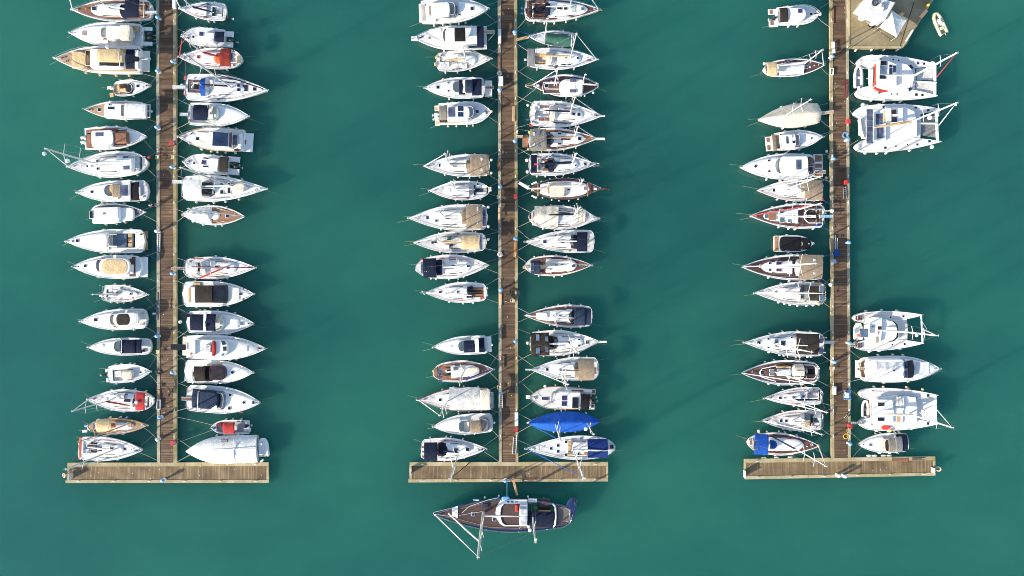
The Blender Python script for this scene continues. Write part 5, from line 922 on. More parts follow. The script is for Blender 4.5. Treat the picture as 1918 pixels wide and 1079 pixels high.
coach(b, .36, .82, .6).H(435, 925, 34, 36, 'gc').H(437, 995, 34, 40, 'gc').H(500, 1005, 26, mat='gc').H(500, 912, 26, 22, 'pale').H(577, 900, 24, 12, 'gc').H(577, 1022, 22, 12, 'gc').H(303, 960, 34, 40, 'gc').X('cabin_panel', 325, 930, 392, 996, 'tk', .4, .04).rig(405, 952, tip=(795, 930), boom=False, furl='re', r=.12).tubeX('boom', [(410, 955, 1.2), (700, 968, 1.4)], .13, 'wf').wheel(745, 905, 1.1).wheel(745, 1015, 1.1).X('cockpit_table', 640, 950, 745, 975, 'w', .05, .3).tubeX('coaming', [(790, 905, .2), (680, 900, .25), (645, 930, .25), (640, 960, .25)], .07, 'w').tubeX('coaming', [(790, 1020, .2), (680, 1020, .25), (645, 990, .25), (640, 960, .25)], .07, 'w').gang(785, 952, 895, 975, 'skb').tubeX('stern_pole', [(812, 915, .5), (880, 915, 1.2)], .05, 'ss').ball('radome', 884, 915, 36, 'w', 1.3).tubeX('davit', [(800, 930, .3), (835, 935, .8)], .05, 'ss').X('sail_bag', 735, 1030, 770, 1050, 'bb', .05, .2)
b = M('E3', (715, 172), (376, 172), 142, 'small open day boat under fitted black covers', 'blunt', fb=.75, rail=None, nf=1, top='w', lines=False, name='day_boat')
b.R('cockpit_cover', 424, 110, 615, 236, 'bl', .04, .16, 0, .15, .1).R('bow_cover', 612, 120, 702, 224, 'bl', .04, .14, .6, 0, .08).X('stern_deck', 378, 105, 412, 240, 'tko', .03, .03).tubeX('ladder', [(395, 150, .1), (395, 205, .1)], .03, 'ss').tubeX('deck_trim', [(612, 115, .08), (622, 172, .2), (612, 230, .08)], .05, 'w').tubeX('windscreen_frame', [(470, 232, .2), (525, 236, .25)], .03, 'ss')
b = S('E3', (82, 375), (800, 382), 224, 'brown-decked yacht with wide taupe bimini and purple roof hatches', 'wide', teak=(.03, .985, 'tkd'), rub='w', nf=4, fb=1.25)
coach(b, .38, .75, .55).H(410, 345, 46, 36, 'gv').H(410, 405, 46, 22, 'gv').H(330, 343, 18).H(330, 402, 18).H(462, 362, 16).H(257, 368, 22).hood(560, 305, 640, 460, 'ta').canopy(598, 268, 802, 482, 'ta', 1.6, .22, nx=3).rig(370, 374, tip=(735, 404), boom=False, furl='wf', sp=.085, r=.12).tubeX('boom', [(380, 376, 1.2), (600, 376, 1.3)], .12, 'wf').sol(718, 305, 740, 348, 1, 1, 1.8, 'window', 'gw').sol(718, 395, 740, 440, 1, 1, 1.8, 'window', 'gw').ball('buoy', 800, 282, 22, 'fw', .3)
b = S('E3', (198, 603), (825, 612), 204, 'yacht with black stern canopy and a white ball on a stern pole', 'wide', nf=5)
coach(b, .36, .72).H(385, 602, 24).hood(600, 535, 685, 655, 'gr', 'gl').canopy(682, 545, 775, 672, 'br', 1.5, .15).canopy(768, 538, 822, 678, 'bl', 1.6, .12, 'aft_bimini').sol(772, 540, 816, 590, 1, 1, 1.75, 'clear_panel', 'gc').sol(774, 628, 818, 672, 1, 1, 1.75, 'clear_panel', 'gc').rig(462, 602, tip=(790, 662), boom=False, furl='wf', sp=.1).tubeX('boom', [(500, 602, 1.1), (640, 600, 1.2)], .13, 'blk').tubeX('stern_pole', [(815, 520, .5), (865, 530, 2.0)], .04, 'ss').ball('radome', 872, 532, 34, 'w', 2.1).X('stern_box', 745, 510, 800, 530, 'rb', .1, .2).ball('buoy', 770, 494, 24, 'fn', .2).ball('buoy', 766, 700, 30, 'fo', .2)
b = S('E4', (105, 195), (812, 214), 220, 'yacht with black bimini between twin blue solar panels aft', 'wide', nf=5, fb=1.25, fender='fw')
coach(b, .36, .78).H(240, 197, 28).H(318, 162, 16).H(318, 235, 16).H(387, 182, 30, 34, 'gc').H(387, 228, 30, 24, 'rb').H(445, 200, 36, 38).H(520, 150, 18, 12).H(518, 258, 14, 12).hood(535, 150, 605, 262, 'cf').canopy(572, 118, 772, 302, 'br', 1.6, .2, nx=3, sag=.06).sol(774, 134, 804, 200, 1, 1, 1.7).sol(770, 236, 804, 297, 1, 1, 1.7).rig(362, 206, tip=(685, 338), boom=False, furl='wf', sp=.09).tubeX('boom', [(570, 218, 1.9), (672, 222, 1.9)], .08, 'wf').gang(815, 182, 905, 206, 'pale').ball('radome', 668, 318, 26, 'w', 2.5).tubeX('davit', [(805, 150, .3), (835, 150, .8)], .05, 'ss').tubeX('davit', [(800, 280, .3), (830, 285, .8)], .05, 'ss')
b = S('E4', (80, 462), (768, 458), 220, 'dark-decked navy yacht with cream sprayhood and oval twin hatches', 'sail', teak=(.03, .985, 'tkd'), rub='w', side='hn', nf=4, fb=1.2, well=(635, 395, 745, 512), wellmat='n', bench='tkd')
coach(b, .3, .72, .5, 'tkd').H(273, 460, 34, 36, 'gb').H(350, 441, 36, 20, 'gc').H(350, 473, 36, 20, 'gc').tubeX('roof_trim', [(390, 400, .4), (270, 425, .35), (245, 460, .3), (270, 500, .35), (390, 535, .4)], .07, 'w').R('mast_locker', 400, 430, 530, 490, 'pale', .35, .15, .1, .1).seat(395, 403, 525, 420, 'tn', .35, .1).hood(528, 385, 640, 516, 'cf', 'lt', fr=.2).tubeX('coaming', [(640, 392, .25), (720, 395, .25), (745, 420, .25), (745, 490, .25), (725, 515, .25), (640, 512, .25)], .08, 'w').wheel(660, 442, 1.0).rig(385, 455, tip=(700, 612), boom=False, furl='wf', r=.12).tubeX('boom', [(500, 488, 1.5), (640, 495, 1.5)], .07, 'blk').ball('radome', 507, 498, 36, 'w', 5.5)
b = S('E4', (285, 683), (793, 662), 158, 'small plain white sailing boat with dark boom cover', 'wide', nf=3, fb=.9, well=(668, 610, 780, 710), wellmat='ns')
coach(b, .38, .74, .5, h=.28).H(425, 680, 22).H(465, 680, 22, 10).H(635, 668, 24).seat(672, 628, 765, 644, 'gr', .05, .1).rig(535, 692, tip=(822, 830), boom=(765, 694), bmat='n', furl='wf').ob(800, 655, 'nv', .4, .3).H(540, 672, 26, 12)
b = S('E4', (262, 880), (800, 880), 180, 'white sailboat with grey sprayhood and tan covered boom', 'wide', nf=3, fb=.95, well=(690, 830, 780, 930), wellmat='gc')
coach(b, .36, .72, .5, h=.28).H(431, 880, 24).H(477, 880, 22).hood(598, 822, 692, 905, 'gr').seat(685, 825, 727, 845, 'rb', .05, .1).seat(693, 906, 730, 922, 'rb', .05, .1).rig(530, 882, tip=(770, 1032), boom=(690, 890), bmat='cf', furl='wf').ball('lifebuoy', 772, 866, 28, 'fw', .5).X('cockpit_table', 640, 900, 690, 925, 'tn', .1, .2).X('stern_bench', 785, 810, 800, 960, 'gc', .05, .1)
b = S('E5', (768, 350), (142, 325), 198, 'brown-decked sailboat with bright blue bimini and blue sprayhood', 'round', teak=(.22, .985, 'tkd'), rub='w', nf=4, fb=1.1)
coach(b, .28, .78, .64).hood(338, 298, 408, 396, 'bb', 'bb').canopy(203, 252, 326, 432, 'bb', 1.6, .22).sol(193, 308, 232, 386, 1, 1, 1.85).H(162, 315, 24, 54, 'rb').rig(545, 368, tip=(805, 582), boom=(322, 252), bmat='nv', furl='wf', bz=.9, brad=.13).ball('buoy', 238, 222, 26, 'fw', .2).ball('buoy', 762, 350, 24, 'fo', .2).X('deck_box', 328, 300, 345, 340, 'cr', .05, .3).X('dodger', 235, 258, 250, 430, 'nv', .1, .4)
# right pontoon, outer side
b = M('F3', (885, 612), (190, 618), 232, 'white cruiser under pale cover with navy blue windscreen panels', 'motor', nf=3, fb=1.5, rail=(.5, .65, .03), well=(165, 540, 252, 690), wellmat='tn')
fore(b, .56, .95, .8, .3).X('foredeck_pad', 690, 555, 800, 672, 'ns', .3, .06, .04).R('deckhouse', 255, 525, 600, 700, 'w', .05, 1.0, .12, .05, .2).tarp(330, 545, 560, 690, 'wf', 1.5, 1.05, 'flybridge_cover', .05).Pg('windscreen', [(612, 545), (655, 538), (672, 612), (660, 690), (612, 698), (622, 650), (622, 590)], 'gl', .5, .4).Pg('window', [(580, 552), (605, 548), (612, 610), (586, 612)], 'gb', 1.0, .08).Pg('window', [(586, 634), (610, 632), (605, 692), (580, 694)], 'gb', 1.0, .08).X('swim_platform', 152, 540, 195, 690, 'w', -.8, .12).gang(163, 603, 256, 623, 'rb').seat(182, 565, 202, 600, 'tn', -.3, .2).seat(190, 638, 208, 668, 'tn', -.3, .2).X('cleat_box', 245, 535, 258, 560, 'wd', .1, .1).X('cleat_box', 250, 665, 262, 690, 'wd', .1, .1).ball('antenna_dome', 492, 630, 18, 'blk', 1.6)
b = M('F4', (172, 620), (622, 602), 170, 'small white cruiser with grey canopy inside the right T-head', 'motor', nf=4, fb=1.0)
fore(b, .52, .96).H(275, 622, 22, mat='gc').screen(388, 565, 450, 688, 'gt', .2, .5, f=.25); b.X('dash', 395, 570, 446, 680, 'ta', .1, .25).canopy(444, 570, 508, 692, 'tg', .9, .16).canopy(504, 555, 568, 692, 'gr', .95, .18).canopy(564, 538, 612, 682, 'n', .85, .15, 'aft_canopy').X('side_cover', 515, 535, 600, 556, 'n', .1, .4)
# ------------------------------------------------------------------ catamarans
def CAT(crop, bow, stern, beam, label, hulls, house, tramp, roofs, name='catamaran', fb=1.6, hb=.0):
    """hulls: (stern, bow, beam) twice; house: bridge deck polygon; tramp: net polygons"""
    b = Boat(crop, bow, stern, beam, label, name, 'catamaran', 'narrow', fb=fb, hull=False, sheer=.08)
    o, ox, oy, L, Bm, a = b.o, b.ox, b.oy, b.L, b.Bm, b.a
    for hs, hbw, hbm in hulls:
        h = Boat(crop, hbw, hs, hbm, label, 'hull', 'x', 'narrow', fb=fb, hull=False, sheer=.12)
        BOATS.pop(); t = h.o; h.hull('narrow', None, 'ns', 'w', 'w', 'ns', None, 'boot', None); h.fenders(3, 'fw')
        for k in ('label', 'category'): del t[k]
        # bake the hull into the catamaran's own frame
        dx, dy = h.ox - ox, h.oy - oy; da = h.a - a
        lx, ly = dx * b.ca + dy * b.sa, -dx * b.sa + dy * b.ca
        inner = (1 if ly < 0 else -1)
        for c in list(t.children):
            if c.name.split('.')[0] == 'fender':
                x, y, z = c.location
                if y * inner > 0: bpy.data.objects.remove(c); continue
                c.location = (lx + x * cos(da) - y * sin(da), ly + x * sin(da) + y * cos(da), z)
            else:
                for v in c.data.vertices:
                    x, y = v.co.x, v.co.y; v.co.x = lx + x * cos(da) - y * sin(da); v.co.y = ly + x * sin(da) + y * cos(da)
            c.parent = o
        bpy.data.objects.remove(t)
    b.moor('rope')
    b.Pg('bridge_deck', house, 'ns', -.7, .74)
    for p in tramp: b.Pg('trampoline', p, 'lt' if not hb else 'gr', -.25, .03)
    return b
b = CAT('F2', (832, 205), (160, 205), 385, 'white catamaran with red cockpit trim and four roof window panes', [((172, 62), (832, 98), 112), ((158, 325), (832, 360), 112)],
    [(270, 60), (640, 75), (655, 210), (640, 335), (270, 345)], [[(655, 128), (808, 112), (806, 228), (662, 222)], [(660, 248), (806, 250), (806, 345), (648, 305)]], None)
b.Pg('coachroof', [(330, 60), (480, 70), (580, 95), (630, 150), (640, 205), (625, 265), (570, 300), (460, 318), (330, 285)], 'w', .04, .6).Pg('hardtop', [(340, 55), (405, 58), (490, 95), (490, 278), (400, 285), (335, 280)], 'w', .9, .25).sol(355, 62, 408, 102, 1, 1, 1.25, 'roof_window', 'gl').sol(352, 104, 404, 142, 1, 1, 1.25, 'roof_window', 'gc').sol(350, 142, 402, 180, 1, 1, 1.25, 'roof_window', 'gc').sol(347, 184, 400, 216, 1, 1, 1.25, 'roof_window', 'gl')
b.X('roof_hatch', 430, 95, 455, 118, 'gb', 1.16, .05).X('roof_hatch', 430, 122, 455, 178, 'gb', 1.16, .05).X('roof_hatch', 462, 102, 486, 162, 'gb', 1.16, .05).Pg('cockpit_trim', [(310, 92), (324, 90), (320, 235), (300, 280), (290, 268), (306, 220)], 'or', .1, .25).Pg('side_cover', [(298, 288), (330, 280), (425, 300), (440, 282), (428, 318), (375, 326), (330, 312)], 're', .1, .3).Pg('window', [(332, 284), (438, 282), (420, 308), (380, 306)], 'gw', .12, .35).X('crossbeam', 808, 85, 828, 362, 'w', -.1, .25).tubeX('longeron', [(640, 236, .1), (825, 246, .15)], .15, 'w').Pg('window', [(598, 105), (612, 92), (636, 122), (620, 132)], 'gb', .3, .05).Pg('window', [(588, 298), (612, 282), (627, 302), (602, 320)], 'gb', .3, .05)
for x, y, d in ((670, 83, 22), (722, 88, 18), (657, 348, 22), (708, 352, 20), (462, 52, 14), (508, 60, 14), (446, 343, 12), (494, 343, 12), (545, 250, 12)): b.H(x, y, d)
b.rig(615, 200, tip=(1005, 2), boom=(330, 185), bmat='wf', furl='re', r=.15, back=False, sp=.06).ball('radome', 795, 85, 40, 'w', 7).tubeX('davit', [(275, 130, .2), (240, 128, .9)], .05, 'ss').tubeX('davit', [(275, 215, .2), (240, 212, .9)], .05, 'ss').X('cockpit_sole', 258, 85, 300, 285, 'pale', .05, .04).X('cockpit_seat', 262, 130, 292, 250, 'w', .1, .35).O(190, 62, 18, 'tn').ball('lifebuoy', 358, 45, 18, 'gn', .3).ball('lifebuoy', 345, 332, 18, 'gn', .3)
b = CAT('F2', (850, 610), (145, 640), 400, 'white catamaran with long row of blue solar panels across its stern', [((140, 498), (850, 470), 118), ((150, 782), (862, 745), 118)],
    [(240, 470), (690, 490), (700, 615), (690, 715), (240, 770)], [[(692, 560), (825, 520), (825, 578), (692, 590)], [(692, 602), (828, 602), (828, 712), (700, 690)]], None, hb=1)
b.Pg('coachroof', [(300, 500), (400, 450), (560, 450), (640, 490), (665, 580), (660, 700), (560, 735), (330, 740), (305, 700)], 'w', .04, .55).Pg('hardtop', [(300, 500), (380, 470), (545, 460), (545, 580), (400, 585), (400, 735), (300, 735)], 'w', .7, .3).sol(238, 472, 292, 760, 1, 6, 1.6).sol(318, 508, 372, 600, 1, 2, 1.08).sol(326, 628, 380, 718, 1, 2, 1.08).H(468, 493, 42, 40, 'gbr', z=1.05).H(470, 558, 46, 44, 'gbr', z=1.05).X('window_surround', 402, 462, 448, 585, 'w', 1.02, .12).X('cushion', 382, 478, 402, 590, 'be', 1.02, .06)
b.X('crossbeam', 825, 490, 845, 745, 'w', -.1, .25).tubeX('longeron', [(680, 590, .1), (830, 590, .15)], .15, 'w').rig(578, 592, tip=(1015, 450), boom=(300, 625), bmat='tn', furl='wf', r=.14, back=False, sp=.06, bz=1.6, brad=.2).ball('masthead_light', 990, 435, 20, 'w', 17).ball('radome', 772, 540, 40, 'w', 7).X('cockpit_sole', 195, 545, 240, 720, 'pale', .05, .04).X('cockpit_seat', 205, 555, 235, 690, 'gg', .1, .3).Pg('stern_rail', [(175, 555), (190, 550), (200, 640), (222, 712), (208, 718), (185, 650)], 'w', .2, .5)
for x, y, d in ((380, 450, 20), (568, 460, 12), (652, 460, 22), (757, 482, 24), (395, 795, 20), (484, 783, 12), (580, 770, 12), (665, 768, 18), (768, 738, 24)): b.H(x, y, d, mat='gb')
for x, y in ((207, 435), (225, 835), (790, 788)): b.ball('buoy', x, y, 34, 'fw', -.2)
b.O(820, 744, 14).O(808, 470, 14).X('stern_locker', 165, 770, 188, 795, 'pale', .05, .1)
b = CAT('F3', (748, 265), (150, 290), 320, 'white catamaran with small grey solar panel above its tender', [((142, 168), (742, 140), 98), ((152, 412), (748, 388), 98)],
    [(235, 130), (600, 150), (612, 265), (605, 385), (240, 430)], [], None)
b.Pg('coachroof', [(275, 170), (420, 180), (500, 190), (530, 225), (538, 280), (530, 345), (495, 372), (420, 384), (280, 400)], 'w', .04, .5).Pg('hardtop', [(280, 170), (300, 160), (385, 165), (380, 320), (370, 380), (300, 385), (275, 350)], 'w', .7, .25).Pg('windscreen', [(425, 186), (490, 194), (522, 225), (530, 280), (524, 340), (490, 370), (430, 382), (485, 362), (512, 335), (520, 280), (512, 230), (484, 200)], 'gl', .5, .12).tubeX('crossbeam', [(730, 140, .1), (742, 385, .1)], .14, 'w').sol(192, 262, 264, 336, 1, 1, 1.5, mat='gc').X('roof_step', 330, 335, 348, 388, 'tn', 1.0, .05).H(362, 256, 36, 30, 'gbr', z=.95).X('locker', 295, 235, 320, 250, 'ta', 1.0, .05).X('locker', 345, 285, 355, 310, 'wd', 1.0, .05)
for x, y, d in ((460, 160, 14), (571, 152, 18), (473, 402, 14), (582, 396, 18), (462, 342, 12)): b.H(x, y, d)
for y0 in (148, 390):
    for i in range(3): b.X('stern_step', 152 + i * 21, y0, 168 + i * 21, y0 + 40, 'tkd', -.1 + i * .1, .14)
b.rig(545, 285, tip=(868, 378), boom=(380, 278), bmat='wf', furl='wf', r=.13, back=False, sp=.075).ball('radome', 690, 320, 30, 'w', 6).tubeX('bow_rail', [(740, 200, .2), (778, 262, .8), (745, 300, .2)], .05, 'ss').gang(105, 402, 152, 420, 'rb').ball('buoy', 272, 458, 30, 'fw', -.2)
b = CAT('F4', (872, 315), (195, 315), 385, 'white catamaran with red board on its side deck and rolled tan sail', [((195, 180), (874, 188), 110), ((195, 440), (872, 440), 118)],
    [(285, 150), (860, 200), (862, 430), (290, 480)], [], None)
b.Pg('coachroof', [(340, 220), (520, 190), (680, 208), (695, 300), (690, 430), (520, 455), (340, 440)], 'w', .04, .5).Pg('hardtop', [(305, 240), (345, 228), (475, 230), (488, 330), (480, 440), (305, 440)], 'w', .8, .25).R('cabin_top', 480, 225, 575, 440, 'w', .4, .35, .1, .1).tarp(490, 200, 570, 320, 'lt', .95, .75, 'sail_bag', .03).Pg('window', [(515, 188), (680, 206), (684, 216), (515, 196)], 'gl', .3, .2).sol(347, 258, 402, 286, 1, 1, 1.12, 'roof_hatch', 'gl').sol(347, 388, 402, 416, 1, 1, 1.12, 'roof_hatch', 'gl').RR('paddle_board', 380, 455, 464, 493, 'fr', .15, .12, f=.4, a=.4).X('crossbeam', 852, 190, 868, 440, 'w', .0, .2)
for x, y in ((794, 196), (794, 432)): b.H(x, y, 30, 34)
b.H(680, 212, 18, 14).H(303, 150, 16, 8).H(295, 442, 14, 12).H(342, 436, 18, 8).X('toe_strip', 296, 245, 300, 390, 'fr', .3, .1)
b.rig(615, 350, tip=(985, 545), boom=(360, 355), bmat='cf', furl='wf', r=.14, back=False, sp=.06, bz=1.5, brad=.2).gang(112, 425, 225, 440, 'tks').ball('radome', 745, 330, 34, 'w', 3).tubeX('fold_mast', [(715, 335, .1), (760, 390, 2.5)], .06, 'w').X('side_hatch', 512, 375, 548, 430, 'tn', .75, .05).tubeX('awning_pole', [(440, 480, .4), (500, 462, .6)], .05, 'ta').ball('lifebuoy', 460, 500, 22, 'fy', .2)
for x, y in ((395, 118), (600, 120), (740, 138)): b.ball('buoy', x, y, 26, 'fo', -.2)
for b in BOATS:
    if b.o['category'] == 'sailboat' and not any('cover' in c.name for c in b.o.children if c.name.startswith('boat_cover')): clutter(b)
    elif b.o['category'] == 'ketch': clutter(b)
    elif b.o['category'] in ('motorboat',) and not any(c.name.startswith('boat_cover') for c in b.o.children): clutter(b, False)
# ------------------------------------------------------------------ water and pontoons
wm = MB(); wm.add([(-420, -420, 0), (420, -420, 0), (420, 420, 0), (-420, 420, 0)], [(0, 1, 2, 3)])
o = wm.build('water', 'water'); o['kind'] = 'structure'
DZ = .58                                         # deck height of the pontoons
def lerp(a, b, t): return a + (b - a) * t
def quad_at(q, s, t, z):
    """photograph quad (top-left, top-right, bottom-right, bottom-left) -> world at height z"""
    x = lerp(lerp(q[0][0], q[1][0], s), lerp(q[3][0], q[2][0], s), t); y = lerp(lerp(q[0][1], q[1][1], s), lerp(q[3][1], q[2][1], s), t)
    X, Y = W('P', x, y, z); return (X, Y)
def slab(m, q, z0, z1, mi=0):
    t = [quad_at(q, *c, z1) for c in ((0, 0), (1, 0), (1, 1), (0, 1))]
    m.loft([[(x, y, z0) for x, y in t[::-1]], [(x, y, z1) for x, y in t[::-1]]], True, True, True, mi)
def planking(q, pitch, along, gap=.012, z=DZ):
    """individual boards with gaps; along = direction the row of boards advances ('y' or 'x')"""
    m = MB(); a, b = quad_at(q, 0, 0, z), quad_at(q, 0, 1, z) if along == 'y' else quad_at(q, 1, 0, z)
    n = max(1, int(hypot(a[0] - b[0], a[1] - b[1]) / pitch)); g = gap / pitch; r = random.Random(n)
    for i in range(n):
        t0, t1 = (i + g) / n, (i + 1 - g) / n; dz = r.uniform(-.006, .006)
        cs = ((0, t0), (1, t0), (1, t1), (0, t1)) if along == 'y' else ((t0, 0), (t1, 0), (t1, 1), (t0, 1))
        p = [quad_at(q, s_, t_, z) for s_, t_ in cs][::-1]
        m.loft([[(x, y, z - .05 + dz) for x, y in p], [(x, y, z + dz) for x, y in p]], True, True, True)
    return m
def beams(q, along, name, mat, parent, n, side):
    """edge beam cast in segments"""
    m = MB(); r = random.Random(name + mat)
    for i in range(n):
        t0, t1 = (i + .004) / n, (i + .996) / n
        c = [(q[0][0], q[0][1]), (q[1][0], q[1][1]), (q[2][0], q[2][1]), (q[3][0], q[3][1])]
        if along == 'y': sub = [tuple(lerp(c[0][k], c[3][k], t0) for k in (0, 1)), tuple(lerp(c[1][k], c[2][k], t0) for k in (0, 1)), tuple(lerp(c[1][k], c[2][k], t1) for k in (0, 1)), tuple(lerp(c[0][k], c[3][k], t1) for k in (0, 1))]
        else: sub = [tuple(lerp(c[0][k], c[1][k], t0) for k in (0, 1)), tuple(lerp(c[0][k], c[1][k], t1) for k in (0, 1)), tuple(lerp(c[3][k], c[2][k], t1) for k in (0, 1)), tuple(lerp(c[3][k], c[2][k], t0) for k in (0, 1))]
        slab(m, sub, DZ - .24, DZ + .05 + r.uniform(-.005, .01))
    return m.build(name, mat, parent)
def cleat_mb():
    m = MB().box(-.06, .06, -.12, .12, 0, .03, .01); m.tube([(0, -.08, .02), (0, -.07, .16)], .03, 6); m.tube([(0, .08, .02), (0, .07, .16)], .03, 6); m.tube([(0, -.26, .2), (0, -.1, .17), (0, .1, .17), (0, .26, .2)], [.02, .035, .035, .02], 6)
    return m
def cleats(parent, pts):
    for x, y, rz in pts:
        c = shared('cleat', cleat_mb, 'cleat', ['fw']); X, Y = W('P', x, y, DZ); c.parent = parent; c.location = (X, Y, DZ + .055); c.rotation_euler = (0, 0, rz)
def pontoon(label, xl, xr, ybot, head, fascia, cl, rd, headmat, y0=-40):
    """xl, xr: (outer, inner) edges of the left and right beam at the top and at the foot; head: four corners of the T"""
    o = empty('pontoon', (0, 0, 0)); tag(o, label, 'pontoon', 'floating pontoons')
    (lo0, li0, lo1, li1), (ri0, ro0, ri1, ro1) = xl, xr
    q = [(li0, y0), (ri0, y0), (ri1, ybot), (li1, ybot)]
    planking(q, .155, 'y').build('walkway_deck', 'pk', o)
    beams([(lo0, y0), (li0, y0), (li1, ybot), (lo1, ybot)], 'y', 'edge_beam', cl, o, 38, 0)
    beams([(ri0, y0), (ro0, y0), (ro1, ybot), (ri1, ybot)], 'y', 'edge_beam', rd, o, 38, 1)
    if fascia:
        m = MB(); slab(m, [(ro0 + .15, y0), (ro0 + 1.6, y0), (ro1 + 1.6, ybot), (ro1 + .15, ybot)], DZ - .22, DZ - .05); m.build('rubbing_board', 'cl', o)
    m = MB(); slab(m, [(lo0 + .3, y0), (ro0 - .3, y0), (ro1 - .3, ybot - 2), (lo1 + .3, ybot - 2)], -.3, DZ - .245); m.build('float', 'weed_shade', o)  # dark colour carries the shaded, reflected band beside the walkway
    h = head; bw = 7
    ins = [(h[0][0] + 4, h[0][1] + bw), (h[1][0] - 4, h[1][1] + bw), (h[2][0] - 4, h[2][1] - bw + 1.2), (h[3][0] + 4, h[3][1] - bw + 1.2)]
    planking(ins, .16, 'x').build('head_deck', 'pkt', o)
    beams([h[0], h[1], (h[1][0], ins[1][1]), (h[0][0], ins[0][1])], 'x', 'edge_beam', 'cl', o, 12, 0)
    beams([(h[3][0], ins[3][1]), (h[2][0], ins[2][1]), h[2], h[3]], 'x', 'edge_beam', 'cl', o, 12, 0)
    for a, b_ in ((0, 3), (1, 2)):
        x0, x1 = (h[a][0], ins[a][0]) if a == 0 else (ins[a][0], h[a][0])
        beams([(x0, ins[a][1] + .3), (x1, ins[a][1] + .3), (x1 if a == 0 else x1 + (h[2][0] - h[1][0]), ins[b_][1] - .3), (x0, ins[b_][1] - .3)], 'y', 'end_beam', 'cl', o, 1, 0)
    m = MB(); slab(m, [(h[0][0] + .5, h[0][1] + .5), (h[1][0] - .5, h[1][1] + .5), (h[2][0] - .5, h[2][1] - .5), (h[3][0] + .5, h[3][1] - .5)], -.3, DZ - .245); m.build('float', 'weed_shade', o)
    pts = []; n = 18
    for i in range(n):
        y = 39 + i * 48.6
        if y > ybot - 4: break
        t = (y - y0) / (ybot - y0)
        pts.append((lerp((lo0 + li0) / 2 + .6, (lo1 + li1) / 2 + .6, t), y, radians(8))); pts.append((lerp((ri0 + ro0) / 2 - .6, (ri1 + ro1) / 2 - .6, t), y, radians(-10)))
    for i in range(6):
        t = (i + .25) / 5.5
        pts.append((lerp(h[3][0] + 8, h[2][0] - 8, t), lerp(h[3][1], h[2][1], t) - 3.5, pi / 2)); 
        if i in (0, 5): pts.append((lerp(h[0][0] + 8, h[1][0] - 8, t), lerp(h[0][1], h[1][1], t) + 3.5, pi / 2))
    cleats(o, pts)
    return o
pontoon('brown planked pontoon with pale T-head, far from the concrete quay', (292.4, 298, 294, 300), (324, 329.8, 324.8, 331), 867, [(126, 867), (503, 866), (503.5, 904.5), (122.5, 904.8)], 1, 'cg', 'cb', 'pkt')
pontoon('brown planked pontoon whose T-head has the dark ketch alongside', (932, 938, 934.5, 940), (962.5, 968.5, 965.8, 970.8), 866, [(767, 866), (1139, 865.5), (1139, 901.8), (764.8, 903.8)], 0, 'cg', 'cb', 'pkt')
pontoon('brown planked pontoon joined to the concrete quay with the white kiosk', (1553.5, 1559.5, 1557, 1563), (1584, 1589.3, 1589, 1593.6), 859, [(1394, 860), (1752, 855), (1752.3, 891), (1395.5, 898)], 0, 'cl', 'cg', 'pkt')

# ------------------------------------------------------------------ concrete quay with kiosk and tent
QZ = .85
quay = empty('quay', (0, 0, 0)); tag(quay, 'stained concrete floating quay carrying the white kiosk', 'quay')
qp = [(1590, -40), (1765, -40), (1747, 0), (1727, 33), (1698, 83), (1690, 91), (1588, 90)]
wq = [W('P', x, y, QZ) for x, y in qp][::-1]
MB().loft([[(x, y, -.2) for x, y in wq], [(x, y, QZ) for x, y in wq]]).build('slab', 'cq', quay)
def strip(name, pts, wd, z0, z1, mat, parent):
    m = MB()
    for (a, b) in zip(pts, pts[1:]):
        d = hypot(b[0] - a[0], b[1] - a[1]); n = (-(b[1] - a[1]) / d * wd / 2, (b[0] - a[0]) / d * wd / 2)
        q = [(a[0] + n[0], a[1] + n[1]), (b[0] + n[0], b[1] + n[1]), (b[0] - n[0], b[1] - n[1]), (a[0] - n[0], a[1] - n[1])]
        ar = sum(q[i][0] * q[(i + 1) % 4][1] - q[(i + 1) % 4][0] * q[i][1] for i in range(4))
        if ar < 0: q = q[::-1]
        m.loft([[(x, y, z0) for x, y in q], [(x, y, z1) for x, y in q]])
    return m.build(name, mat, parent)
cx_, cy_ = W('P', 1660, 30, QZ)
ins_ = lambda p, k: (p[0] + (cx_ - p[0]) * k, p[1] + (cy_ - p[1]) * k)
strip('kerb', [ins_(W('P', *p, QZ), .02) for p in ((1589, -40), (1589, 89.5), (1690, 90), (1727, 33), (1747, 0), (1766, -40))], .3, QZ - .6, QZ + .07, 'cl', quay)
for (a, b) in (((1712, 4), (1686, 86)), ((1595, 58), (1640, 30)), ((1591, 73), (1620, 58)), ((1660, 92), (1652, 66)), ((1725, 36), (1702, 28))):
    strip('joint', [W('P', *a, QZ), W('P', *b, QZ)], .05 if a[0] != 1712 else .14, QZ - .02, QZ + .006, 'rub' if a[0] == 1712 else 'cb', quay)
def qz(x, y, z): return W('Q', x, y, z)
for x, y in ((225, 925), (520, 915), (735, 920), (985, 922)):
    f = shared(('f', 'fw', .16), lambda: fender_mb(.16, .6), 'fender', ['fw']); X, Y = qz(x, y, .5); f.location = (X, Y, .35); f.parent = quay
kz = QZ
def wall_box(name, pts, z0, z1, mat, parent):      # pts: window Q points measured at height z1
    p = [qz(x, y, z1) for x, y in pts]
    ar = sum(p[i][0] * p[(i + 1) % len(p)][1] - p[(i + 1) % len(p)][0] * p[i][1] for i in range(len(p)))
    if ar < 0: p = p[::-1]
    return MB().loft([[(x, y, z0) for x, y in p], [(x, y, z1) for x, y in p]]).build(name, mat, parent)
kiosk = empty('kiosk', (*qz(600, 180, QZ), QZ)); tag(kiosk, 'white kiosk hut with ribbed grey flat roof on the quay', 'kiosk')
K0 = kiosk.location.copy()
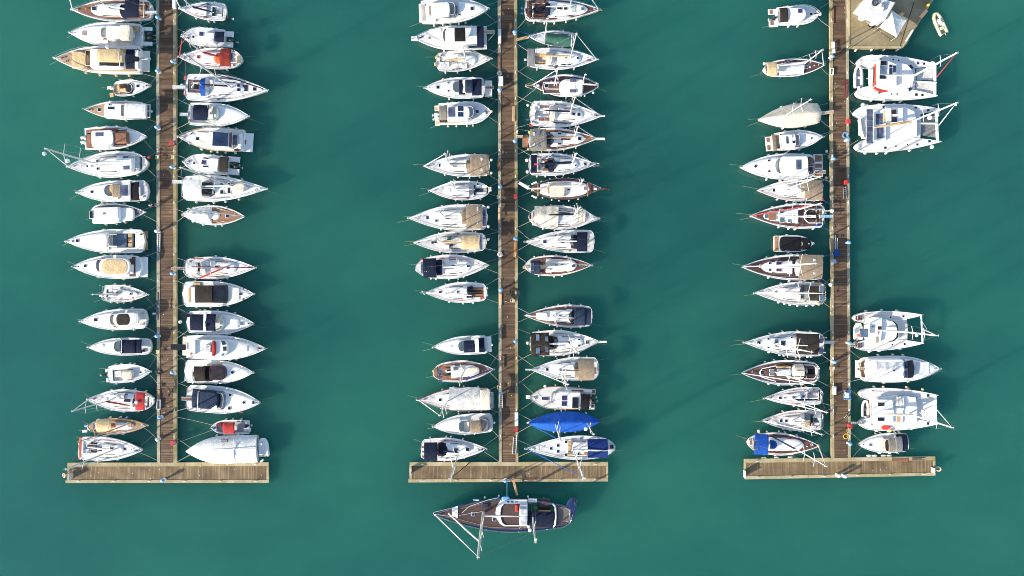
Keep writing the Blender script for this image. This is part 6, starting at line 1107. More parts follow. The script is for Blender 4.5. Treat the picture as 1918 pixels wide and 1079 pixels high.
def inkiosk(o, root, loc):
    for v in o.data.vertices: v.co -= loc
    o.parent = root; return o
kw = [(470, -90), (945, 40), (758, 372), (625, 465), (290, 265)]
inkiosk(wall_box('wall', [(465, -80), (955, 45), (765, 370), (300, 130)], QZ, QZ + 2.7, 'w', None), kiosk, K0)
inkiosk(wall_box('awning', [(440, 170), (765, 368), (622, 470), (285, 265)], QZ + 2.2, QZ + 2.4, 'wf', None), kiosk, K0)
rf = inkiosk(wall_box('roof', [(560, -60), (940, 50), (765, 355), (450, 178)], QZ + 2.68, QZ + 2.78, 'pale', None), kiosk, K0)
rm = MB(); A_, B_, C_, D_ = [qz(x, y, QZ + 2.8) for x, y in ((560, -60), (940, 50), (765, 355), (450, 178))]
for i in range(13):
    t = (i + .5) / 13
    a = (lerp(D_[0], C_[0], t), lerp(D_[1], C_[1], t)); b = (lerp(A_[0], B_[0], t), lerp(A_[1], B_[1], t))
    rm.tube([(a[0], a[1], QZ + 2.79), (b[0], b[1], QZ + 2.79)], .03, 4)
inkiosk(rm.build('roof_ribs', 'pale'), kiosk, K0)
ring = MB(); X, Y = qz(577, 52, QZ + 2.95); ring.tube([(X + .42 * cos(2 * pi * i / 16), Y + .42 * sin(2 * pi * i / 16), QZ + 2.95) for i in range(17)], .12, 6)
o = ring.build('old_tyre', 'rub'); tag(o, 'black tyre lying on the kiosk roof', 'tyre')
o = wall_box('air_conditioner', [(680, 60), (760, 90), (725, 205), (610, 150)], QZ + 2.8, QZ + 3.15, 'cr', None); tag(o, 'cream air conditioner unit on the kiosk roof', 'air conditioner')
inkiosk(wall_box('skylight', [(715, 60), (760, 85), (740, 140), (690, 115)], QZ + 2.8, QZ + 3.22, 'gr', None), kiosk, K0)
inkiosk(wall_box('porch', [(285, 300), (370, 300), (410, 360), (330, 388), (270, 345)], QZ + 1.9, QZ + 2.05, 'wf', None), kiosk, K0)
for x, y in ((290, 345), (330, 380), (400, 350)):
    X, Y = qz(x, y, QZ); inkiosk(MB().tube([(X, Y, QZ), (X, Y, QZ + 1.95)], .04, 6).build('post', 'al'), kiosk, K0)
X, Y = qz(385, 297, QZ + 2.1); o = MB().tube([(X, Y, QZ + 2.06), (X, Y, QZ + 2.3), (X, Y, QZ + 2.34)], [.12, .17, .1], 10).build('flower_pot', 'wd'); tag(o, 'small orange-brown pot on the kiosk porch roof', 'pot')
tent = empty('gazebo', (*qz(920, 420, QZ), QZ)); tag(tent, 'white pyramid gazebo tent beside the kiosk', 'gazebo'); T0 = tent.location.copy()
tc = [(890, 190), (1160, 368), (985, 675), (668, 492)]
m = MB(); p = [qz(x, y, QZ + 2.2) for x, y in tc][::-1]; ap = qz(915, 320, QZ + 3.6); apx = (ap[0], ap[1], QZ + 3.5)
N = 6; rings = []
for k in range(N + 1):
    t = k / N; e = t ** 1.25; rr = []
    for i in range(4):
        for j in range(6):
            s_ = j / 6; a, b = p[i], p[(i + 1) % 4]; x, y = lerp(a[0], b[0], s_), lerp(a[1], b[1], s_); rr.append((lerp(x, apx[0], t * .985), lerp(y, apx[1], t * .985), QZ + 2.2 + 1.3 * e - .06 * sin(pi * s_) * (1 - t)))
    rings.append(rr)
m.loft([[(x, y, QZ + 1.95) for x, y, z in rings[0]]] + rings, True, False, True); inkiosk(m.build('canopy', 'wf'), tent, T0)
for x, y in p: inkiosk(MB().tube([(x, y, QZ), (x, y, QZ + 2.1)], .04, 6).build('leg', 'al'), tent, T0)
fr = empty('railing', (*qz(740, 610, QZ), QZ)); tag(fr, 'dark barrier rail on the quay in front of the gazebo', 'railing')
F0 = fr.location.copy(); pr = [qz(x, y, QZ + .9) for x, y in ((715, 425), (600, 540), (880, 720), (945, 650))]
inkiosk(MB().tube([(x, y, QZ + .9) for x, y in pr], .035, 5).build('top_rail', 'blk'), fr, F0)
for x, y in pr: inkiosk(MB().tube([(x, y, QZ), (x, y, QZ + .9)], .03, 5).build('post', 'blk'), fr, F0)
def chair(x, y, rz, label, mat):
    X, Y = qz(x, y, QZ); o = empty('folding_chair', (X, Y, QZ), rz); tag(o, label, 'chair', 'folding chairs outside the kiosk')
    MB().box(-.22, .22, -.22, .22, .42, .45, .01).build('seat', mat, o); MB().box(-.25, -.22, -.22, .22, .5, .88, .01).build('backrest', mat, o)
    for a in (-.2, .2):
        for c in (-.2, .2): MB().tube([(a, c, 0), (a * 1.05, c, .43 if a > 0 else .88)], .015, 4).build('leg', 'blk', o)
chair(440, 430, .7, 'grey folding chair nearest the kiosk porch', 'gr'); chair(505, 500, 2.6, 'dark folding chair farther from the kiosk porch', 'bl'); chair(550, 450, -1, 'pale folding chair between the dark chair and barrier rail', 'pale')
X, Y = qz(480, 465, QZ); tb = empty('table', (X, Y, QZ), .5); tag(tb, 'small round table among the folding chairs by the kiosk', 'table')
MB().tube([(0, 0, .68), (0, 0, .72)], .38, 14).build('tabletop', 'pale', tb); MB().tube([(0, 0, 0), (0, 0, .68)], .035, 6).build('pedestal', 'blk', tb); MB().tube([(0, 0, 0), (0, 0, .03)], .25, 10).build('foot', 'blk', tb)
def along(name, label, cat, crop, a, b, wd, z0, z1, mat, extra=None, group=None):
    """something long and low lying between two surveyed points"""
    A, B = W(crop, *a, z1), W(crop, *b, z1); L = hypot(B[0] - A[0], B[1] - A[1]); rz = atan2(B[1] - A[1], B[0] - A[0])
    o = empty(name, ((A[0] + B[0]) / 2, (A[1] + B[1]) / 2, z0), rz); tag(o, label, cat, group); h = z1 - z0
    if extra == 'ladder':
        for s_ in (1, -1): MB().box(-L / 2, L / 2, s_ * wd / 2 - .04, s_ * wd / 2 + .04, 0, h, .01).build('rail', mat, o)
        m = MB()
        for i in range(int(L / .3)): m.box(-L / 2 + .15 + .3 * i, -L / 2 + .2 + .3 * i, -wd / 2 + .04, wd / 2 - .04, h * .3, h * .6, .01)
        m.build('rungs', 'al' if mat != 'al' else 'pale', o)
    elif extra == 'bench':
        m = MB()
        for k in range(3): m.box(-L / 2, L / 2, -wd / 2 + wd / 3 * k + .01, -wd / 2 + wd / 3 * (k + 1) - .01, h - .05, h, .01)
        m.build('seat', mat, o)
        for s_ in (-.38, .38): MB().box(L * s_ - .05, L * s_ + .05, -wd / 2 + .03, wd / 2 - .03, 0, h - .05, .01).build('leg', 'gr', o)
    elif extra == 'frame':
        m = MB()
        for s_ in (1, -1): m.box(-L / 2, L / 2, s_ * wd / 2 - .05, s_ * wd / 2 + .05, 0, h, .01)
        for s_ in (1, -1): m.box(s_ * (L / 2 - .05) - .05, s_ * (L / 2 - .05) + .05, -wd / 2 + .05, wd / 2 - .05, 0, h, .01)
        m.build('frame', mat, o); MB().box(-L / 2 + .1, L / 2 - .1, -wd / 2 + .05, wd / 2 - .05, h * .2, h * .6, .01).build('tread', 'tks', o)
    elif extra == 'locker':
        MB().box(-L / 2, L / 2, -wd / 2, wd / 2, 0, h * .8, .04).build('box', mat, o); MB().box(-L / 2 - .02, L / 2 + .02, -wd / 2 - .02, wd / 2 + .02, h * .8 + .01, h, .04).build('lid', mat, o)
    else:
        m = MB(); n = extra or 1
        for k in range(n): m.box(-L / 2, L / 2, -wd / 2 + wd / n * k + .006, -wd / 2 + wd / n * (k + 1) - .006, 0, h, .015)
        m.build('boards', mat, o)
    return o
along('bench', 'long white bench along the edge of the concrete quay', 'bench', 'Q', (1280, 540), (1150, 755), .28, QZ, QZ + .4, 'w', 'bench')
along('board', 'pale pink board at the quay edge near the yellow bollard', 'board', 'Q', (1535, 185), (1420, 320), .5, QZ, QZ + .15, 'fo', 2)
X, Y = qz(1555, 95, QZ + .3); o = MB().tube([(X, Y, QZ), (X, Y, QZ + .5), (X, Y, QZ + .56)], [.2, .2, .12], 10).build('bollard', 'ylw'); tag(o, 'yellow bollard at the far edge of the concrete quay', 'bollard')
# ------------------------------------------------------------------ things standing on the pontoons
def near(px, py, skip=0, used={}):
    bs = sorted(BOATS, key=lambda b: hypot((b.px[0] - px) * .55, b.px[1] - py)); return bs[skip].label
USED = set()
def lab(pre, px, py):
    """label that names the closest boat; shortened so that it stays readable"""
    for k in range(6):
        t = near(px, py, k).split(); s_ = ' '.join(t[:11 if len(pre.split()) < 5 else 9])
        while s_.split()[-1] in ('and', 'with', 'its', 'the', 'of', 'to', 'by', 'beside', 'over', 'along', 'a', 'in', 'on', 'at', 'between', 'under', 'inside', 'split', 'across', 'cut', 'near', 'twin', 'big', 'wide', 'dark', 'white', 'navy', 'red', 'black', 'blue', 'grey', 'brown', 'pale', 'tan', 'beige', 'long', 'small', 'teak', 'paired', 'single', 'two', 'three', 'four', 'moored', 'its'): s_ = ' '.join(s_.split()[:-1])
        L_ = pre + ' ' + s_
        if L_ not in USED: USED.add(L_); return L_
    return pre
def pedestal(crop, x, y, blue=True):
    z = DZ + 1.15; X, Y = W(crop, x, y, z); a, b, k = CROPS[crop]; px, py = a + x * k, b + y * k
    o = empty('service_pedestal', (X, Y, DZ + .05), random.uniform(-.3, .3))
    tag(o, lab('blue-domed service pedestal beside' if blue else 'white service pedestal beside', px, py), 'pedestal', 'service pedestals on the pontoons')
    rg = lambda r, z_, e=1.25: [(r * e * cos(2 * pi * t / 12), r * sin(2 * pi * t / 12), z_) for t in range(12)]
    MB().loft([rg(.2, 0), rg(.2, .05), rg(.15, .06), rg(.15, .85)], smooth=False).build('body', 'w', o)
    MB().loft([rg(.24, .85, 1.35), rg(.27, .95, 1.35), rg(.25, 1.08, 1.35), rg(.16, 1.18, 1.35), rg(.05, 1.22, 1.35)], smooth=True).build('dome', 'skb' if blue else 'w', o)
    MB().box(-.1, .1, -.2, -.14, .5, .7, .01).build('socket_panel', 'fn', o)
for c, x, y, bl in (('G1', 97, 127, 1), ('G1', 210, 458, 1), ('G1', 97, 528, 1), ('G1', 92, 952, 1), ('G2', 205, 190, 1), ('G2', 207, 990, 1), ('G2', 90, 672, 0), ('G3', 93, 420, 1), ('G3', 208, 693, 1), ('P', 303.5, 900.5, 1), ('P', 294, 824, 0), ('P', 298, 782, 1),
    ('G4', 217, 238, 1), ('G4', 104, 670, 1), ('G4', 218, 1055, 1), ('G5', 108, 340, 1), ('G5', 222, 728, 1), ('P', 938, 543, 1), ('G6', 225, 160, 1), ('G6', 113, 545, 1), ('P', 947, 901, 1),
    ('G7', 118, 420, 1), ('G7', 235, 1045, 1), ('G8', 127, 128, 1), ('G8', 243, 757, 1), ('G8', 132, 895, 1), ('P', 1564, 678.5, 1), ('P', 1592, 643, 1), ('P', 1593, 832, 1), ('P', 1584, 893, 0), ('P', 1572, 891.5, 0)): pedestal(c, x, y, bl)
def firebox(crop, x, y, mat='red', word='red'):
    z = DZ + .9; X, Y = W(crop, x, y, z); a, b, k = CROPS[crop]
    o = empty('fire_cabinet', (X, Y, DZ + .05)); tag(o, lab(word + ' fire cabinet beside', a + x * k, b + y * k), 'fire cabinet', 'fire cabinets on the pontoons')
    MB().box(-.23, .23, -.3, .3, .1, .9, .04).build('box', mat, o); MB().box(-.255, .255, -.325, .325, .9, .95, .02).build('lid', mat, o); MB().box(.232, .252, -.2, .2, .3, .75, .01).build('door', 'w' , o); MB().box(-.08, .08, -.1, .1, 0, .1, .01).build('foot', 'gr', o)
for c, x, y in (('G1', 203, 1072), ('P', 323, 830), ('G5', 222, 412), ('G6', 230, 820), ('G7', 238, 908), ('G8', 221, 305), ('P', 1593, 799)): firebox(c, x, y)
along('dock_locker', 'long grey dock locker at upper end of the pontoon near the navy sail-covered boat', 'locker', 'G1', (223, -10), (223, 60), .5, DZ + .05, DZ + .5, 'pale', 'locker')
along('boarding_ladder', 'long white boarding ladder lying beside the blue-cockpit cruiser', 'ladder', 'G2', (110, 690), (107, 825), .35, DZ + .05, DZ + .2, 'w', 'ladder')
along('gangplank', 'tan gangplank on the pontoon by the red bimini yacht', 'gangplank', 'G3', (105, 820), (105, 890), .45, DZ + .05, DZ + .15, 'tn', 2)
along('boarding_steps', 'white boarding steps below the tan gangplank', 'steps', 'G3', (108, 895), (106, 968), .5, DZ + .05, DZ + .3, 'w', 'frame')
along('plank', 'dark weathered plank on the pontoon beside the racing keelboat', 'plank', 'G3', (97, 90), (96, 300), .3, DZ + .05, DZ + .13, 'tks', 2)
along('dock_locker', 'long white dock locker opposite the small green-covered sailboat', 'locker', 'G4', (104, 218), (104, 320), .4, DZ + .05, DZ + .45, 'w', 'locker')
along('dock_cart', 'grey two-wheeled dock cart near the navy-canopied cruiser', 'cart', 'G4', (112, 572), (112, 642), .7, DZ + .3, DZ + .65, 'pale', 'locker')
along('plank', 'rusty brown plank below the grey tarpaulin sailboat', 'plank', 'G4', (98, 395), (98, 520), .35, DZ + .06, DZ + .13, 'rb', 2)
along('gangplank', 'orange-brown gangplank next to the four-cushioned white yacht', 'gangplank', 'G4', (208, 795), (207, 908), .4, DZ + .06, DZ + .2, 'tn', 2)
along('plank', 'rusty red board behind the tan bimini yacht', 'plank', 'G5', (99, 128), (98, 225), .4, DZ + .06, DZ + .13, 'rb', 2)
along('plank', 'reddish board behind the twin-panel solar yacht', 'plank', 'G5', (100, 495), (100, 610), .35, DZ + .06, DZ + .12, 'fo', 2)
along('gangplank', 'orange-brown varnished gangplank near the purple-hatched navy bimini yacht', 'gangplank', 'G5', (221, 755), (218, 866), .42, DZ + .06, DZ + .2, 'wd', 2)
along('plank', 'pinkish board beside the golden teak cockpit yacht', 'plank', 'P', (937.5, 551), (937.5, 571), .35, DZ + .06, DZ + .14, 'fo', 2)
along('gangplank', 'brown gangplank with white edges near the slim navy sunroof cruiser', 'gangplank', 'G6', (127, 265), (126, 352), .4, DZ + .06, DZ + .2, 'rb', 'frame')
along('boarding_ladder', 'white framed ladder behind the grey-white tarpaulin yacht', 'ladder', 'G6', (113, 558), (111, 655), .5, DZ + .06, DZ + .25, 'w', 'ladder')
along('dock_locker', 'long grey locker beside the blue wrapped sailboat', 'locker', 'G6', (230, 690), (230, 792), .5, DZ + .06, DZ + .5, 'pale', 'locker')
along('boarding_ladder', 'white-sided ladder at the pontoon foot by the blue-fendered yacht', 'ladder', 'G6', (219, 876), (213, 1000), .5, DZ + .06, DZ + .2, 'w', 'ladder')
along('plank', 'thin brown plank near the upper pilothouse boat with navy hatch', 'plank', 'G7', (123, 58), (121, 178), .3, DZ + .06, DZ + .16, 'rb', 2)
along('bench', 'white slatted bench on the quay pontoon', 'bench', 'G7', (122, 312), (128, 398), .5, DZ + .05, DZ + .45, 'w', 'bench')
along('boarding_steps', 'short white step frame below the beige bimini sailboat', 'steps', 'G7', (115, 508), (114, 560), .4, DZ + .06, DZ + .3, 'w', 'frame')
along('boarding_ladder', 'maroon ladder with white edge beside the red-trimmed catamaran', 'ladder', 'G7', (224, 600), (218, 732), .42, DZ + .06, DZ + .2, 'rd', 'frame')
along('boarding_ladder', 'dark ladder lying under the fire cabinet on the quay pontoon', 'ladder', 'G8', (209, 335), (213, 428), .42, DZ + .06, DZ + .18, 'gr', 'ladder')
along('dock_locker', 'white dock box beside the plain white sailing boat', 'locker', 'P', (1563.5, 724), (1563.5, 739), .5, DZ + .05, DZ + .5, 'w', 'locker')
along('plank', 'brown board lying on the right T-head edge', 'plank', 'F4', (470, 755), (615, 758), .5, DZ + .06, DZ + .14, 'rb', 2)
along('plank', 'dark board near the outer end of the right T-head', 'plank', 'F4', (650, 750), (755, 748), .4, DZ + .06, DZ + .14, 'tks', 3)
along('plank', 'brown board on the middle T-head near the ketch gangplank', 'plank', 'D5', (95, 530), (222, 530), .3, DZ + .06, DZ + .12, 'rb', 2)
along('gangplank', 'wooden gangplank from middle T-head to the big ketch', 'gangplank', 'K', (1018, 30), (1065, 215), .36, 1.2, 1.32, 'tn', 2)
along('gangplank', 'tan gangplank from pontoon to the small green-covered sailboat', 'gangplank', 'D1', (85, 382), (208, 355), .42, .78, .88, 'tn', 2)
along('oars', 'black oar and frame leaning by the teak day boat pontoon', 'oars', 'G8', (133, 700), (141, 800), .35, DZ + .06, DZ + .2, 'gr', 'ladder')
# yellow life-saving frames, lifebuoys, hoses
for c, x, y, lb in (('G2', 99, 117, 'yellow ladder frame opposite the white radome yacht'), ('G2', 216, 117, 'yellow ladder frame beside the glossy navy-roofed trawler'), ('G3', 103, 537, 'yellow ladder frame below the slim navy canopy cruiser'), ('G4', 230, 988, 'yellow and black ladder frame behind the teak long-bowsprit yacht'), ('G5', 99, 415, 'yellow and white ladder frame behind the small dark-slot sailboat'), ('G6', 102, 503, 'black and yellow ladder frame by the four-solar teak yacht'), ('G8', 112, 110, 'yellow ladder frame behind the large brown-platform cruiser'), ('P', 1560.5, 690, 'yellow and white ladder frame by the navy dark-decked yacht')):
    X, Y = W(c, x, y, DZ + .4); o = empty('escape_ladder', (X, Y, DZ + .05)); tag(o, lb, 'ladder', 'yellow escape ladder frames')
    for s_ in (.25, -.25): MB().tube([(-.3, s_, -.5), (-.3, s_, .4), (-.1, s_, .5), (.25, s_, .4), (.25, s_, 0)], .035, 6).build('rail', 'ylw', o)
    MB().box(-.05, .22, -.22, .22, .3, .38, .02).build('cover', 'w', o); m = MB()
    for k in range(3): m.box(-.33, -.27, -.22, .22, -.4 + .25 * k, -.36 + .25 * k, .01)
    m.build('rungs', 'al', o)
def ringbuoy(crop, x, y, lb, mat='fo', z=DZ + .5):
    X, Y = W(crop, x, y, z); o = empty('lifebuoy', (X, Y, z)); tag(o, lb, 'lifebuoy')
    MB().tube([(.3 * cos(2 * pi * i / 16), .3 * sin(2 * pi * i / 16), .25 * cos(2 * pi * i / 16)) for i in range(17)], .085, 8).build('ring', mat, o); MB().box(.2, .3, -.06, .06, -.1, .3, .02).build('bracket', 'w', o)
    MB().tube([(.1, 0, -z + .1), (.12, 0, .2)], .04, 6).build('post', 'al', o)
ringbuoy('P', 120, 890.5, 'orange lifebuoy at the outer corner of the left T-head'); ringbuoy('P', 1757.5, 878.5, 'orange lifebuoy at the outer end of the right T-head')
def panel(crop, x, y0, y1, lb, mat):
    z = DZ + 1.1; A, B = W(crop, x, y0, z), W(crop, x, y1, z); o = empty('end_screen', (A[0], (A[1] + B[1]) / 2, DZ)); tag(o, lb, 'screen'); h = abs(A[1] - B[1]) / 2
    MB().box(-.03, .03, -h, h, .1, 1.1, .02).build('board', mat, o)
    for s_ in (-.9, .9): MB().box(-.06, .06, h * s_ - .05, h * s_ + .05, 0, 1.15, .02).build('post', 'pale', o)
panel('P', 128, 888, 900, 'pale blue screen board at the end of the left T-head', 'pale'); panel('P', 768.5, 877, 889, 'white screen board at the end of the middle T-head', 'w'); panel('P', 1396.5, 883, 896, 'white screen board at the left end of the right T-head', 'w'); panel('P', 1751, 878, 887, 'white screen board at the right end of the right T-head', 'w')
def coil(crop, x, y, lb, mat, r=.5, n=4, cat='hose', tail=None):
    X, Y = W(crop, x, y, DZ); m = MB(); rr = random.Random(lb); pts = []
    for i in range(14 * n): a = 2 * pi * i / 14; k = r * (.75 + .25 * sin(i * .37) + rr.uniform(-.06, .06)); pts.append((X + k * cos(a), Y + k * sin(a) * .9, DZ + .07 + .012 * i / 14 + .02 * rr.random()))
    if tail: pts += [(W(crop, *t, DZ)[0], W(crop, *t, DZ)[1], DZ + .06) for t in tail]
    o = m.tube(pts, .035, 5).build('hose' if cat == 'hose' else 'rope', mat); tag(o, lb, cat)
coil('G7', 217, 1015, 'sky blue hose coil above the blue solar-row catamaran pedestal', 'skb', .55, 3); coil('E4', 1008, 1020, 'yellow hose coiled beside the red fire cabinet', 'ylw', .5, 2, 'hose', [(1020, 990), (1012, 970), (1030, 950)])
coil('G4', 104, 550, 'white rope coil beside the grey dock cart', 'fw', .4, 4, 'rope'); coil('G5', 108, 845, 'white rope coil behind the ribbed beige bimini yacht', 'fw', .42, 4, 'rope'); coil('G3', 108, 683, 'dark rope coil near the cream-covered open boat', 'rub', .45, 4, 'rope')
coil('P', 963, 549, 'tangled black net heap on the middle pontoon', 'rub', .9, 5, 'rope', [(955, 553), (947, 552)]); coil('P', 960, 563, 'brown rope trailing across the middle pontoon', 'rope', .35, 2, 'rope', [(952, 566), (945, 564)])
X, Y = W('P', 962.5, 563, DZ); o = MB().loft([[(X + r_ * cos(t * .8), Y + r_ * sin(t * .8), DZ + z_) for t in range(8)] for r_, z_ in ((.25, .02), (.3, .2), (.2, .34))]).build('bucket', 'tn'); tag(o, 'orange-brown bucket beside the tangled net', 'bucket')
# blue hand cart and its load, blue trolley
X, Y = W('P', 1587.5, 740, DZ + .4); o = empty('hand_cart', (X, Y, DZ)); tag(o, 'bright blue hand cart parked opposite the white dock box', 'cart')
MB().box(-.55, .55, -.7, .7, .3, .36, .02).build('tray', 'skb', o)
for y0, y1 in ((-.7, -.65), (.65, .7)): MB().box(-.55, .55, y0, y1, .365, .6, .01).build('side_panel', 'skb', o)
for s_ in (-.45, .45): m = MB().tube([(s_ - .04, 0, .2), (s_ + .04, 0, .2)], .2, 10); m.build('wheel', 'rub', o)
MB().tube([(.2, .7, .45), (.3, 1.2, .75), (.1, 1.4, .8)], .03, 5).build('handle', 'skb', o)
o = MB().box(X - .35, X + .2, Y - .45, Y + .4, DZ + .38, DZ + .7, .1).build('duffel_bag', 'wf'); tag(o, 'white duffel bag lying in the blue hand cart', 'bag')
o = MB().box(X - .34, X - .05, Y + .42, Y + .6, DZ + .38, DZ + .55, .05).build('sports_bag', 're'); tag(o, 'small red bag at the head of the blue hand cart', 'bag')
o = MB().box(X - .5, X - .34, Y - .62, Y - .48, DZ + .38, DZ + .52, .04).build('backpack', 'bl'); tag(o, 'small black bag at the foot of the blue hand cart', 'bag')
X, Y = W('G8', 148, 832, DZ + .4); o = empty('dock_trolley', (X, Y, DZ)); tag(o, 'deep blue dock trolley with long handle by the black day boat', 'trolley')
MB().box(-.38, .38, -.5, .42, .25, .6, .12).build('tub', 'bb', o); MB().tube([(-.15, .5, .4), (-.25, 2.2, .5), (.1, 2.25, .5), (.1, .5, .4)], .035, 5).build('handle', 'al', o)
for s_ in (-.42, .42): MB().tube([(s_ - .04, -.1, .2), (s_ + .04, -.1, .2)], .2, 10).build('wheel', 'rub', o)
# small loose fenders hung on the T-head edges
for i, (c, x, y, lb) in enumerate([('E5', 285, 462, 'long white fender on the right T-head beside the brown-decked blue bimini boat'), ('E5', 395, 458, 'short white fender next to the long one by the blue bimini boat'), ('E5', 515, 454, 'white fender on the right T-head under the mast of the blue bimini boat'), ('F4', 270, 722, 'white fender on right T-head closest to the yellow hose'), ('F4', 318, 722, 'white fender second from the yellow hose on right T-head'), ('F4', 397, 721, 'white fender third from the yellow hose on right T-head'), ('F4', 447, 721, 'white fender farthest from the yellow hose, under the grey canopy'), ('G3', 80, 250, 'white fender on the pontoon by the black sunroof cruiser')]):
    X, Y = W(c, x, y, .4); m = MB().tube([(X - .42, Y, .4), (X - .36, Y, .4), (X - .25, Y, .4), (X + .25, Y, .4), (X + .36, Y, .4), (X + .42, Y, .4)], [.03, .12, .17, .17, .12, .03], 8); o = m.build('fender', 'fw'); tag(o, lb, 'fender', 'fenders lying along the pontoon edges')
for c, x, y, lb in (('P', 337, 603, 'white ball buoy by the double navy canopy cruiser'), ('E2', 838, 392, 'white float near the pontoon above the large brown-platform cruiser'), ('E2', 834, 625, 'white float near the pontoon below the large brown-platform cruiser')):
    X, Y = W(c, x, y, .3); o = MB().ball((X, Y, .25), .32 if c == 'P' else .24, 10).build('buoy', 'fw'); tag(o, lb, 'buoy', 'white floats near the pontoons')
# ------------------------------------------------------------------ tenders and the loose inflatable
def rib(px, py, ln, wd, ang, z, label, tube, floor, name='tender', cat='dinghy', console=False, motor=True, seat='w', cover=None):
    X, Y = W('P', px, py, z + .4); o = empty(name, (X, Y, z), radians(ang)); tag(o, label, cat); r = wd * .15; hw = wd / 2 - r; L = ln
    pts = [(-L / 2, -hw, r * 1.1), (-L / 2 + .2, -hw, r * 1.1), (L * .12, -hw, r * 1.15), (L * .3, -hw * .8, r * 1.3), (L * .43, -hw * .4, r * 1.5), (L / 2 - r, 0, r * 1.6)]
    pts = pts + [(x, -y, q) for x, y, q in pts[-2::-1]]
    MB().tube(pts, [r * .5] + [r] * (len(pts) - 2) + [r * .5], 10).build('tube', tube, o)
    MB().box(-L / 2 + .15, L * .3, -hw, hw, r * .3, r * .55, .02).build('floor', floor, o)
    MB().box(-L / 2 + .12, -L / 2 + .2, -hw + r * .6, hw - r * .6, r * .3, r * 2, .02).build('transom', 'pale', o)
    if cover: MB().loft([[(x * .96, y * 1.1, q + r * .7) for x, y, q in pts]], True, False, True).build('cover', cover, o)
    else:
        MB().box(-L * .1, L * .02, -hw, hw, r * 1.1, r * 1.3, .03).build('thwart', seat, o)
        if console: MB().box(-L * .02, L * .18, -wd * .14, wd * .14, r * .5, .75, .08).build('console', 'w', o); MB().box(-L * .28, -L * .14, -wd * .2, wd * .2, r * .5, .5, .06).build('seat', 'tuby', o)
    if motor:
        e = MB().box(-L / 2 - .2, -L / 2 + .2, -.15, .15, r * 1.5, r * 1.5 + .4, .1).build('outboard_engine', 'blk' if console else 'pale', o); MB().box(-L / 2 - .05, -L / 2 + .08, -.06, .06, -.1, r * 1.5, .02).build('engine_leg', 'blk', e)
        MB().ball((-L / 2 - .1, 0, .0), .09, 6).build('propeller', 'pale', e)
    return o
rib(1760.5, 44, 3.75, 1.6, 114.5, -.12, 'yellow and grey inflatable with console adrift beside the concrete quay', 'tuby', 'fgr', 'inflatable_boat', 'inflatable', True)
rib(1608.5, 143.5, 3.5, 1.5, 90, 1.15, 'grey inflatable tender slung behind the red-trimmed catamaran', 'tube', 'fgr', seat='w', motor=True)
rib(1616, 236, 3.0, 1.1, 88, .9, 'narrow pale tender slung behind the solar-row catamaran', 'tube', 'fgr', motor=False)
rib(1608, 621, 2.7, 1.5, 90, .9, 'white tender slung behind the grey-panelled catamaran', 'fw', 'w', motor=False, cover='wf')
o = MB().box(*(W('P', 1608, 628, 1.5)[0] + d for d in (-.2, .2)), *(W('P', 1608, 628, 1.5)[1] + d for d in (-.2, .2)), 1.5, 1.9, .05).build('fuel_can', 'red'); tag(o, 'small red fuel can in the covered white tender', 'fuel can')
rib(1621.5, 766, 2.7, 1.2, 90, .9, 'white tender with black engine behind the tan-sailed catamaran', 'fw', 'blk', seat='gr')
rib(493.5, 838, 2.9, 1.65, 95, .9, 'white tender hung on davits behind the white wrapped boat', 'fw', 'w', motor=False, cover='wf')
o = empty('outboard_motor', (*W('P', 491.5, 862.5, 1), .8), .7); tag(o, 'white outboard motor clamped below the hanging white tender', 'outboard'); MB().box(-.3, .3, -.17, .17, .2, .55, .1).build('cowl', 'pale', o); MB().box(-.08, .08, -.08, .08, -.6, .2, .02).build('engine_leg', 'blk', o)
rib(1068.5, 955, 4.0, 1.8, 74, 1.2, 'navy covered tender hung across the stern of the big ketch', 'hn', 'n', motor=False, cover='hn')
# blue water hose from the middle T-head to the ketch
m = MB(); a, c = W('K', 958, 75, DZ), W('K', 957, 225, 1.9); m.tube([(a[0], a[1], DZ + .3), (lerp(a[0], c[0], .5), lerp(a[1], c[1], .5), 1.0), (c[0], c[1], 1.95)], .045, 5); o = m.build('hose', 'skb'); tag(o, 'pale blue water hose running from the middle T-head to the ketch', 'hose')
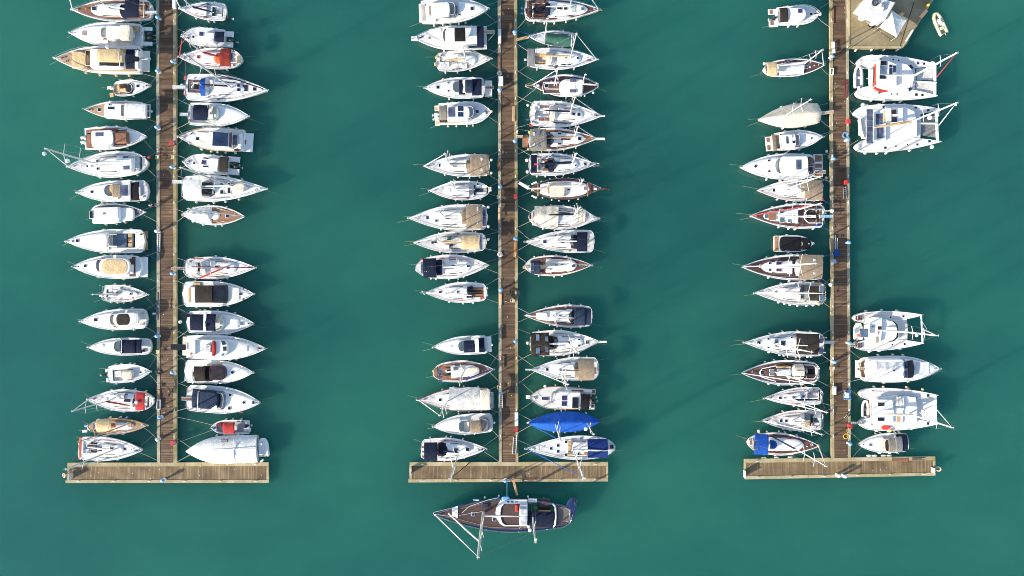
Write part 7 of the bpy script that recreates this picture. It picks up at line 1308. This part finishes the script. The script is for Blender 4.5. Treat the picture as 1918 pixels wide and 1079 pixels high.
# ------------------------------------------------------------------ people
def limb_body(name, joints, edges, mat, parent):
    """continuous skinned body: joints {key: (x, y, z, radius)}"""
    ks = list(joints); me = bpy.data.meshes.new(name); me.from_pydata([joints[k][:3] for k in ks], [(ks.index(a), ks.index(b)) for a, b in edges], []); me.materials.append(MATS[mat])
    o = bpy.data.objects.new(name, me); COL.objects.link(o); o.parent = parent
    sk = o.modifiers.new('skin', 'SKIN'); lay = me.skin_vertices[0] if me.skin_vertices else None
    if lay is None:
        bpy.context.view_layer.objects.active = o
    for i, k in enumerate(ks):
        v = me.skin_vertices[0].data[i]; v.radius = (joints[k][3],) * 2; v.use_root = (i == 0)
    ss = o.modifiers.new('sub', 'SUBSURF'); ss.levels = ss.render_levels = 2; sk.use_smooth_shade = True
    return o
def person(crop, x, y, rz, label, pose, top, legs, hair, cap=None):
    X, Y = W(crop, x, y, DZ); o = empty('person', (X, Y, DZ + .06), rz); tag(o, label, 'person')
    J = dict(pose)
    body = [('pelvis', 'chest'), ('chest', 'neck'), ('neck', 'head'), ('head', 'crown')]
    for s_ in 'lr': body += [('chest', 'sh' + s_), ('sh' + s_, 'el' + s_), ('el' + s_, 'wr' + s_), ('wr' + s_, 'pa' + s_), ('pelvis', 'hip' + s_), ('hip' + s_, 'kn' + s_), ('kn' + s_, 'an' + s_), ('an' + s_, 'toe' + s_)]
    R_ = dict(pelvis=.13, chest=.15, neck=.055, head=.095, crown=.07, shl=.065, shr=.065, ell=.045, elr=.045, wrl=.032, wrr=.032, pal=.035, par=.035, hipl=.085, hipr=.085, knl=.06, knr=.06, anl=.045, anr=.045, toel=.04, toer=.04)
    joints = {k: (*J[k], R_[k]) for k in R_}
    for s_ in 'lr':                       # five short, unequal, slightly bent fingers
        p, w_ = J['pa' + s_], J['wr' + s_]; d = [p[i] - w_[i] for i in range(3)]; l = sqrt(sum(t * t for t in d)); d = [t / l for t in d]
        sd = [-d[1], d[0], 0]; n_ = hypot(sd[0], sd[1]) or 1; sd = [t / n_ for t in sd]
        for f in range(5):
            off = (-.04, -.02, 0, .02, .045)[f]; ln = (.06, .075, .08, .072, .05)[f]
            a = tuple(p[i] + sd[i] * off + d[i] * .02 for i in range(3)); b_ = tuple(a[i] + d[i] * ln * .6 + sd[i] * (off * .3 if f in (0, 4) else 0) for i in range(3)); c_ = (b_[0] + d[0] * ln * .4, b_[1] + d[1] * ln * .4, b_[2] + d[2] * ln * .4 - .02)
            joints[f'f{s_}{f}a'] = (*a, .011); joints[f'f{s_}{f}b'] = (*b_, .010); joints[f'f{s_}{f}c'] = (*c_, .009)
            body += [('pa' + s_, f'f{s_}{f}a'), (f'f{s_}{f}a', f'f{s_}{f}b'), (f'f{s_}{f}b', f'f{s_}{f}c')]
    limb_body('body', joints, body, 'skin', o)
    g = 1.18
    jk = {k: (*J[k], R_[k] * g) for k in ('pelvis', 'chest', 'shl', 'shr', 'ell', 'elr', 'wrl', 'wrr')}
    limb_body('jacket', jk, [('pelvis', 'chest')] + [e for s_ in 'lr' for e in (('chest', 'sh' + s_), ('sh' + s_, 'el' + s_), ('el' + s_, 'wr' + s_))], top, o)
    tr = {k: (*J[k], R_[k] * (g + .06)) for k in ('pelvis', 'hipl', 'hipr', 'knl', 'knr', 'anl', 'anr')}
    limb_body('trousers', tr, [e for s_ in 'lr' for e in (('pelvis', 'hip' + s_), ('hip' + s_, 'kn' + s_), ('kn' + s_, 'an' + s_))], legs, o)
    for s_ in 'lr':
        a, b_ = J['an' + s_], J['toe' + s_]; MB().tube([(a[0] - (b_[0] - a[0]) * .3, a[1] - (b_[1] - a[1]) * .3, a[2] - .02), (a[0], a[1], a[2] - .01), b_, (b_[0] + (b_[0] - a[0]) * .3, b_[1] + (b_[1] - a[1]) * .3, b_[2])], [.04, .055, .05, .03], 8).build('shoe', 'fw', o)
    h, c = J['head'], J['crown']; n = J['neck']; f_ = J['face']
    MB().ball(((h[0] + c[0]) / 2 - f_[0] * .02, (h[1] + c[1]) / 2 - f_[1] * .02, max(h[2], c[2]) - .0), .125, 10, 0, 1, 1, .85).build('cap' if cap else 'hair', cap or hair, o)
    q = (h[0] + f_[0] * .1, h[1] + f_[1] * .1, h[2] + f_[2] * .1)
    MB().ball(q, .022, 6).build('nose', 'skin', o)
    for s_ in (1, -1): MB().ball((q[0] - f_[1] * .035 * s_ - f_[0] * .015, q[1] + f_[0] * .035 * s_ - f_[1] * .015, q[2] + .035), .012, 6).build('eye', 'blk', o); MB().ball((h[0] - f_[1] * .1 * s_, h[1] + f_[0] * .1 * s_, h[2]), .025, 6).build('ear', 'skin', o)
    MB().box(q[0] - .02, q[0] + .02, q[1] - .02, q[1] + .02, q[2] - .055, q[2] - .045, .003).build('mouth', 'rd', o)
    return o
# bending over the pontoon edge to take the bow line of the launch (local +x points at the water)
person('A2', 1024, 772, radians(192), 'person in white cap and navy jacket bending over to handle a mooring line', dict(pelvis=(-.1, 0, .86), chest=(.28, 0, 1.08), neck=(.44, 0, 1.12), head=(.55, 0, 1.1), crown=(.66, 0, 1.14), shl=(.3, .2, 1.08), shr=(.3, -.2, 1.08), ell=(.46, .22, .82), elr=(.46, -.2, .82), wrl=(.66, .12, .68), wrr=(.66, -.08, .7), pal=(.74, .1, .64), par=(.74, -.06, .66),
    hipl=(-.1, .1, .84), hipr=(-.1, -.1, .84), knl=(.02, .12, .46), knr=(-.18, -.14, .46), anl=(-.08, .12, .08), anr=(-.34, -.14, .08), toel=(.08, .13, .04), toer=(-.18, -.15, .04), face=(.6, 0, -.8)), 'n', 'gr', 'hair', 'fw')
# sitting on the boards with legs out
person('P', 1586.6, 775.5, radians(238), 'person in black jacket sitting on the pontoon near the red fire cabinet', dict(pelvis=(-.15, 0, .14), chest=(-.2, 0, .5), neck=(-.12, 0, .68), head=(-.06, 0, .8), crown=(-.05, 0, .9), shl=(-.19, .2, .58), shr=(-.19, -.2, .58), ell=(-.04, .3, .38), elr=(-.04, -.3, .38), wrl=(.16, .2, .36), wrr=(.16, -.2, .36), pal=(.25, .18, .36), par=(.25, -.18, .36),
    hipl=(-.1, .1, .14), hipr=(-.1, -.1, .14), knl=(.28, .13, .38), knr=(.3, -.12, .3), anl=(.56, .13, .09), anr=(.66, -.12, .09), toel=(.68, .14, .1), toer=(.78, -.13, .12), face=(1, 0, -.1)), 'bl', 'gr', 'hair')
